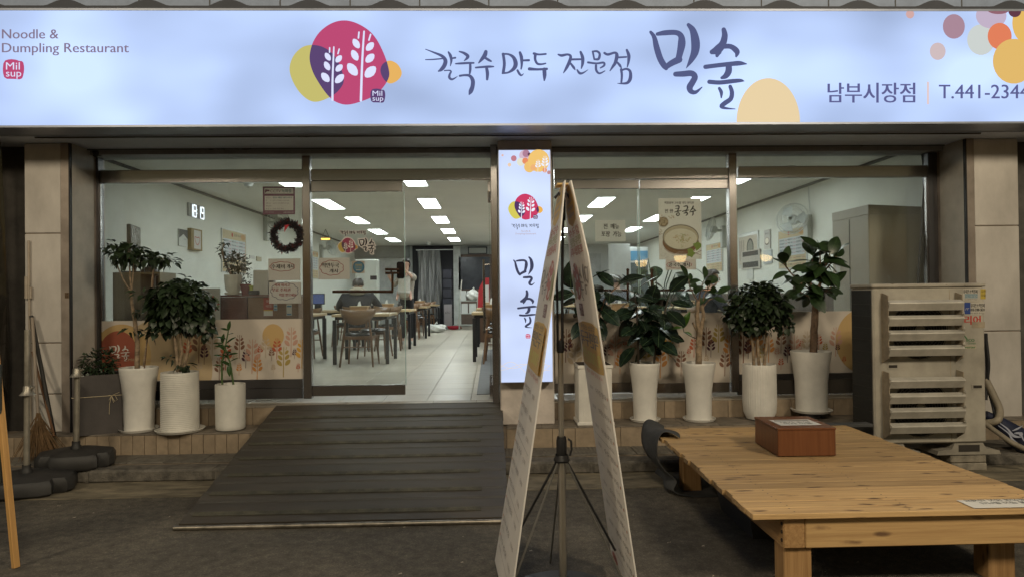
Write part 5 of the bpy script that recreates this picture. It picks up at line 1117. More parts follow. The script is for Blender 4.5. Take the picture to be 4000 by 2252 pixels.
stk = thing('small_sticker', 'small brown printed sticker on the left door jamb', 'sticker', W(261, 1152, -.456))
a = artW(-.456, .001); a.rect(253, 1142, 269, 1164, FL('stk_brown', (.14, .09, .05)), 1); a.text('소독', 254, 1151, 7, FL('stk_ink', (.03, .02, .02)), 2, w=13); a.text('필증', 254, 1161, 7, MT['stk_ink'], 2, w=13); a.build('sticker_print', stk)
rd = random.Random(77); lit = MB()
for i in range(46):
    x, y = rd.uniform(-3.2, 2.2), rd.uniform(-3.9, -1.6); s_ = rd.uniform(.003, .011)
    if RX0 - .1 < x < RX1 + .1 and y > ry0 - .05: continue
    lit.add([(x - s_, y - s_ * .5, .003), (x + s_, y - s_ * .3, .004), (x + s_ * .6, y + s_ * .6, .007), (x - s_ * .7, y + s_ * .4, .004)], [(0, 1, 2, 3)])
o = lit.build('litter', FL('litter_pale', (.42, .36, .28))); o['kind'] = 'stuff'; o['label'] = 'scattered pale scraps of paper and leaf on the asphalt'
# ================================================================== notices stuck inside the glass
kraft = cloth2('paper_kraft', (.84, .79, .76), .4); redp = FL('pen_red', (.36, .04, .04)); blkn = FL('pen_black', (.035, .032, .04)); navp = FL('pen_navy', (.04, .04, .10))
def cloud(a, cx, cy_, rx, ry, mat, w_=2.2, n_=9):
    pts = []
    for i in range(n_ * 6 + 1):
        t = 2 * math.pi * i / (n_ * 6); bump = 1 + .10 * abs(math.sin(t * n_ / 2)); pts.append((cx + rx * bump * math.cos(t), cy_ + ry * bump * math.sin(t), w_))
    a.stroke(pts, mat, 1, 2, True)
def notice(name, label, cat, x0, y0, x1, y1, mat, draw, Y=.004):
    t = thing(name, label, cat, W((x0 + x1) / 2, y1, Y))
    part('sheet', mat, t, (x0, y0, x1, y1, Y, .0015)); a = artW(Y - .0006, .0005); draw(a); a.build('print', t)
def d1(a):
    x0, y0, x1, y1 = 1027, 729, 1152, 838; m = FL('cctv_white', (.55, .52, .52)); g_ = FL('cctv_grey', (.18, .16, .18)); tl = FL('cctv_teal', (.06, .14, .17))
    a.rect(1033, 735, 1146, 757, m, 1); a.rect(1034, 766, 1146, 822, m, 1)
    a.poly([(1036, 740), (1053, 742), (1052, 748), (1042, 748), (1037, 754), (1034, 754)], MT['cctv_purple'], 2)
    a.text('CCTV', 1055, 752, 11, MT['cctv_purple'], 2, w=42); a.text('녹화중', 1100, 752, 11, tl, 2, w=39, bold=.4)
    a.text('CCTV 설치안내', 1090, 763, 4.5, FL('cctv_mauve', (.26, .16, .22)), 2, mid=True, w=42)
    for i, (s_, v) in enumerate((('촬영장소 :', '밀숲 매장 내부/외부'), ('목      적 :', '범죄 및 화재예방, 시설안전관리'), ('촬영시간 :', '24시간 연속 촬영 및 녹화'), ('촬영범위 :', ''), ('책 임 자 :', '              연락처 :'))):
        yy = 775 + i * 10.8; a.text(s_, 1038, yy, 4.5, g_, 2, w=24)
        if v.strip(): a.text(v, 1066, yy, 5.5 if i == 0 else 4.5, tl if i == 0 else g_, 2, w=76 if i == 0 else (64 if i < 3 else 50), bold=.3 if i == 0 else 0)
    a.text('세계 1위 CCTV', 1036, 832, 5, FL('cctv_pale', (.42, .33, .38)), 1, w=34); a.text('HIKVISION', 1107, 832, 5, MT['cctv_pale'], 1, w=39, shear=.25, bold=.3)
notice('security_notice', 'purple bordered camera recording notice stuck on the left window above the wreath', 'notice', 1027, 729, 1152, 838, FL('cctv_purple', (.16, .055, .11)), d1)
def d2(a):
    cloud(a, 1103, 1041, 45, 17, redp); a.text('수제비', 1060, 1048, 14, blkn, 2, w=52, bold=.7); a.text('개시', 1121, 1047, 13, blkn, 2, w=25, bold=.7)
notice('handwritten_notice', 'brown paper note with a red cloud reading sujebi on the left window under the wreath', 'notice', 1048, 1010, 1173, 1095, kraft, d2)
def d3(a):
    cloud(a, 1111, 1136, 50, 32, navp, 1.8, 11); a.text('식사 하시고', 1072, 1118, 10, redp, 2, w=60, bold=.7); a.text('무료 주차권', 1062, 1137, 11, redp, 2, w=72, bold=.7); a.text('적용 받으세요', 1090, 1156, 10, redp, 2, w=68, bold=.7)
notice('handwritten_notice', 'brown paper parking note with red writing in a dark cloud, lowest on the left window', 'notice', 1051, 1101, 1176, 1184, kraft, d3)
def d4(a):
    cloud(a, 1296, 1046, 43, 27, redp); a.text('떡만두국', 1258, 1044, 15, blkn, 2, w=66, bold=.8); a.text('개시', 1287, 1064, 12, blkn, 2, w=32, bold=.8)
notice('handwritten_notice', 'paper note with a red cloud reading dumpling soup on the closed glass door leaf', 'notice', 1244, 1007, 1366, 1091, kraft, d4, .002)
def d5(a):
    a.ell(1401, 1043, 23, 23, FL('round_blue', (.04, .16, .30)), 1, n=28); a.ell(1401, 1043, 18, 18, FL('round_blue2', (.07, .24, .40)), 1.5, n=28); a.text('안심식당', 1401, 1040, 8, FL('round_gold', (.45, .36, .12)), 2, mid=True, w=26, bold=.4); a.text('우수업소', 1401, 1050, 7, MT['round_gold'], 2, mid=True, w=24); a.rect(1391, 1053, 1411, 1056, FL('round_pale', (.5, .52, .5)), 2)
notice('round_sticker', 'round blue certification sticker on a pale square on the closed door leaf', 'sticker', 1375, 1019, 1424, 1067, FL('stk_peach', (.50, .42, .36)), d5, .002)
def d6(a):
    a.text('전  메뉴', 2388, 893, 17, blkn, 1, mid=True, w=60, bold=1.); a.text('포장  가능', 2388, 923, 17, blkn, 1, mid=True, w=78, bold=1.)
notice('takeaway_notice', 'grey printed sheet saying all dishes to go on the door right of the pillar', 'notice', 2325, 860, 2443, 943, cloth2('paper_grey_blue', (.78, .79, .78), .4), d6, .002)
def d7(a):
    k_ = FL('poster_black', (.045, .04, .042)); x0, y0 = 2573, 775
    Z = lambda x, y: (2560 + x / 3.816, 700 + y / 3.816)
    a.T = Z
    a.text('직접갈아 고소함 가득 진득한', 135, 368, 30, k_, 1, w=440, bold=2.5); a.text('진 한', 142, 500, 46, k_, 1, w=122, bold=4)
    for q in ([(300,405,12),(345,400,20),(352,430,18),(330,470,16)],[(300,440,10),(345,436,12)],[(290,492,14),(340,480,16),(385,470,10)],[(338,455,14),(338,485,12)],[(340,500,14),(312,525,16),(335,545,16),(360,522,16),(340,500,14)],
              [(425,410,14),(470,400,20),(480,430,20),(462,460,12)],[(405,482,14),(460,468,18),(500,462,10)],[(458,470,16),(455,495,14)],[(425,510,14),(470,500,22),(475,525,20),(455,545,10)],
              [(565,405,20),(550,440,22),(520,470,12)],[(550,435,14),(585,455,18),(600,470,8)],[(510,492,14),(560,480,18),(608,470,10)],[(562,485,18),(562,520,20),(550,545,10)]): a.stroke(q, k_, 1.3)
    wv = FL('poster_weave', (.50, .47, .42))
    rd = random.Random(5)
    for i in range(60):
        x, y = rd.uniform(60, 670), rd.uniform(960, 1180); s_ = rd.choice((-1, 1)); a.stroke([(x, y, 3), (x + 26, y + 16 * s_, 3)], wv, .6)
    a.ell(120, 640, 76, 82, FL('poster_bowl', (.52, .50, .46)), 1); a.ell(120, 635, 74, 72, FL('poster_bean_b', (.24, .17, .10)), 1.4)
    bn = FL('poster_bean', (.50, .39, .26))
    for i in range(70):
        r_, t = 66 * math.sqrt(rd.random()), rd.uniform(0, 6.28); x = 120 + r_ * math.cos(t)
        a.ell(max(60, x), 635 + r_ * math.sin(t) * .95, 10, 9, bn, 1.8, n=8)
    for i in range(34): a.ell(rd.choice((rd.uniform(190, 310), rd.uniform(55, 100))), rd.uniform(540, 600) if i % 2 else rd.uniform(750, 830), 9, 8, bn, 1.4, n=8)
    a.ell(378, 935, 270, 185, FL('poster_wood', (.18, .085, .04)), 2, n=36)
    for i in range(4): a.stroke([(115 + i * 6, 930 + i * 34, 6), (240, 1055 + i * 17, 6), (400, 1085 + i * 14, 6), (540, 1050 + i * 12, 6), (630, 960 + i * 26, 6)], FL('poster_wood2', (.28, .15, .08)), 2.3)
    a.ell(378, 865, 270, 190, FL('poster_rim', (.20, .17, .14)), 3, n=36); a.ell(378, 867, 258, 178, FL('poster_metal', (.52, .46, .35)), 3.4, n=36); a.ell(380, 890, 240, 152, FL('poster_soup', (.74, .70, .60)), 4, n=36)
    for i in range(46):
        x, y = rd.gauss(410, 65), rd.gauss(895, 38); c = rd.choice((FL('poster_sprout', (.30, .34, .10)), FL('poster_carrot', (.50, .32, .18)), FL('poster_bean2', (.52, .46, .24)))); a.stroke([(x, y, 5), (x + rd.uniform(-30, 30), y + rd.uniform(-15, 15), 6), (x + rd.uniform(-45, 45), y + rd.uniform(-25, 25), 4)], c, 4.5, 3)
    lg = FL('poster_leaf', (.20, .30, .055)); a.stroke([(410, 1185, 5), (520, 1140, 5), (610, 1100, 6), (688, 1060, 5)], FL('poster_twig', (.20, .09, .06)), 4.2); a.stroke([(600, 1100, 6), (685, 1135, 5)], MT['poster_twig'], 4.2)
    for P in ([(475, 1045), (520, 1028), (560, 1045), (565, 1075), (600, 1100), (570, 1130), (545, 1170), (510, 1150), (460, 1140), (490, 1095)], [(555, 965), (610, 945), (640, 935), (685, 965), (685, 1010), (650, 1040), (610, 1070), (600, 1020)]): a.poly(P, lg, 4.8)
    a.T = None
notice('noodle_poster', 'large poster of a cold bean noodle bowl stuck on the glass door leaf', 'poster', 2573, 775, 2740, 1013, cloth2('poster_paper', (.88, .86, .83), .4), d7, .002)
def d8(a): cloud(a, 2653, 1034, 46, 13, redp, 1.4, 13); a.text('콩국수 개시', 2612, 1040, 12, blkn, 2, w=82, bold=.7)
notice('handwritten_notice', 'paper strip with a red cloud reading bean noodles below the noodle poster', 'notice', 2600, 1013, 2719, 1054, kraft, d8, .002)
# wreath
wr = thing('christmas_wreath', 'dark tinsel wreath with a red ribbon hanging in the left window', 'wreath', W(1121, 922, -.05))
b = MB(); rd = random.Random(9); kk = 6.61 / F
for i in range(2600):
    t = rd.uniform(0, 6.283); rr = 51 * kk; ring = Vector((math.cos(t), 0, math.sin(t))); pt = ring * rr + Vector((rd.gauss(0, 1), rd.gauss(0, .8), rd.gauss(0, 1))) * 6 * kk
    d = (ring * rd.uniform(-1, 1) + Vector((rd.uniform(-1, 1), rd.uniform(-1, .6), rd.uniform(-1, 1)))).normalized(); l = rd.uniform(7, 13) * kk; y = d.orthogonal().normalized() * l * .28; b.cur = 1 if i % 16 == 0 else 0
    b.add([pt - y, pt + y, pt + d * l], [(0, 1, 2)])
ob = b.build('tinsel', [M('tinsel_dark', (.028, .022, .026), .4, var=.3), FL('tinsel_red', (.22, .05, .04))], wr); ob['kind'] = 'stuff'
MB().tube([(51 * kk * math.cos(t * .1963), 0, 51 * kk * math.sin(t * .1963)) for t in range(33)], .018, 6, False).build('ring', FL('ring_dark', (.015, .014, .014)), wr)
MB().add([(-.012, -.03, .10), (.03, -.03, .105), (-.015, -.035, .03)], [(0, 1, 2)]).build('ribbon', FL('ribbon_red', (.35, .02, .03)), wr)

# ================================================================== ceiling lights
dif = EM('led_diffuser', (.93, 1., .97), 15.); ledf = FL('led_frame', (.6, .62, .61))
lt0 = thing('ceiling_light', 'bright rectangular panel light recessed in the restaurant ceiling', 'ceiling light', (0, 0, CZ), 0, 'panel lights in the restaurant ceiling')
b = MB(); b.box(-.165, -.150, -.665, .665, -.012, -.001); b.box(.150, .165, -.665, .665, -.012, -.001); b.box(-.15, .15, -.665, -.65, -.012, -.001); b.box(-.15, .15, .65, .665, -.012, -.001); b.build('frame', ledf, lt0)
MB().box(-.15, .15, -.65, .65, -.008, -.002).build('diffuser', dif, lt0)
first = True
for X in (-2.84, -1.07, .45, 1.96, 3.58):
    for k in range(5):
        o = lt0 if first else dup(lt0); first = False; o['label'] = 'bright rectangular ceiling panel light in the row ' + {-2.84: 'nearest the left wall', -1.07: 'over the aisle tables', .45: 'behind the central pillar', 1.96: 'over the diner in the checked shirt', 3.58: 'nearest the right wall'}[X]; o.location = (X, 2.91 + k * 2.65, CZ)
# small ceiling things
for X, Y, lab in ((-3.35, 3.0, 'small white ceiling sensor near the left wall of the restaurant'), (3.9, 2.2, 'small white ceiling sensor near the right wall of the restaurant'), (-1.9, 14.5, 'small white dome camera at the back of the restaurant ceiling')):
    t = thing('ceiling_sensor', lab, 'sensor', (X, Y, CZ)); MB().lathe([(.001, -.10), (.05, -.09), (.07, -.05), (.075, -.001)], 16).build('housing', ledf, t, True); MB().lathe([(.001, -.105), (.02, -.10)], 10).build('lens', gasket, t)

# ================================================================== tables and chairs
ttop = wood('table_top_wood', (.52, .40, .23), (.42, .31, .17), (.3, .2, .1), .4, 1, False, .5, .05); blkm = M('leg_black', (.018, .018, .02), .4, .3)
chw = wood('chair_wood', (.16, .085, .042), (.115, .058, .028), (.08, .04, .02), .35, 2, False, .7, .05); chb = wood('chair_back_wood', (.20, .115, .055), (.15, .08, .038), (.08, .04, .02), .3, 0, False, .7, .05); lea = M('seat_leather', (.014, .014, .016), .25, var=.2)
tb0 = thing('dining_table', 'x', 'table', (0, 0, 0))
MB().bbox(-.42, .42, -.46, .46, .70, .738, .004).build('table_top', ttop, tb0)
MB().box(-.38, .38, -.42, .42, .655, .699).build('apron', blkm, tb0)
for x in (-1, 1):
    for y in (-1, 1): MB().bbox(x * .385 - .025, x * .385 + .025, y * .425 - .025, y * .425 + .025, 0, .654, .003).build('leg', blkm, tb0)
ch0 = thing('dining_chair', 'x', 'chair', (0, 0, 0))
b = MB(); n_ = 12; v = []
for i in range(n_ + 1):
    t = -1 + 2 * i / n_; x = .25 * math.sin(t * 1.1) / math.sin(1.1); y = -.235 + .09 * (t * t); hh = .095 * (1 - .45 * abs(t) ** 2.4)
    zt_, zb_ = .80 + .022 * t * t, .80 - .20 * (1 - abs(t) ** 2.3) - .006
    for zz, dy in ((zb_, .014), ((zt_ + zb_) / 2, 0), (zt_, -.014)): v.append((x, y + dy, zz))
b.add(v, [(i * 3 + j, (i + 1) * 3 + j, (i + 1) * 3 + j + 1, i * 3 + j + 1) for i in range(n_) for j in range(2)]); o = b.build('backrest', chb, ch0, True); md = o.modifiers.new('s', 'SOLIDIFY'); md.thickness = .014
MB().lathe([(.001, .45), (.12, .478), (.20, .474), (.222, .455), (.215, .435), (.001, .432)], 20).build('seat', lea, ch0, True)
b = MB(); b.bbox(-.20, .20, .155, .185, .385, .43, .004); b.bbox(-.185, .185, -.215, -.19, .385, .43, .004); b.bbox(-.205, -.18, -.19, .16, .385, .43, .004); b.bbox(.18, .205, -.19, .16, .385, .43, .004); b.build('seat_frame', chw, ch0)
for s_ in (-1, 1):
    MB().tube([(s_ * .235, -.29, 0), (s_ * .195, -.215, .42), (s_ * .165, -.20, .70)], [.013, .019, .012], 8).build('leg', chw, ch0, True); MB().tube([(s_ * .225, .215, 0), (s_ * .195, .17, .43)], [.012, .019], 8).build('leg', chw, ch0, True)
MB().tube([(-.20, -.235, .28), (.20, -.235, .28)], .009, 6).build('stretcher', chw, ch0)
TABS = [(-1.93, 4.02, 'A', 'aisle table nearest the closed door leaf'), (-1.93, 6.80, 'A', 'aisle table just before the standing woman'), (-1.93, 10.0, 'A', 'aisle table just behind the standing woman'), (-1.93, 13.1, 'A', 'aisle table nearest the grey curtain'),
        (-3.08, 4.15, 'B', 'table next to the reception counter'), (-2.95, 6.75, 'B', 'table where the man in the hooded jacket sits'), (-3.2, 10.0, 'B', 'left table level with the white standing air conditioner'), (.12, 4.15, 'C', 'first table right of the aisle'), (.12, 7.1, 'C', 'second table right of the aisle'), (.12, 10.2, 'C', 'third table right of the aisle'),
        (2.05, 3.6, 'D', 'table behind the dark rubber plant'), (2.15, 6.6, 'D', 'table of the diner in the checked shirt'), (3.7, 3.2, 'E', 'table by the right wall next to the diner in navy'), (3.75, 6.0, 'E', 'table by the right wall under the menu boards'), (2.1, 9.6, 'D', 'far table on the right side before the rear door')]
fT = fC = True
chairs = []
for X, Y, c, lab in TABS:
    o = tb0 if fT else dup(tb0); fT = False; o.location = (X, Y, FL_Z); o['label'] = 'light wood black-legged ' + lab; o['group'] = 'dining tables'
    side_ = [(0, -.56, 0, 'street side'), (0, .62, math.pi, 'kitchen side')]
    for dx, dy, rz, w_ in side_:
        if (c == 'A' and 6 < Y < 7.5 and dy > 0): continue
        if c == 'E' and Y < 4: dx, dy, rz = -.62, 0, -math.pi / 2
        if c == 'E' and Y < 4 and w_ == 'kitchen side': continue
        if c == 'B' and 6 < Y < 7.5 and dy < 0: dx = .48
        chairs.append((X + dx + (0.02 if c == 'A' else 0), Y + dy, rz + random.uniform(-.07, .07), lab, w_))
for X, Y, rz, lab, w_ in chairs:
    o = ch0 if fC else dup(ch0); fC = False; o.location = (X, Y, FL_Z); o.rotation_euler = (0, 0, rz); o['label'] = 'wooden chair, ' + w_ + ' of ' + lab; o['group'] = 'dining chairs'
tis = FL('tissue_white', (.7, .7, .68)); tb = wood('tissue_box_wood', (.33, .20, .10), (.26, .15, .07), (.1, .06, .03), .4, 0, False)
bx0_ = thing('tissue_box', 'x', 'tissue box', (0, 0, 0)); MB().bbox(-.13, .13, -.07, .07, 0, .10, .004).build('box', tb, bx0_); MB().bbox(-.14, .14, -.08, .08, .10, .112, .003).build('lid', ttop, bx0_)
b = MB(); b.add([(-.03, -.02, .112), (.03, -.01, .112), (.02, .02, .112), (-.02, .02, .112), (.01, 0, .19), (-.02, .01, .165)], [(0, 1, 4), (1, 2, 4), (2, 3, 5), (3, 0, 5), (0, 4, 5), (2, 5, 4)]); b.build('tissue', tis, bx0_)
fB = True
for X, Y, c, lab in TABS:
    o = bx0_ if fB else dup(bx0_); fB = False; o.location = (X - .12 if c != 'B' else X + .1, Y + .12, FL_Z + .738); o['label'] = 'wooden tissue box on the ' + lab; o['group'] = 'tissue boxes on the tables'
spray = thing('sauce_bottle', 'dark sauce bottle on the table just before the standing woman', 'bottle', (-1.75, 6.5, FL_Z + .738)); MB().lathe([(.001, 0), (.03, 0), (.03, .10), (.012, .13), (.012, .16), (.001, .16)], 12).build('bottle', gasket, spray, True)
mat_ = MB().box(-.16, .42, .30, 6.0, FL_Z + .001, FL_Z + .006).build('floor_runner', M('runner_grey', (.10, .105, .11), .6, var=.2, scale=8)); tag(mat_, 'dark grey tiled runner strip on the floor beside the open door leaf', 'floor runner')

# ================================================================== left side of the room
cab = thing('open_cabinet', 'olive brown open shelf cabinet behind the left window', 'cabinet', (W(530, 1240, .95).x, .95, FL_Z))
cbm = wood('cabinet_wood', (.20, .165, .10), (.165, .135, .08), (.1, .08, .05), .5, 2, False, .4, .04); ch = W(530, 1063, .95).z - FL_Z
x0c, x1c, x2c = [W(px, 1150, .95).x - cab.location.x for px in (441, 549, 622)]
MB().box(x0c, x1c, 0, .45, 0, ch).build('cabinet_body', cbm, cab)
b = MB(); b.box(x1c + .001, x2c, .02, .40, ch - .02, ch); b.box(x2c - .015, x2c, .02, .40, ch - .30, ch - .02); b.box(x1c + .001, x2c - .016, .02, .40, ch - .30, ch - .285); b.box(x1c + .001, x2c, .38, .40, 0, ch - .3); b.box(x1c + .001, x2c, .02, .40, ch - .52, ch - .5); b.build('side_shelf', wood('shelf_light', (.34, .29, .17), (.28, .23, .13), (.1, .08, .05), .5, 0, False), cab)
MB().box(x1c + .02, x2c - .02, .30, .36, ch - .285, ch - .03).build('shelf_box', FL('shelf_dark', (.05, .048, .045)), cab); MB().box(x1c + .03, x2c - .03, .1, .36, ch - .8, ch - .53).build('blue_folder', FL('folder_blue', (.03, .04, .16)), cab)
mon = thing('computer_monitor', 'black monitor turned sideways on the open cabinet', 'monitor', (W(520, 1062, 1.1).x, 1.12, FL_Z + ch))
o = MB().bbox(-.02, .02, -.22, .22, .10, .52, .006).build('screen_case', pl, mon); MB().box(.0205, .023, -.20, .20, .13, .50).build('screen', M('screen_grey', (.12, .125, .125), .25), mon); MB().bbox(-.10, .10, -.10, .10, 0, .015, .004).build('stand_base', pl, mon); MB().tube([(0, 0, .01), (0, 0, .12)], .02).build('stand_neck', pl, mon)
MB().box(-.0235, -.021, -.20, .20, .13, .50).build('back_shell', pl, mon); mon.rotation_euler = (0, 0, R(14))
mo = thing('desk_lamp_shade', 'low dark dome on the cabinet beside the monitor', 'lamp', (W(583, 1060, 1.1).x, 1.12, FL_Z + ch)); MB().lathe([(.001, .07), (.05, .06), (.09, .03), (.10, 0)], 16).build('dome', pl, mo, True)
pb_ = thing('display_panel', 'pale printed panel with a flower ring leaning behind the left window', 'panel', (W(725, 1240, 1.2).x, 1.2, FL_Z))
xa, xb, zt_ = W(596, 1180, 1.2).x - pb_.location.x, W(859, 1180, 1.2).x - pb_.location.x, W(725, 1126, 1.2).z - FL_Z
MB().box(xa, xb, 0, .02, 0, zt_).build('panel_board', M('panel_grey', (.36, .36, .34), .5), pb_)
a = artW(1.199, .001); rd = random.Random(2)
for i in range(30): t = i * .2094; a.leaf(822 + 31 * math.cos(t), 1187 + 29 * math.sin(t), 6, 3, rd.uniform(0, 180), rd.choice((FL('fl_red', (.35, .06, .06)), FL('fl_green', (.12, .18, .07)))), 1)
a.text('고객님 주문', 821, 1184, 6, blkn, 1, mid=True, w=44); a.text('감사합니다', 821, 1193, 6, blkn, 1, mid=True, w=34); a.build('flower_print', pb_)
ct = thing('reception_counter', 'brown wooden reception counter behind the left window', 'counter', (W(1036, 1240, 1.35).x, 1.35, FL_Z))
zc = W(1036, 1150, 1.35).z - FL_Z; xa, xm, xb = [W(px, 1190, 1.35).x - ct.location.x for px in (863, 968, 1165)]
MB().bbox(xm, xb, 0, .5, 0, zc - .022, .004).build('counter_front', wood('counter_wood', (.21, .115, .058), (.16, .085, .042), (.1, .05, .03), .4, 0, False, .5, .04), ct); MB().bbox(xa, xm - .002, -.02, .5, 0, zc - .022, .004).build('counter_end', wood('counter_red', (.12, .042, .028), (.09, .03, .02), (.05, .02, .01), .4, 0, False, .5, .04), ct); MB().bbox(xa - .01, xb + .01, -.03, .52, zc - .02, zc, .004).build('counter_top', MT['counter_red'], ct)
CZT = FL_Z + zc
def on_counter(px, Y=1.55): return (W(px, 1150, Y).x, Y, CZT)
jp = thing('potted_plant', 'bushy succulent in a fluted cream pot on the reception counter', 'potted plant', on_counter(912, 1.5))
MB().lathe([(.06, .03), (.085, .06), (.095, .15), (.10, .235), (.09, .235), (.085, .2)], 48, (0, 0, 0), .03, 12).build('pot', potw2, jp, True); MB().lathe([(.05, 0), (.09, .005), (.10, .03), (.05, .03)], 24).build('saucer', potw2, jp, True)
kj = (1.5 - CAM.y) / F
foliage('foliage', jp, [(.04, 0, .36, .12, .10, .12), (.14, 0, .33, .07, .05, .05), (.0, 0, .45, .06, .06, .05)], 420, .045, green_d, .0, 33, .6, .3)
MB().tube([(-.02, 0, .22), (-.10, 0, .40), (-.13, 0, .52), (-.10, 0, .60)], [.014, .012, .010, .007], 8).build('stem', barkm, jp, True); foliage('stem_leaves', jp, [(-.14, 0, .52, .035, .03, .07), (-.09, 0, .615, .05, .03, .015)], 40, .05, green_d, .1, 34, .6, .1)
rp_ = thing('potted_plant', 'small leafy plant in a dark red plastic pot on the reception counter', 'potted plant', on_counter(960, 1.5)); MB().lathe([(.045, 0), (.055, .10), (.062, .10), (.062, .125), (.05, .125), (.05, .09)], 20).build('pot', FL('pot_red', (.16, .035, .035)), rp_, True); foliage('foliage', rp_, [(0, 0, .19, .06, .05, .08)], 90, .035, green_d, 0, 35, .6, .1)
ye = MB().lathe([(.001, 0), (.02, 0), (.02, .09), (.028, .10), (.028, .11), (.001, .11)], 14).build('paper_cup', FL('cup_lime', (.42, .46, .10))); ye.location = on_counter(982, 1.46); tag(ye, 'lime green container beside the red pot on the reception counter', 'container')
pos = thing('payment_terminal', 'white cash register and card terminal on the reception counter', 'cash register', on_counter(1015, 1.6)); pos.rotation_euler = (0, 0, R(12))
b = MB(); b.prism([(-.12, 0), (.12, 0), (.10, .22), (.0, .29), (-.10, .28)], (-.05, -.08, 0), (0, 1, 0), (0, 0, 1), (1, 0, 0), .16); b.build('register_body', FL('register_white', (.45, .45, .43)), pos); MB().bbox(-.10, .02, -.22, -.14, 0, .05, .01).build('card_reader', pl, pos); MB().bbox(.12, .17, -.14, .1, 0, .22, .01).build('printer', pl, pos)
o = MB().box(-.05, .05, -.165, -.162, .12, .28).build('price_card', FL('card_pale', (.55, .56, .5)), pos)
for x0, x1, y0, y1, m, lab in ((1029, 1067, 1161, 1233, FL('leaf_red', (.28, .05, .035)), 'red and yellow printed flyer hanging on the counter front'), (1069, 1083, 1186, 1212, FL('leaf_blue', (.35, .42, .45)), 'narrow blue flyer hanging on the counter front'), (1119, 1140, 1186, 1231, FL('leaf_pale', (.5, .5, .46)), 'pale printed flyer with a drawing on the counter front')):
    t = thing('flyer', lab, 'flyer', W((x0 + x1) / 2, y1, 1.345)); part('sheet', m, t, (x0, y0, x1, y1, 1.343, .003)); a = artW(1.342, .0008)
    if x0 == 1029: a.rect(1030, 1213, 1066, 1232, FL('fly_white', (.55, .53, .5)), 1); a.rect(1030, 1209, 1066, 1213, FL('fly_yellow', (.5, .35, .05)), 1); a.text('모바일', 1040, 1180, 9, MT['fly_white'], 1, w=22); a.text('식권 할인', 1038, 1198, 8, MT['fly_white'], 1, w=26)
    else: a.rect(x0 + 2, y0 + 6, x1 - 2, y0 + 12, FL('fly_blue', (.08, .2, .35)), 1); a.rect(x0 + 2, y1 - 8, x1 - 2, y1 - 2, MT['fly_blue'], 1)
    a.build('print', t)
# wall boards and posters
def wall_board(name, label, cat, left, px0, px1, py0, py1, mat, draw=None, d=.02, group=None):
    X = (XL + d) if left else (XR - d); pm, qm = (py0 + py1) / 2, (px0 + px1) / 2
    ya, yb = WX(px0, pm, X).y, WX(px1, pm, X).y; z1, z0 = WX(qm, py0, X).z, WX(qm, py1, X).z
    t = thing(name, label, cat, (X, (ya + yb) / 2, z0), 0, group)
    MB().box(min(X, XL + .002 if left else XR - .002), max(X, XL + .002 if left else XR - .002), min(ya, yb), max(ya, yb), z0, z1).build('board', mat, t, world=True)
    if draw:
        a = artP((X + (.001 if left else -.001), ya, z1), (0, 1, 0) if left else (0, -1, 0), (0, 0, 1), (1 if left else -1, 0, 0)); draw(a, abs(yb - ya), z1 - z0); a.build('print', t)
    return t
mred, mblk = FL('menu_red', (.40, .07, .06)), FL('menu_black', (.07, .065, .07)); mtan = FL('menu_tan', (.50, .42, .27)); mblu = FL('menu_blue', (.50, .55, .58)); acr = M('acrylic', (.58, .60, .58), .12, var=.03)
MENU = (('육수칼국수', '7,000', '떡만두국', '8,000', '고기만두', '5,000'), ('만두칼국수', '7,500', '떡국', '8,000', '김치만두', '5,000'), ('바지락국수', '8,000', '수제비', '8,000', '왕만두', '6,000'), ('비빔국수', '8,000', '육개장', '9,000', '손만두', '5,000'), ('콩국수', '9,000', '만두국', '7,000', '떡만두', '5,500'))
def menu(a, w_, h_):
    a.rect(.02 * w_, .02 * h_, .98 * w_, .98 * h_, mtan, 1); a.rect(.05 * w_, .22 * h_, .95 * w_, .68 * h_, mblu, 2)
    a.ell(.40 * w_, .11 * h_, .05 * h_, .05 * h_, mred, 2); a.text('밀숲', .47 * w_, .13 * h_, .06 * h_, mblk, 2, w=.12 * w_); a.text('메뉴판', .61 * w_, .13 * h_, .05 * h_, mblk, 2, w=.16 * w_); a.ell(.85 * w_, .12 * h_, .10 * w_, .07 * h_, FL('menu_orange', (.5, .3, .14)), 2)
    for i in range(5):
        for j in range(3): a.text(MENU[i][j * 2], (.07 + .30 * j) * w_, (.29 + .085 * i) * h_, .036 * h_, mblk, 3, w=.17 * w_, bold=.002); a.text(MENU[i][j * 2 + 1], (.255 + .30 * j) * w_, (.29 + .085 * i) * h_, .03 * h_, mred, 3, w=.09 * w_)
    for i in range(3):
        for j in range(3): a.text(('수육', '비빔국수', '만두', '국수', '김치', '떡', '왕만두', '수제비', '만두국')[i * 3 + j], (.07 + .30 * j) * w_, (.76 + .08 * i) * h_, .036 * h_, mblk, 3, w=.15 * w_); a.text('4,000', (.255 + .30 * j) * w_, (.76 + .08 * i) * h_, .03 * h_, mred, 3, w=.09 * w_)
wall_board('menu_board', 'framed price menu on the left wall above the counter plant', 'menu board', True, 867, 962, 902, 1066, acr, menu)
wall_board('menu_board', 'framed price menu on the left wall beside the dumpling soup note', 'menu board', True, 1213, 1243, 980, 1088, acr, menu)
wall_board('menu_board', 'framed price menu on the right wall below the nearer wall fan', 'menu board', False, 3040, 3150, 892, 1047, acr, menu)
wall_board('menu_board', 'framed price menu on the right wall below the farther wall fan', 'menu board', False, 2758, 2822, 950, 1062, acr, menu)
def info(a, w_, h_): a.poly([(0, h_ * .55), (w_ / 2, h_ * .27), (w_, h_ * .55), (w_, 0), (0, 0)], FL('info_dark', (.06, .065, .07)), 1); a.text('안내', w_ * .55, h_ * .6, h_ * .05, mblk, 1, w=w_ * .25)
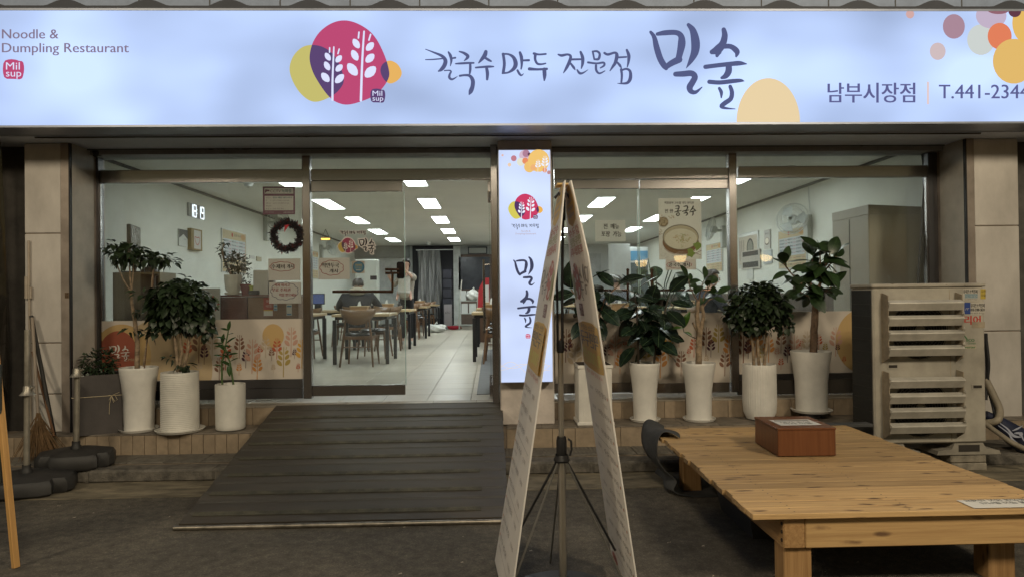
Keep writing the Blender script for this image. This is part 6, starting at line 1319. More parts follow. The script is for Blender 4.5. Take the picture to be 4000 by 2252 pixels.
wall_board('info_sign', 'small black and white information sign on the left wall by the red-lit frame', 'sign', True, 699, 733, 897, 962, FL('info_white', (.5, .52, .5)), info)
def heart(a, w_, h_):
    a.rect(w_ * .22, h_ * .07, w_ * .85, h_ * .93, FL('heart_bg', (.5, .48, .46)), 1); a.stroke([(w_ * .5, h_ * .42, .012), (w_ * .3, h_ * .38, .012), (w_ * .35, h_ * .6, .012), (w_ * .52, h_ * .75, .012), (w_ * .72, h_ * .58, .012), (w_ * .7, h_ * .38, .012), (w_ * .5, h_ * .42, .012)], mred, 2)
wall_board('picture_frame', 'tan framed heart picture on the left wall below the digital clock', 'picture', True, 748, 790, 895, 978, FL('frame_tan', (.24, .18, .08)), heart, .06)
wall_board('wall_note', 'small posted note on the left wall beside the counter plant', 'note', True, 977, 995, 998, 1010, FL('note_white', (.5, .5, .48)))
wall_board('switch_plate', 'beige switch plate on the left wall behind the cash register', 'switch', True, 1004, 1022, 1003, 1020, FL('plate_beige', (.42, .38, .28)))
def food(a, w_, h_): a.rect(w_ * .05, h_ * .1, w_ * .95, h_ * .9, FL('food_tan', (.46, .42, .35)), 1); a.ell(w_ * .62, h_ * .45, w_ * .17, h_ * .27, FL('food_dark', (.06, .06, .06)), 2); a.ell(w_ * .62, h_ * .45, w_ * .13, h_ * .22, FL('food_grey', (.22, .23, .2)), 3); [a.rect(w_ * (.08 + .1 * i), h_ * .2, w_ * (.12 + .1 * i), h_ * .8, FL('food_txt', (.25, .22, .2)), 2) for i in range(3)]
wall_board('food_poster', 'framed poster of a dark stone bowl dish on the right wall', 'poster', False, 2884, 2962, 908, 1045, acr, food)
def soup(a, w_, h_): a.ell(w_ * .5, h_ * .6, w_ * .38, h_ * .2, FL('soup_dark', (.1, .07, .05)), 1); a.ell(w_ * .5, h_ * .58, w_ * .33, h_ * .16, MT['poster_soup'], 2); a.text('콩국수', w_ * .5, h_ * .25, h_ * .09, mblk, 1, mid=True, w=w_ * .6)
wall_board('food_poster', 'small upright noodle poster on the right wall between framed posters', 'poster', False, 2985, 3008, 898, 972, FL('soup_paper', (.5, .49, .46)), soup)
wall_board('wall_note', 'pale blue note sheet on the right wall under the small noodle poster', 'note', False, 2982, 3014, 977, 1030, FL('note_blue', (.42, .46, .48)))
wall_board('calendar', 'framed black and gold calendar board on the right wall', 'calendar', False, 2896, 2968, 978, 1050, FL('calendar_tan', (.42, .40, .36)), lambda a, w_, h_: (a.rect(w_ * .08, h_ * .05, w_ * .92, h_ * .3, FL('cal_dark', (.05, .048, .045)), 1), a.rect(w_ * .08, h_ * .62, w_ * .92, h_ * .92, MT['cal_dark'], 1)), .03)
wall_board('wall_note', 'narrow white receipt note on the right wall below the calendar', 'note', False, 2917, 2941, 1050, 1090, FL('note_white2', (.55, .56, .54)))
# digital clock
ck = wall_board('digital_clock', 'glowing white digital wall clock showing eighteen nineteen', 'clock', True, 738, 797, 800, 850, FL('clock_case', (.30, .31, .31)), None, .03)
a = artP((XL + .033, WX(738, 825, XL + .03).y, WX(767, 802, XL + .03).z), (0, 1, 0), (0, 0, 1), (1, 0, 0)); seg = EM('clock_seg', (.85, .92, 1.), 2.2); dim = FL('clock_dim', (.22, .23, .23))
SEG = {'1': 'bc', '8': 'abcdefg', '9': 'abcdfg'}; wd_ = (WX(797, 825, XL + .03).y - WX(738, 825, XL + .03).y); hd_ = .17
for i, ch_ in enumerate('1819'):
    x0 = wd_ * (.06 + .235 * i + (.05 if i > 1 else 0)); w_ = wd_ * .16; P = {'a': (0, 0, 1, 0), 'b': (1, 0, 1, .5), 'c': (1, .5, 1, 1), 'd': (0, 1, 1, 1), 'e': (0, .5, 0, 1), 'f': (0, 0, 0, .5), 'g': (0, .5, 1, .5)}
    for k in SEG[ch_]:
        xa, ya_, xb, yb_ = P[k]; a.stroke([(x0 + xa * w_, .01 + ya_ * hd_, .018), (x0 + xb * w_, .01 + yb_ * hd_, .018)], seg, 1)
for y in (.35, .65): a.ell(wd_ * .52, .01 + hd_ * y, .009, .009, seg, 1)
a.build('digits', ck)
# wall fans
fanm = M('fan_white', (.42, .45, .42), .35, var=.05); cage = glass('fan_cage', (.62, .66, .63), .6)
def wall_fan(label, X, Y, z, left, yaw, r_=.22):
    t = thing('wall_fan', label, 'fan', (X, Y, z), 0, 'wall fans'); s_ = 1 if left else -1
    MB().bbox(min(0, s_ * .08), max(0, s_ * .08), -.07, .07, -.33, .12, .01).build('motor_base', fanm, t); MB().tube([(s_ * .06, 0, .02), (s_ * .22, 0, .03)], .03).build('arm', fanm, t)
    hd_o = bpy.data.objects.new('fan_head', None); COL.objects.link(hd_o); hd_o.parent = t
    m = MB(); m.lathe([(.001, -.10), (.06, -.09), (.075, -.04), (.07, .02)], 20)
    h = m.build('motor', fanm, t, True); rot = Matrix.Translation((s_ * .27, -.02, .05)) @ Euler((R(78), 0, s_ * yaw)).to_matrix().to_4x4(); h.matrix_local = rot
    b = MB()
    for rr, zz in ((r_ * .25, .10), (r_ * .5, .095), (r_ * .75, .08), (r_, .045), (r_ * .98, .02), (r_ * .7, -.02)): b.tube([(rr * math.cos(k * .2618), rr * math.sin(k * .2618), zz) for k in range(25)], .0045, 5, False)
    for k in range(36): a_ = k * .1745; b.tube([(.03 * math.cos(a_), .03 * math.sin(a_), .102), (r_ * .6 * math.cos(a_), r_ * .6 * math.sin(a_), .09), (r_ * math.cos(a_), r_ * math.sin(a_), .045), (r_ * .7 * math.cos(a_), r_ * .7 * math.sin(a_), -.02)], .0022, 4, False)
    g_ = b.build('cage', fanm, t); g_.matrix_local = rot
    b = MB()
    for k in range(3):
        a0 = k * 2.094; b.add([(.03 * math.cos(a0), .03 * math.sin(a0), .03), (r_ * .85 * math.cos(a0 - .5), r_ * .85 * math.sin(a0 - .5), .05), (r_ * .9 * math.cos(a0 + .1), r_ * .9 * math.sin(a0 + .1), .04), (r_ * .8 * math.cos(a0 + .6), r_ * .8 * math.sin(a0 + .6), .02)], [(0, 1, 2, 3)])
    bl_ = b.build('blades', M('blade_grey', (.40, .44, .43), .3), t); bl_.matrix_local = rot; bpy.data.objects.remove(hd_o)
    MB().tube([(0, 0, .12), (s_ * .01, .02, .35), (s_ * .01, .01, CZ - z)], .006, 6).build('cord', ledf, t)
q = WX(1033, 915, XL); wall_fan('white wall fan on the left wall behind the wreath', XL, q.y, q.z + .2, True, R(30))
q = WX(1250, 990, XL); wall_fan('white wall fan on the left wall below the glowing heater', XL, q.y, q.z + .1, True, R(70), .21)
q = WX(3165, 870, XR); wall_fan('white wall fan on the right wall above the nearer menu board', XR, q.y, q.z, False, R(45), .24)
q = WX(2832, 905, XR); wall_fan('white wall fan on the right wall above the farther menu board', XR, q.y, q.z, False, R(95), .25)
# glowing heater
q = W(1272, 936, 10.2); ht = thing('hanging_heater', 'glowing orange bar heater hung near the left wall', 'heater', q); MB().box(-.10, .10, -.05, .05, .03, .06).build('reflector', steeld, ht)
for i in range(5): MB().box(-.095 + i * .04, -.068 + i * .04, -.045, .045, .0, .029).build('heating_bar', EM('heater_glow', (1., .55, .08), 3.5), ht)
b = MB(); b.tube([(-.08, 0, .06), (0, 0, .25)], .005, 5); b.tube([(.08, 0, .06), (0, 0, .25)], .005, 5); b.tube([(0, 0, .25), (.02, 0, CZ - q.z)], .005, 5); b.build('hanger', gasket, ht)
# fridge by the right window
frg = thing('refrigerator', 'tall grey beige refrigerator cabinet against the right wall by the window', 'refrigerator', (4.10, .72, FL_Z)); fzt = W(3415, 799, .72).z - FL_Z
MB().bbox(0, .62, 0, .80, .06, fzt - .10, .008).build('cabinet', M('fridge_grey', (.36, .33, .27), .4, var=.06, scale=2), frg); b = MB(); b.prism([(0, fzt - .10), (.62, fzt - .10), (.62, fzt - .03), (0, fzt)], (0, .0, 0), (1, 0, 0), (0, 0, 1), (0, 1, 0), .8); b.build('top_cover', MT['fridge_grey'], frg); MB().box(-.004, -.001, .395, .405, .1, fzt - .12).build('door_gap', trim, frg)
MB().box(.02, .6, .02, .78, 0, .058).build('plinth', gasket, frg); b = MB(); b.box(-.003, -.0005, .62, .72, fzt - .85, fzt - .55); b.build('price_label', FL('label_white', (.5, .5, .47)), frg)
# back of the room
sa = thing('standing_air_conditioner', 'white floor-standing air conditioner at the back left of the room', 'air conditioner', (W(1431, 1180, 10.3).x, 10.3, FL_Z)); zt_ = W(1431, 1013, 10.3).z - FL_Z
MB().bbox(-.27, .27, 0, .35, 0, zt_, .02).build('case', M('ac_white', (.58, .61, .58), .35, var=.03), sa); MB().box(.10, .26, -.006, -.001, zt_ - .50, zt_ - .40).build('control_panel', FL('panel_black', (.03, .03, .035)), sa)
for i in range(4): MB().box(.10, .25, -.006, -.001, .42 + i * .07, .455 + i * .07).build('air_slot', FL('slot_grey', (.12, .13, .13)), sa)
cu_ = thing('curtain', 'grey pleated curtain hanging across the back passage', 'curtain', (W(1677, 1210, 15.2).x, 15.2, FL_Z))
drape(W(1632, 1100, 15.2).x, W(1722, 1100, 15.2).x, 15.2, FL_Z + .28, W(1677, 978, 15.2).z, .05, .9, M('curtain_grey', (.30, .30, .295), .8, var=.1, scale=3), 'cloth', cu_)
MB().tube([loc(cu_, 1625, 977, 15.2), loc(cu_, 1770, 975, 15.2)], .015, 8).build('curtain_rail', ledf, cu_)
ck_ = thing('bottle_rack', 'dark rack of stacked crates beside the grey curtain at the back', 'rack', (W(1748, 1260, 14.8).x, 14.8, FL_Z)); zt_ = W(1748, 1052, 14.8).z - FL_Z
for i in range(6): MB().bbox(-.13, .14, 0, .4, .02 + zt_ * i / 6, zt_ * (i + 1) / 6, .01).build('crate', FL('crate_dark', (.03, .03, .04)), ck_)
cx_ = thing('cardboard_box', 'grey printed carton standing on the floor beside the curtain', 'box', (W(1748, 1262, 14.0).x, 14.0, FL_Z)); zt_ = W(1748, 1188, 14.0).z - FL_Z; MB().bbox(-.10, .12, 0, .3, 0, zt_, .004).build('carton', FL('carton_grey', (.28, .26, .27)), cx_); a = artP((-.10, -.002, zt_), (1, 0, 0), (0, 0, 1), (0, -1, 0)); a.text('A하나', .02, .28, .07, mblk, 1, w=.17); a.build('print', cx_, False)
pf = thing('picture_frame', 'dark framed certificate on the back wall above the kitchen window', 'picture', W(1865, 990, 15.85)); part('frame', FL('cert_dark', (.04, .045, .06)), pf, (1828, 964, 1903, 992, 15.84, .04)); part('certificate', FL('cert_paper', (.34, .35, .33)), pf, (1832, 968, 1899, 989, 15.83, .005))
cart = thing('serving_cart', 'grey wire serving cart with white boxes before the kitchen window', 'cart', (W(1830, 1262, 13.4).x, 13.4, FL_Z)); cw_ = .27
for x in (-1, 1):
    for y in (0, .4): MB().tube([(x * cw_, y, 0), (x * cw_, y, .92)], .014, 8).build('post', fanm, cart)
for z in (.12, .45, .82): MB().box(-cw_, cw_, 0, .4, z, z + .02).build('shelf', fanm, cart)
for x, z, w_ in ((-.2, .47, .18), (.02, .47, .2), (-.22, .84, .15)): MB().bbox(x, x + w_, .05, .35, z, z + .28, .006).build('white_box', FL('box_white', (.55, .57, .56)), cart)
pbm = M('plastic_bag_white', (.60, .61, .58), .3, var=.15, scale=20, bump=.8, bscale=22)
def blobby(name, label, cat, c, rx, ry, rz, seed, mat):
    rd = random.Random(seed); bm = bmesh.new(); bmesh.ops.create_icosphere(bm, subdivisions=3, radius=1); ph_ = [rd.uniform(0, 6) for _ in range(6)]
    for v in bm.verts:
        k = 1 + .16 * math.sin(v.co.x * 5 + ph_[0]) * math.sin(v.co.y * 4 + ph_[1]) + .12 * math.sin(v.co.z * 7 + ph_[2] + v.co.x * 6); v.co = Vector((v.co.x * k * rx, v.co.y * k * ry, max(-1, v.co.z * k) * rz + rz))
    me = bpy.data.meshes.new(name); bm.to_mesh(me); bm.free(); me.polygons.foreach_set('use_smooth', [True] * len(me.polygons)); t = thing(name, label, cat, c); o = link('bag', me, mat, t); MB().tube([(0, 0, rz * 1.8), (.02, 0, rz * 2.2), (.06, 0, rz * 2.35)], [.03, .02, .04], 8).build('bag_knot', mat, t, True); return t
blobby('plastic_bag', 'white plastic bag lying on the floor near the aisle tables at the back', 'plastic bag', (W(1700, 1270, 12.2).x, 12.2, FL_Z), .28, .2, .11, 1, pbm)
blobby('plastic_bag', 'full clear plastic bag sitting on the serving cart', 'plastic bag', (W(1845, 1150, 13.5).x, 13.5, FL_Z + .84), .2, .18, .15, 2, pbm)
bsn = thing('red_basin', 'red plastic basin on the floor at the back by the cart', 'basin', (W(1773, 1263, 13.6).x, 13.6, FL_Z)); MB().lathe([(.08, 0), (.15, .01), (.19, .1), (.20, .1), (.16, .02), (.01, .02)], 24).build('basin', FL('basin_red', (.40, .03, .05)), bsn, True)
mop = thing('mop', 'long silver mop handle leaning beside the kitchen window', 'mop', (W(1788, 1262, 13.9).x, 13.9, FL_Z)); MB().tube([(0, 0, .05), (.12, .3, 1.45)], .014, 8).build('handle', alu, mop, True); MB().bbox(-.18, .12, -.05, .05, 0, .06, .02).build('mop_head', FL('mop_orange', (.30, .08, .04)), mop)
rs = thing('standing_sign', 'red and white fabric standing sign beside the open door leaf', 'sign', (W(1888, 1190, 8.0).x, 8.0, FL_Z)); zt_ = W(1888, 1085, 8.0).z - FL_Z
b = MB(); b.prism([(-.13, .55), (.13, .55), (.13, zt_), (.02, zt_), (-.10, zt_ - .25)], (0, 0, 0), (1, 0, 0), (0, 0, 1), (0, 1, 0), .06); b.build('red_cover', M('sign_cloth_red', (.42, .02, .03), .6), rs); MB().box(.0, .12, -.004, -.001, .6, zt_ - .15).build('white_panel', FL('rs_white', (.6, .6, .6)), rs); MB().box(-.15, .15, -.02, .3, 0, .55).build('base_box', FL('rs_base', (.15, .09, .06)), rs)
tb_ = thing('order_tablet', 'small dark order tablet standing on the left table by the hooded man', 'tablet', (W(1243, 1150, 6.2).x, 6.2, FL_Z + .738)); o = MB().bbox(-.12, .12, -.008, .008, .12, .32, .005).build('tablet', pl, tb_); MB().box(-.105, .105, -.011, -.0085, .135, .305).build('screen', EM('tablet_screen', (.06, .08, .16), 1.), tb_); MB().bbox(-.06, .06, -.05, .06, 0, .12, .005).build('stand', pl, tb_)
# monstera and drinks fridge on the right
mo_ = thing('houseplant', 'large dark monstera with cut leaves inside behind the bean noodle strip', 'houseplant', (2.55, 3.9, FL_Z)); MB().lathe([(.12, 0), (.16, .3), (.17, .35), (.15, .35), (.14, .3)], 24).build('pot', FL('pot_dark', (.05, .045, .04)), mo_, True)
rd = random.Random(61); MO = leaf_mesh(.85, .12, .25, M('leaf_monstera', (.012, .03, .014), .2, var=.3, scale=4, rnd=.2))
for i in range(22):
    a_ = rd.uniform(0, 6.28); h_ = rd.uniform(.75, 1.55); e = Vector((.32 * math.cos(a_), .25 * math.sin(a_), h_)); MB().tube([(0, 0, .33), (e.x * .5, e.y * .5, h_ * .75), e], .008, 6).build('stalk', green_m, mo_, True); put_leaf(mo_, MO, e, (math.cos(a_), math.sin(a_) - .5, rd.uniform(-1.2, .1)), (0, -.6, 1), rd.uniform(.20, .30))
df = thing('drinks_fridge', 'narrow white drinks fridge with blue emblem at the back right', 'fridge', (W(2478, 1200, 11.0).x, 11.0, FL_Z)); zt_ = W(2478, 965, 11.0).z - FL_Z; MB().bbox(-.10, .38, 0, .6, 0, zt_, .01).build('case', M('df_white', (.5, .53, .53), .35), df); MB().box(-.08, .36, -.006, -.001, .3, zt_ - .4).build('glass_front', M('df_glass', (.10, .13, .14), .1), df); MB().box(-.08, .36, -.008, -.001, zt_ - .35, zt_ - .1).build('emblem_panel', FL('df_blue', (.08, .25, .42)), df)
wp = thing('white_screen', 'pale hanging room divider sheet at the back right beside the drinks fridge', 'divider', (W(2420, 1150, 10.6).x, 10.6, FL_Z)); part('sheet', M('divider_pale', (.46, .48, .48), .6, var=.06), wp, (2378, 952, 2462, 1110, 10.6, .02)); MB().box(-.35, .35, .0, .02, 0, .9).build('lower_panel', M('divider_grey', (.26, .27, .28), .6), wp)
bin_ = thing('water_jug', 'pale blue plastic container on the table by the right wall', 'container', (3.85, 3.0, FL_Z + .738)); MB().lathe([(.001, 0), (.07, 0), (.085, .14), (.09, .15), (.08, .15), (.07, .02)], 20).build('container', FL('jug_blue', (.30, .42, .55)), bin_, True)
for X, Y, lab in ((3.55, 3.1, 'white soup bowl on the table next to the diner in navy'), (2.2, 3.55, 'white soup bowl on the table behind the dark rubber plant')):
    t = thing('soup_bowl', lab, 'bowl', (X, Y, FL_Z + .738)); MB().lathe([(.04, 0), (.06, .01), (.10, .06), (.105, .065), (.095, .06), (.05, .015), (.001, .012)], 24).build('bowl', potw, t, True); MB().disc(.085, .048, 24).build('broth', FL('broth', (.4, .3, .18)), t)

# ================================================================== people
skinm = M('skin', (.50, .32, .24), .5, var=.06, scale=8); hairm = M('hair_black', (.012, .010, .010), .45, var=.3, scale=40)
def skin(name, V, E, mat, parent, root, sub=3):
    ks = list(V); ix = {k: i for i, k in enumerate(ks)}; me = bpy.data.meshes.new('s'); me.from_pydata([V[k][:3] for k in ks], [(ix[a_], ix[c]) for a_, c in E], [])
    o = bpy.data.objects.new('s', me); md = o.modifiers.new('skin', 'SKIN'); md.use_smooth_shade = True; o.modifiers.new('sub', 'SUBSURF').levels = sub
    L = me.skin_vertices[0].data
    for k in ks: r_ = V[k][3]; L[ix[k]].radius = (r_ if not isinstance(r_, tuple) else r_[0], r_ if not isinstance(r_, tuple) else r_[1]); L[ix[k]].use_root = (k == root)
    o.modifiers['sub'].render_levels = sub
    out = evald(o); bpy.data.objects.remove(o); bpy.data.meshes.remove(me); out.name = name
    out.polygons.foreach_set('use_smooth', [True] * len(out.polygons)); out.materials.clear(); out.materials.append(mat); return link(name, out, None, parent)
def add_hand(V, E, w_, key, d, sp, k=1.):             # palm and five bent fingers from wrist key
    p = Vector(V[key][:3]); d = Vector(d).normalized(); sp = Vector(sp).normalized(); nrm = d.cross(sp)
    pk = key + '_palm'; V[pk] = (*(p + d * .05 * k), .030 * k); E.append((key, pk))
    for i, l in enumerate((.060, .072, .066, .052)):
        b_ = p + d * .085 * k + sp * (.030 - .02 * i) * k; m_ = b_ + d * l * .55 * k + nrm * .008; e = m_ + d * l * .35 * k + nrm * .02 * k
        a1, a2, a3 = key + 'f%da' % i, key + 'f%db' % i, key + 'f%dc' % i; V[a1] = (*b_, .011 * k); V[a2] = (*m_, .009 * k); V[a3] = (*e, .007 * k); E += [(pk, a1), (a1, a2), (a2, a3)]
    b_ = p + d * .035 * k + sp * .045 * k; e = b_ + d * .045 * k + sp * .02 * k + nrm * .015; V[key + 'ta'] = (*b_, .012 * k); V[key + 'tb'] = (*e, .009 * k); E += [(pk, key + 'ta'), (key + 'ta', key + 'tb')]
def face(par, c, fw_, r_=.1):                          # eyes, brows, nose, mouth, ears on a head centred at c, facing fw_
    f_ = Vector(fw_).normalized(); s_ = Vector((0, 0, 1)).cross(f_).normalized(); up = f_.cross(s_); c = Vector(c)
    dkm = FL('eye_dark', (.02, .015, .012)); lp = FL('lip', (.40, .15, .13))
    for sd in (-1, 1):
        o = MB().lathe([(.001, .005), (.008, .004), (.010, 0)], 10).build('eye', dkm, par); o.matrix_local = Matrix.Translation(c + f_ * r_ * .93 + s_ * sd * .032 + up * .012) @ f_.to_track_quat('Z', 'Y').to_matrix().to_4x4()
        MB().tube([c + f_ * r_ * .93 + s_ * sd * .018 + up * .032, c + f_ * r_ * .90 + s_ * sd * .045 + up * .034], .004, 6).build('eyebrow', hairm, par)
        MB().tube([c + s_ * sd * r_ * .86 + up * .02, c + s_ * sd * r_ * .98 + up * .0, c + s_ * sd * r_ * .86 - up * .028], [.010, .014, .009], 8).build('ear', skinm, par, True)
    MB().tube([c + f_ * r_ * .95 + up * .015, c + f_ * (r_ + .012) - up * .018, c + f_ * r_ * .93 - up * .024], [.006, .012, .007], 8).build('nose', skinm, par, True)
    MB().tube([c + f_ * r_ * .90 - up * .048 - s_ * .02, c + f_ * (r_ * .95) - up * .05, c + f_ * r_ * .90 - up * .048 + s_ * .02], .006, 6).build('mouth', lp, par)
def hair_cap(par, c, fw_, r_=.1, back=.04, mat=None, low=-.55, scalp=1.):
    f_ = Vector(fw_).normalized(); s_ = Vector((0, 0, 1)).cross(f_).normalized(); up = f_.cross(s_); c = Vector(c)
    bm = bmesh.new(); bmesh.ops.create_icosphere(bm, subdivisions=3, radius=1); kill = []
    for v in bm.verts:
        x, y, z = v.co                                    # x = side, y = front, z = up
        line = .55 + .25 * y if y > 0 else low - .2 * y
        if (y > .12 and z < line * .62) or z < low: kill.append(v); continue
        w = 1 + .035 * math.sin(9 * math.atan2(x, y + .01) + z * 5)
        v.co = c + s_ * (x * r_ * 1.06 * w) + f_ * (y * r_ * 1.10 * w - back * (1 - max(y, 0)) * .5) + up * (z * r_ * 1.20 * w * scalp)
    bmesh.ops.delete(bm, geom=kill, context='VERTS'); me = bpy.data.meshes.new('hair'); bm.to_mesh(me); bm.free()
    me.polygons.foreach_set('use_smooth', [True] * len(me.polygons)); o = link('hair', me, mat or hairm, par); md = o.modifiers.new('s', 'SOLIDIFY'); md.thickness = .012; md.offset = 1; return o
# standing woman with a baby carrier
wx = W(1588, 1100, 7.75).x
wo = thing('person', 'woman in a beige cardigan with a baby carrier standing between the tables', 'person', (wx, 7.75, FL_Z))
V = dict(pel=(0, 0, .95, (.15, .11)), ab=(0, 0, 1.1, (.13, .10)), ch=(0, 0, 1.3, (.15, .11)), nk=(0, .0, 1.49, .05), hb=(0, -.01, 1.57, .07), hm=(-.01, -.02, 1.64, .096), ht=(-.01, -.015, 1.705, .085),
 ls=(-.16, 0, 1.40, .055), le=(-.30, -.06, 1.20, .042), lw=(-.37, -.24, 1.32, .030), rs=(.16, 0, 1.40, .055), re=(.23, -.20, 1.34, .042), rw=(.03, -.22, 1.49, .030),
 lh=(-.09, 0, .90, .10), lk=(-.10, -.02, .50, .065), la=(-.11, .02, .10, .042), lt=(-.12, -.14, .04, .04), rh=(.09, 0, .90, .10), rk=(.10, -.02, .50, .065), ra=(.11, .02, .10, .042), rt=(.12, -.14, .04, .04))
E = [('pel', 'ab'), ('ab', 'ch'), ('ch', 'nk'), ('nk', 'hb'), ('hb', 'hm'), ('hm', 'ht'), ('ch', 'ls'), ('ls', 'le'), ('le', 'lw'), ('ch', 'rs'), ('rs', 're'), ('re', 'rw'), ('pel', 'lh'), ('lh', 'lk'), ('lk', 'la'), ('la', 'lt'), ('pel', 'rh'), ('rh', 'rk'), ('rk', 'ra'), ('ra', 'rt')]
add_hand(V, E, .03, 'lw', (-.3, -.4, .8), (.8, 0, .4)); add_hand(V, E, .03, 'rw', (-.6, -.1, .5), (0, -.6, .7))
skin('body', V, E, skinm, wo, 'pel'); face(wo, (-.01, -.02, 1.645), (-.55, -1, -.12), .1)
cg = M('cardigan_beige', (.33, .30, .255), .9, var=.15, scale=40, bump=.4, bscale=120)
V2 = dict(ch=(0, .01, 1.3, (.185, .14)), ab=(0, -.01, 1.1, (.185, .15)), hm2=(0, -.01, .98, (.20, .17)), hem=(0, -.01, .90, (.205, .17)), up=(0, 0, 1.42, (.13, .09)), ls=(-.17, 0, 1.40, .078), le=(-.31, -.06, 1.20, .066), lc=(-.335, -.13, 1.24, .055), rs=(.17, 0, 1.40, .078), re=(.245, -.20, 1.34, .068), rc=(.16, -.21, 1.40, .055))
skin('cardigan', V2, [('hem', 'hm2'), ('hm2', 'ab'), ('ab', 'ch'), ('ch', 'up'), ('ch', 'ls'), ('ls', 'le'), ('le', 'lc'), ('ch', 'rs'), ('rs', 're'), ('re', 'rc')], cg, wo, 'ch')
trz = M('trousers_black', (.012, .012, .014), .8)
skin('trousers', dict(wst=(0, 0, 1.06, (.16, .13)), pel=(0, 0, .95, (.175, .14)), lh=(-.09, 0, .88, .115), lk=(-.10, -.02, .50, .08), la=(-.11, .02, .10, .06), rh=(.09, 0, .88, .115), rk=(.10, -.02, .50, .08), ra=(.11, .02, .10, .06)), [('wst', 'pel'), ('pel', 'lh'), ('lh', 'lk'), ('lk', 'la'), ('pel', 'rh'), ('rh', 'rk'), ('rk', 'ra')], trz, wo, 'pel')
hair_cap(wo, (-.01, -.015, 1.655), (-.55, -1, -.12), .102, .05, None, -.92)
skin('hair_bun', dict(a=(.03, .07, 1.60, .05), b=(.035, .09, 1.54, .04), c=(.035, .08, 1.48, .025)), [('a', 'b'), ('b', 'c')], hairm, wo, 'b', 3)
for s_ in (-1, 1): skin('shoe', dict(a=(s_ * .11, .04, .05, .05), b=(s_ * .115, -.06, .045, .048), c=(s_ * .12, -.17, .035, .04)), [('a', 'b'), ('b', 'c')], FL('shoe_white', (.5, .5, .48)), wo, 'b')
bc = thing('baby_carrier', 'light grey fabric baby carrier worn on the chest of the standing woman', 'baby carrier', (wx - .02, 7.75, FL_Z))
carm = M('carrier_grey', (.46, .45, .41), .9, var=.08, scale=30, bump=.3, bscale=90)
skin('pouch', dict(a=(0, -.26, 1.34, (.13, .09)), b=(0, -.29, 1.22, (.16, .13)), c=(0, -.28, 1.08, (.16, .13)), d=(0, -.22, .96, (.14, .12))), [('a', 'b'), ('b', 'c'), ('c', 'd')], carm, bc, 'b')
for s_ in (-1, 1): MB().tube([(s_ * .09, -.2, 1.36), (s_ * .12, -.12, 1.47), (s_ * .12, .08, 1.47), (s_ * .14, .15, 1.2), (s_ * .16, .0, 1.02)], .022, 8).build('shoulder_strap', carm, bc, True)
by = thing('person', 'baby in a yellow hat carried in the grey chest carrier', 'person', (wx - .02, 7.53, FL_Z))
V = dict(pel=(0, 0, 1.10, .075), ch=(0, 0, 1.25, .08), nk=(0, .0, 1.36, .045), hd=(0, -.005, 1.43, .072), ht=(0, 0, 1.48, .055), lk=(-.15, -.05, 1.08, .045), la=(-.17, -.07, .96, .033), lt=(-.18, -.13, .92, .026), rk=(.15, -.05, 1.08, .045), ra=(.17, -.07, .96, .033), rt=(.18, -.13, .92, .026))
skin('body', V, [('pel', 'ch'), ('ch', 'nk'), ('nk', 'hd'), ('hd', 'ht'), ('pel', 'lk'), ('lk', 'la'), ('la', 'lt'), ('pel', 'rk'), ('rk', 'ra'), ('ra', 'rt')], M('skin_pink', (.55, .34, .28), .5), by, 'pel'); face(by, (0, -.005, 1.42), (.2, -1, 0), .07)
skin('hat', dict(a=(0, .005, 1.46, .078), b=(0, .0, 1.50, .06)), [('a', 'b')], FL('hat_yellow', (.55, .42, .12)), by, 'a')
for o in (wo, bc, by): o.scale = (.80, .9, 1)
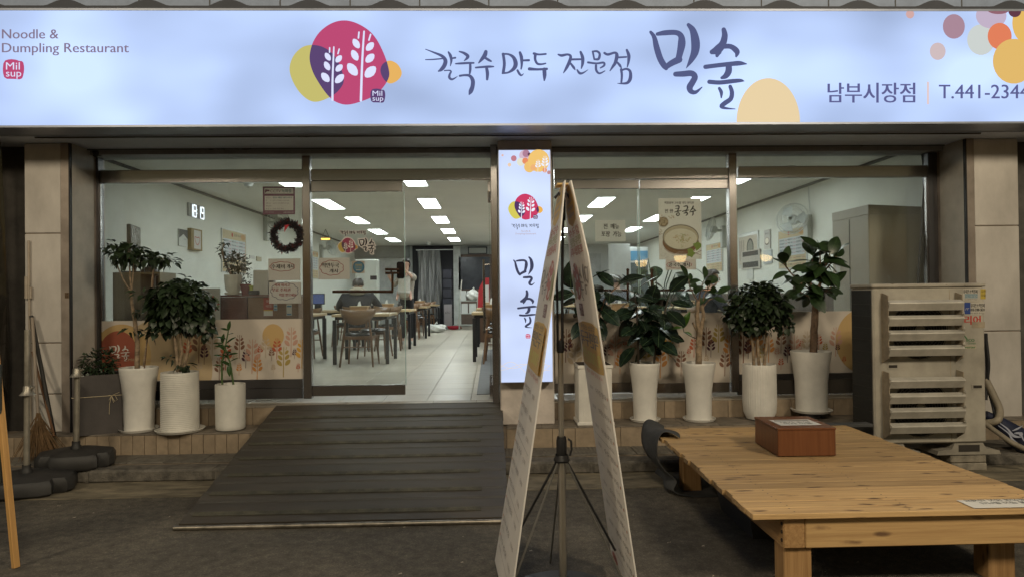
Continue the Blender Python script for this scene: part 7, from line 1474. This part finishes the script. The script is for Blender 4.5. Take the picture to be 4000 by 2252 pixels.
def seated(label, X, Y, rz, top, hairc, jm, hood=None, elbows=.30, head_tilt=0, bald=False, big=1.):
    t = thing('person', label, 'person', (X, Y, FL_Z), rz); k = big                 # faces +Y
    V = dict(pel=(0, -.02, .53, (.15, .12)), ab=(0, -.02, .70, (.13, .11)), ch=(0, .03, .93, (.16, .12)), nk=(0, .06, 1.08, .05), hb=(0, .08, 1.13, .072), hm=(0, .085 + head_tilt, 1.21, .097), ht=(0, .08 + head_tilt, 1.28, .075),
     ls=(-.19 * k, .03, .99, .055), le=(-elbows * k, .14, .77, .042), lw=(-.17, .36, .80, .030), rs=(.19 * k, .03, .99, .055), re=(elbows * k, .14, .77, .042), rw=(.17, .36, .80, .030), lh=(-.10, 0, .50, .09), lk=(-.13, .42, .50, .065), la=(-.13, .40, .10, .045), lt=(-.13, .52, .04, .04), rh=(.10, 0, .50, .09), rk=(.13, .42, .50, .065), ra=(.13, .40, .10, .045), rt=(.13, .52, .04, .04))
    E = [('pel', 'ab'), ('ab', 'ch'), ('ch', 'nk'), ('nk', 'hb'), ('hb', 'hm'), ('hm', 'ht'), ('ch', 'ls'), ('ls', 'le'), ('le', 'lw'), ('ch', 'rs'), ('rs', 're'), ('re', 'rw'), ('pel', 'lh'), ('lh', 'lk'), ('lk', 'la'), ('la', 'lt'), ('pel', 'rh'), ('rh', 'rk'), ('rk', 'ra'), ('ra', 'rt')]
    add_hand(V, E, .03, 'lw', (.3, 1, -.1), (.6, -.2, .3)); add_hand(V, E, .03, 'rw', (-.3, 1, -.1), (-.6, -.2, .3))
    skin('body', V, E, skinm, t, 'pel'); face(t, (0, .085 + head_tilt, 1.205), (0, 1, -.15), .098)
    skin('jacket', dict(hem=(0, -.03, .50, (.20 * k, .16)), ab=(0, -.03, .70, (.20 * k, .155)), ch=(0, .02, .92, (.215 * k, .16)), up=(0, .04, 1.03, (.15 * k, .10)), ls=(-.20 * k, .03, .985, .088), le=(-elbows * k - .01, .14, .77, .075), lc=(-.19, .33, .79, .05), rs=(.20 * k, .03, .985, .088), re=(elbows * k + .01, .14, .77, .075), rc=(.19, .33, .79, .05)), [('hem', 'ab'), ('ab', 'ch'), ('ch', 'up'), ('ch', 'ls'), ('ls', 'le'), ('le', 'lc'), ('ch', 'rs'), ('rs', 're'), ('re', 'rc')], jm, t, 'ch')
    skin('trousers', dict(pel=(0, -.02, .53, .14), lh=(-.10, 0, .50, .105), lk=(-.13, .42, .50, .08), la=(-.13, .40, .10, .06), rh=(.10, 0, .50, .105), rk=(.13, .42, .50, .08), ra=(.13, .40, .10, .06)), [('pel', 'lh'), ('lh', 'lk'), ('lk', 'la'), ('pel', 'rh'), ('rh', 'rk'), ('rk', 'ra')], trz, t, 'pel')
    hair_cap(t, (0, .085 + head_tilt, 1.215), (0, 1, -.15), .102, .03, hairc, -.5, .97 if bald else 1.05)
    if hood: skin('hood', dict(a=(-.11, -.02, 1.08, .06), b=(0, -.10, 1.10, .085), c=(.11, -.02, 1.08, .06), d=(-.10, .08, 1.09, .04), e=(.10, .08, 1.09, .04)), [('d', 'a'), ('a', 'b'), ('b', 'c'), ('c', 'e')], hood, t, 'b')
    return t
seated('man in a black jacket with a beige hood sitting with his back to the street', -2.47, 6.17, 0, 1.28, hairm, M('jacket_black', (.011, .011, .013), .7, var=.2), M('hood_beige', (.38, .34, .26), .9), big=1.28)
def checkm():
    m, t, b_ = _new('shirt_check'); N = t.nodes.new; tc = N('ShaderNodeTexCoord'); w1 = N('ShaderNodeTexChecker'); w1.inputs['Scale'].default_value = 45; w1.inputs[1].default_value = (.16, .17, .19, 1); w1.inputs[2].default_value = (.05, .055, .07, 1); t.links.new(tc.outputs['Object'], w1.inputs[0]); t.links.new(w1.outputs[0], b_.inputs['Base Color']); b_.inputs['Roughness'].default_value = .85; return m
seated('diner in a grey checked shirt sitting with back to the street behind the plants', 2.32, 6.02, 0, 1.28, M('hair_grey', (.05, .045, .042), .6, var=.4, scale=50), checkm())
seated('diner in a navy coat seated by the right wall behind the window mullion', 3.10, 3.2, R(-90), 1.28, M('hair_thin', (.035, .03, .03), .5, var=.4, scale=30), M('coat_navy', (.018, .022, .035), .8), bald=True, big=1.1)
bpy.data.scenes.remove(TMP)
bpy.context.view_layer.update()
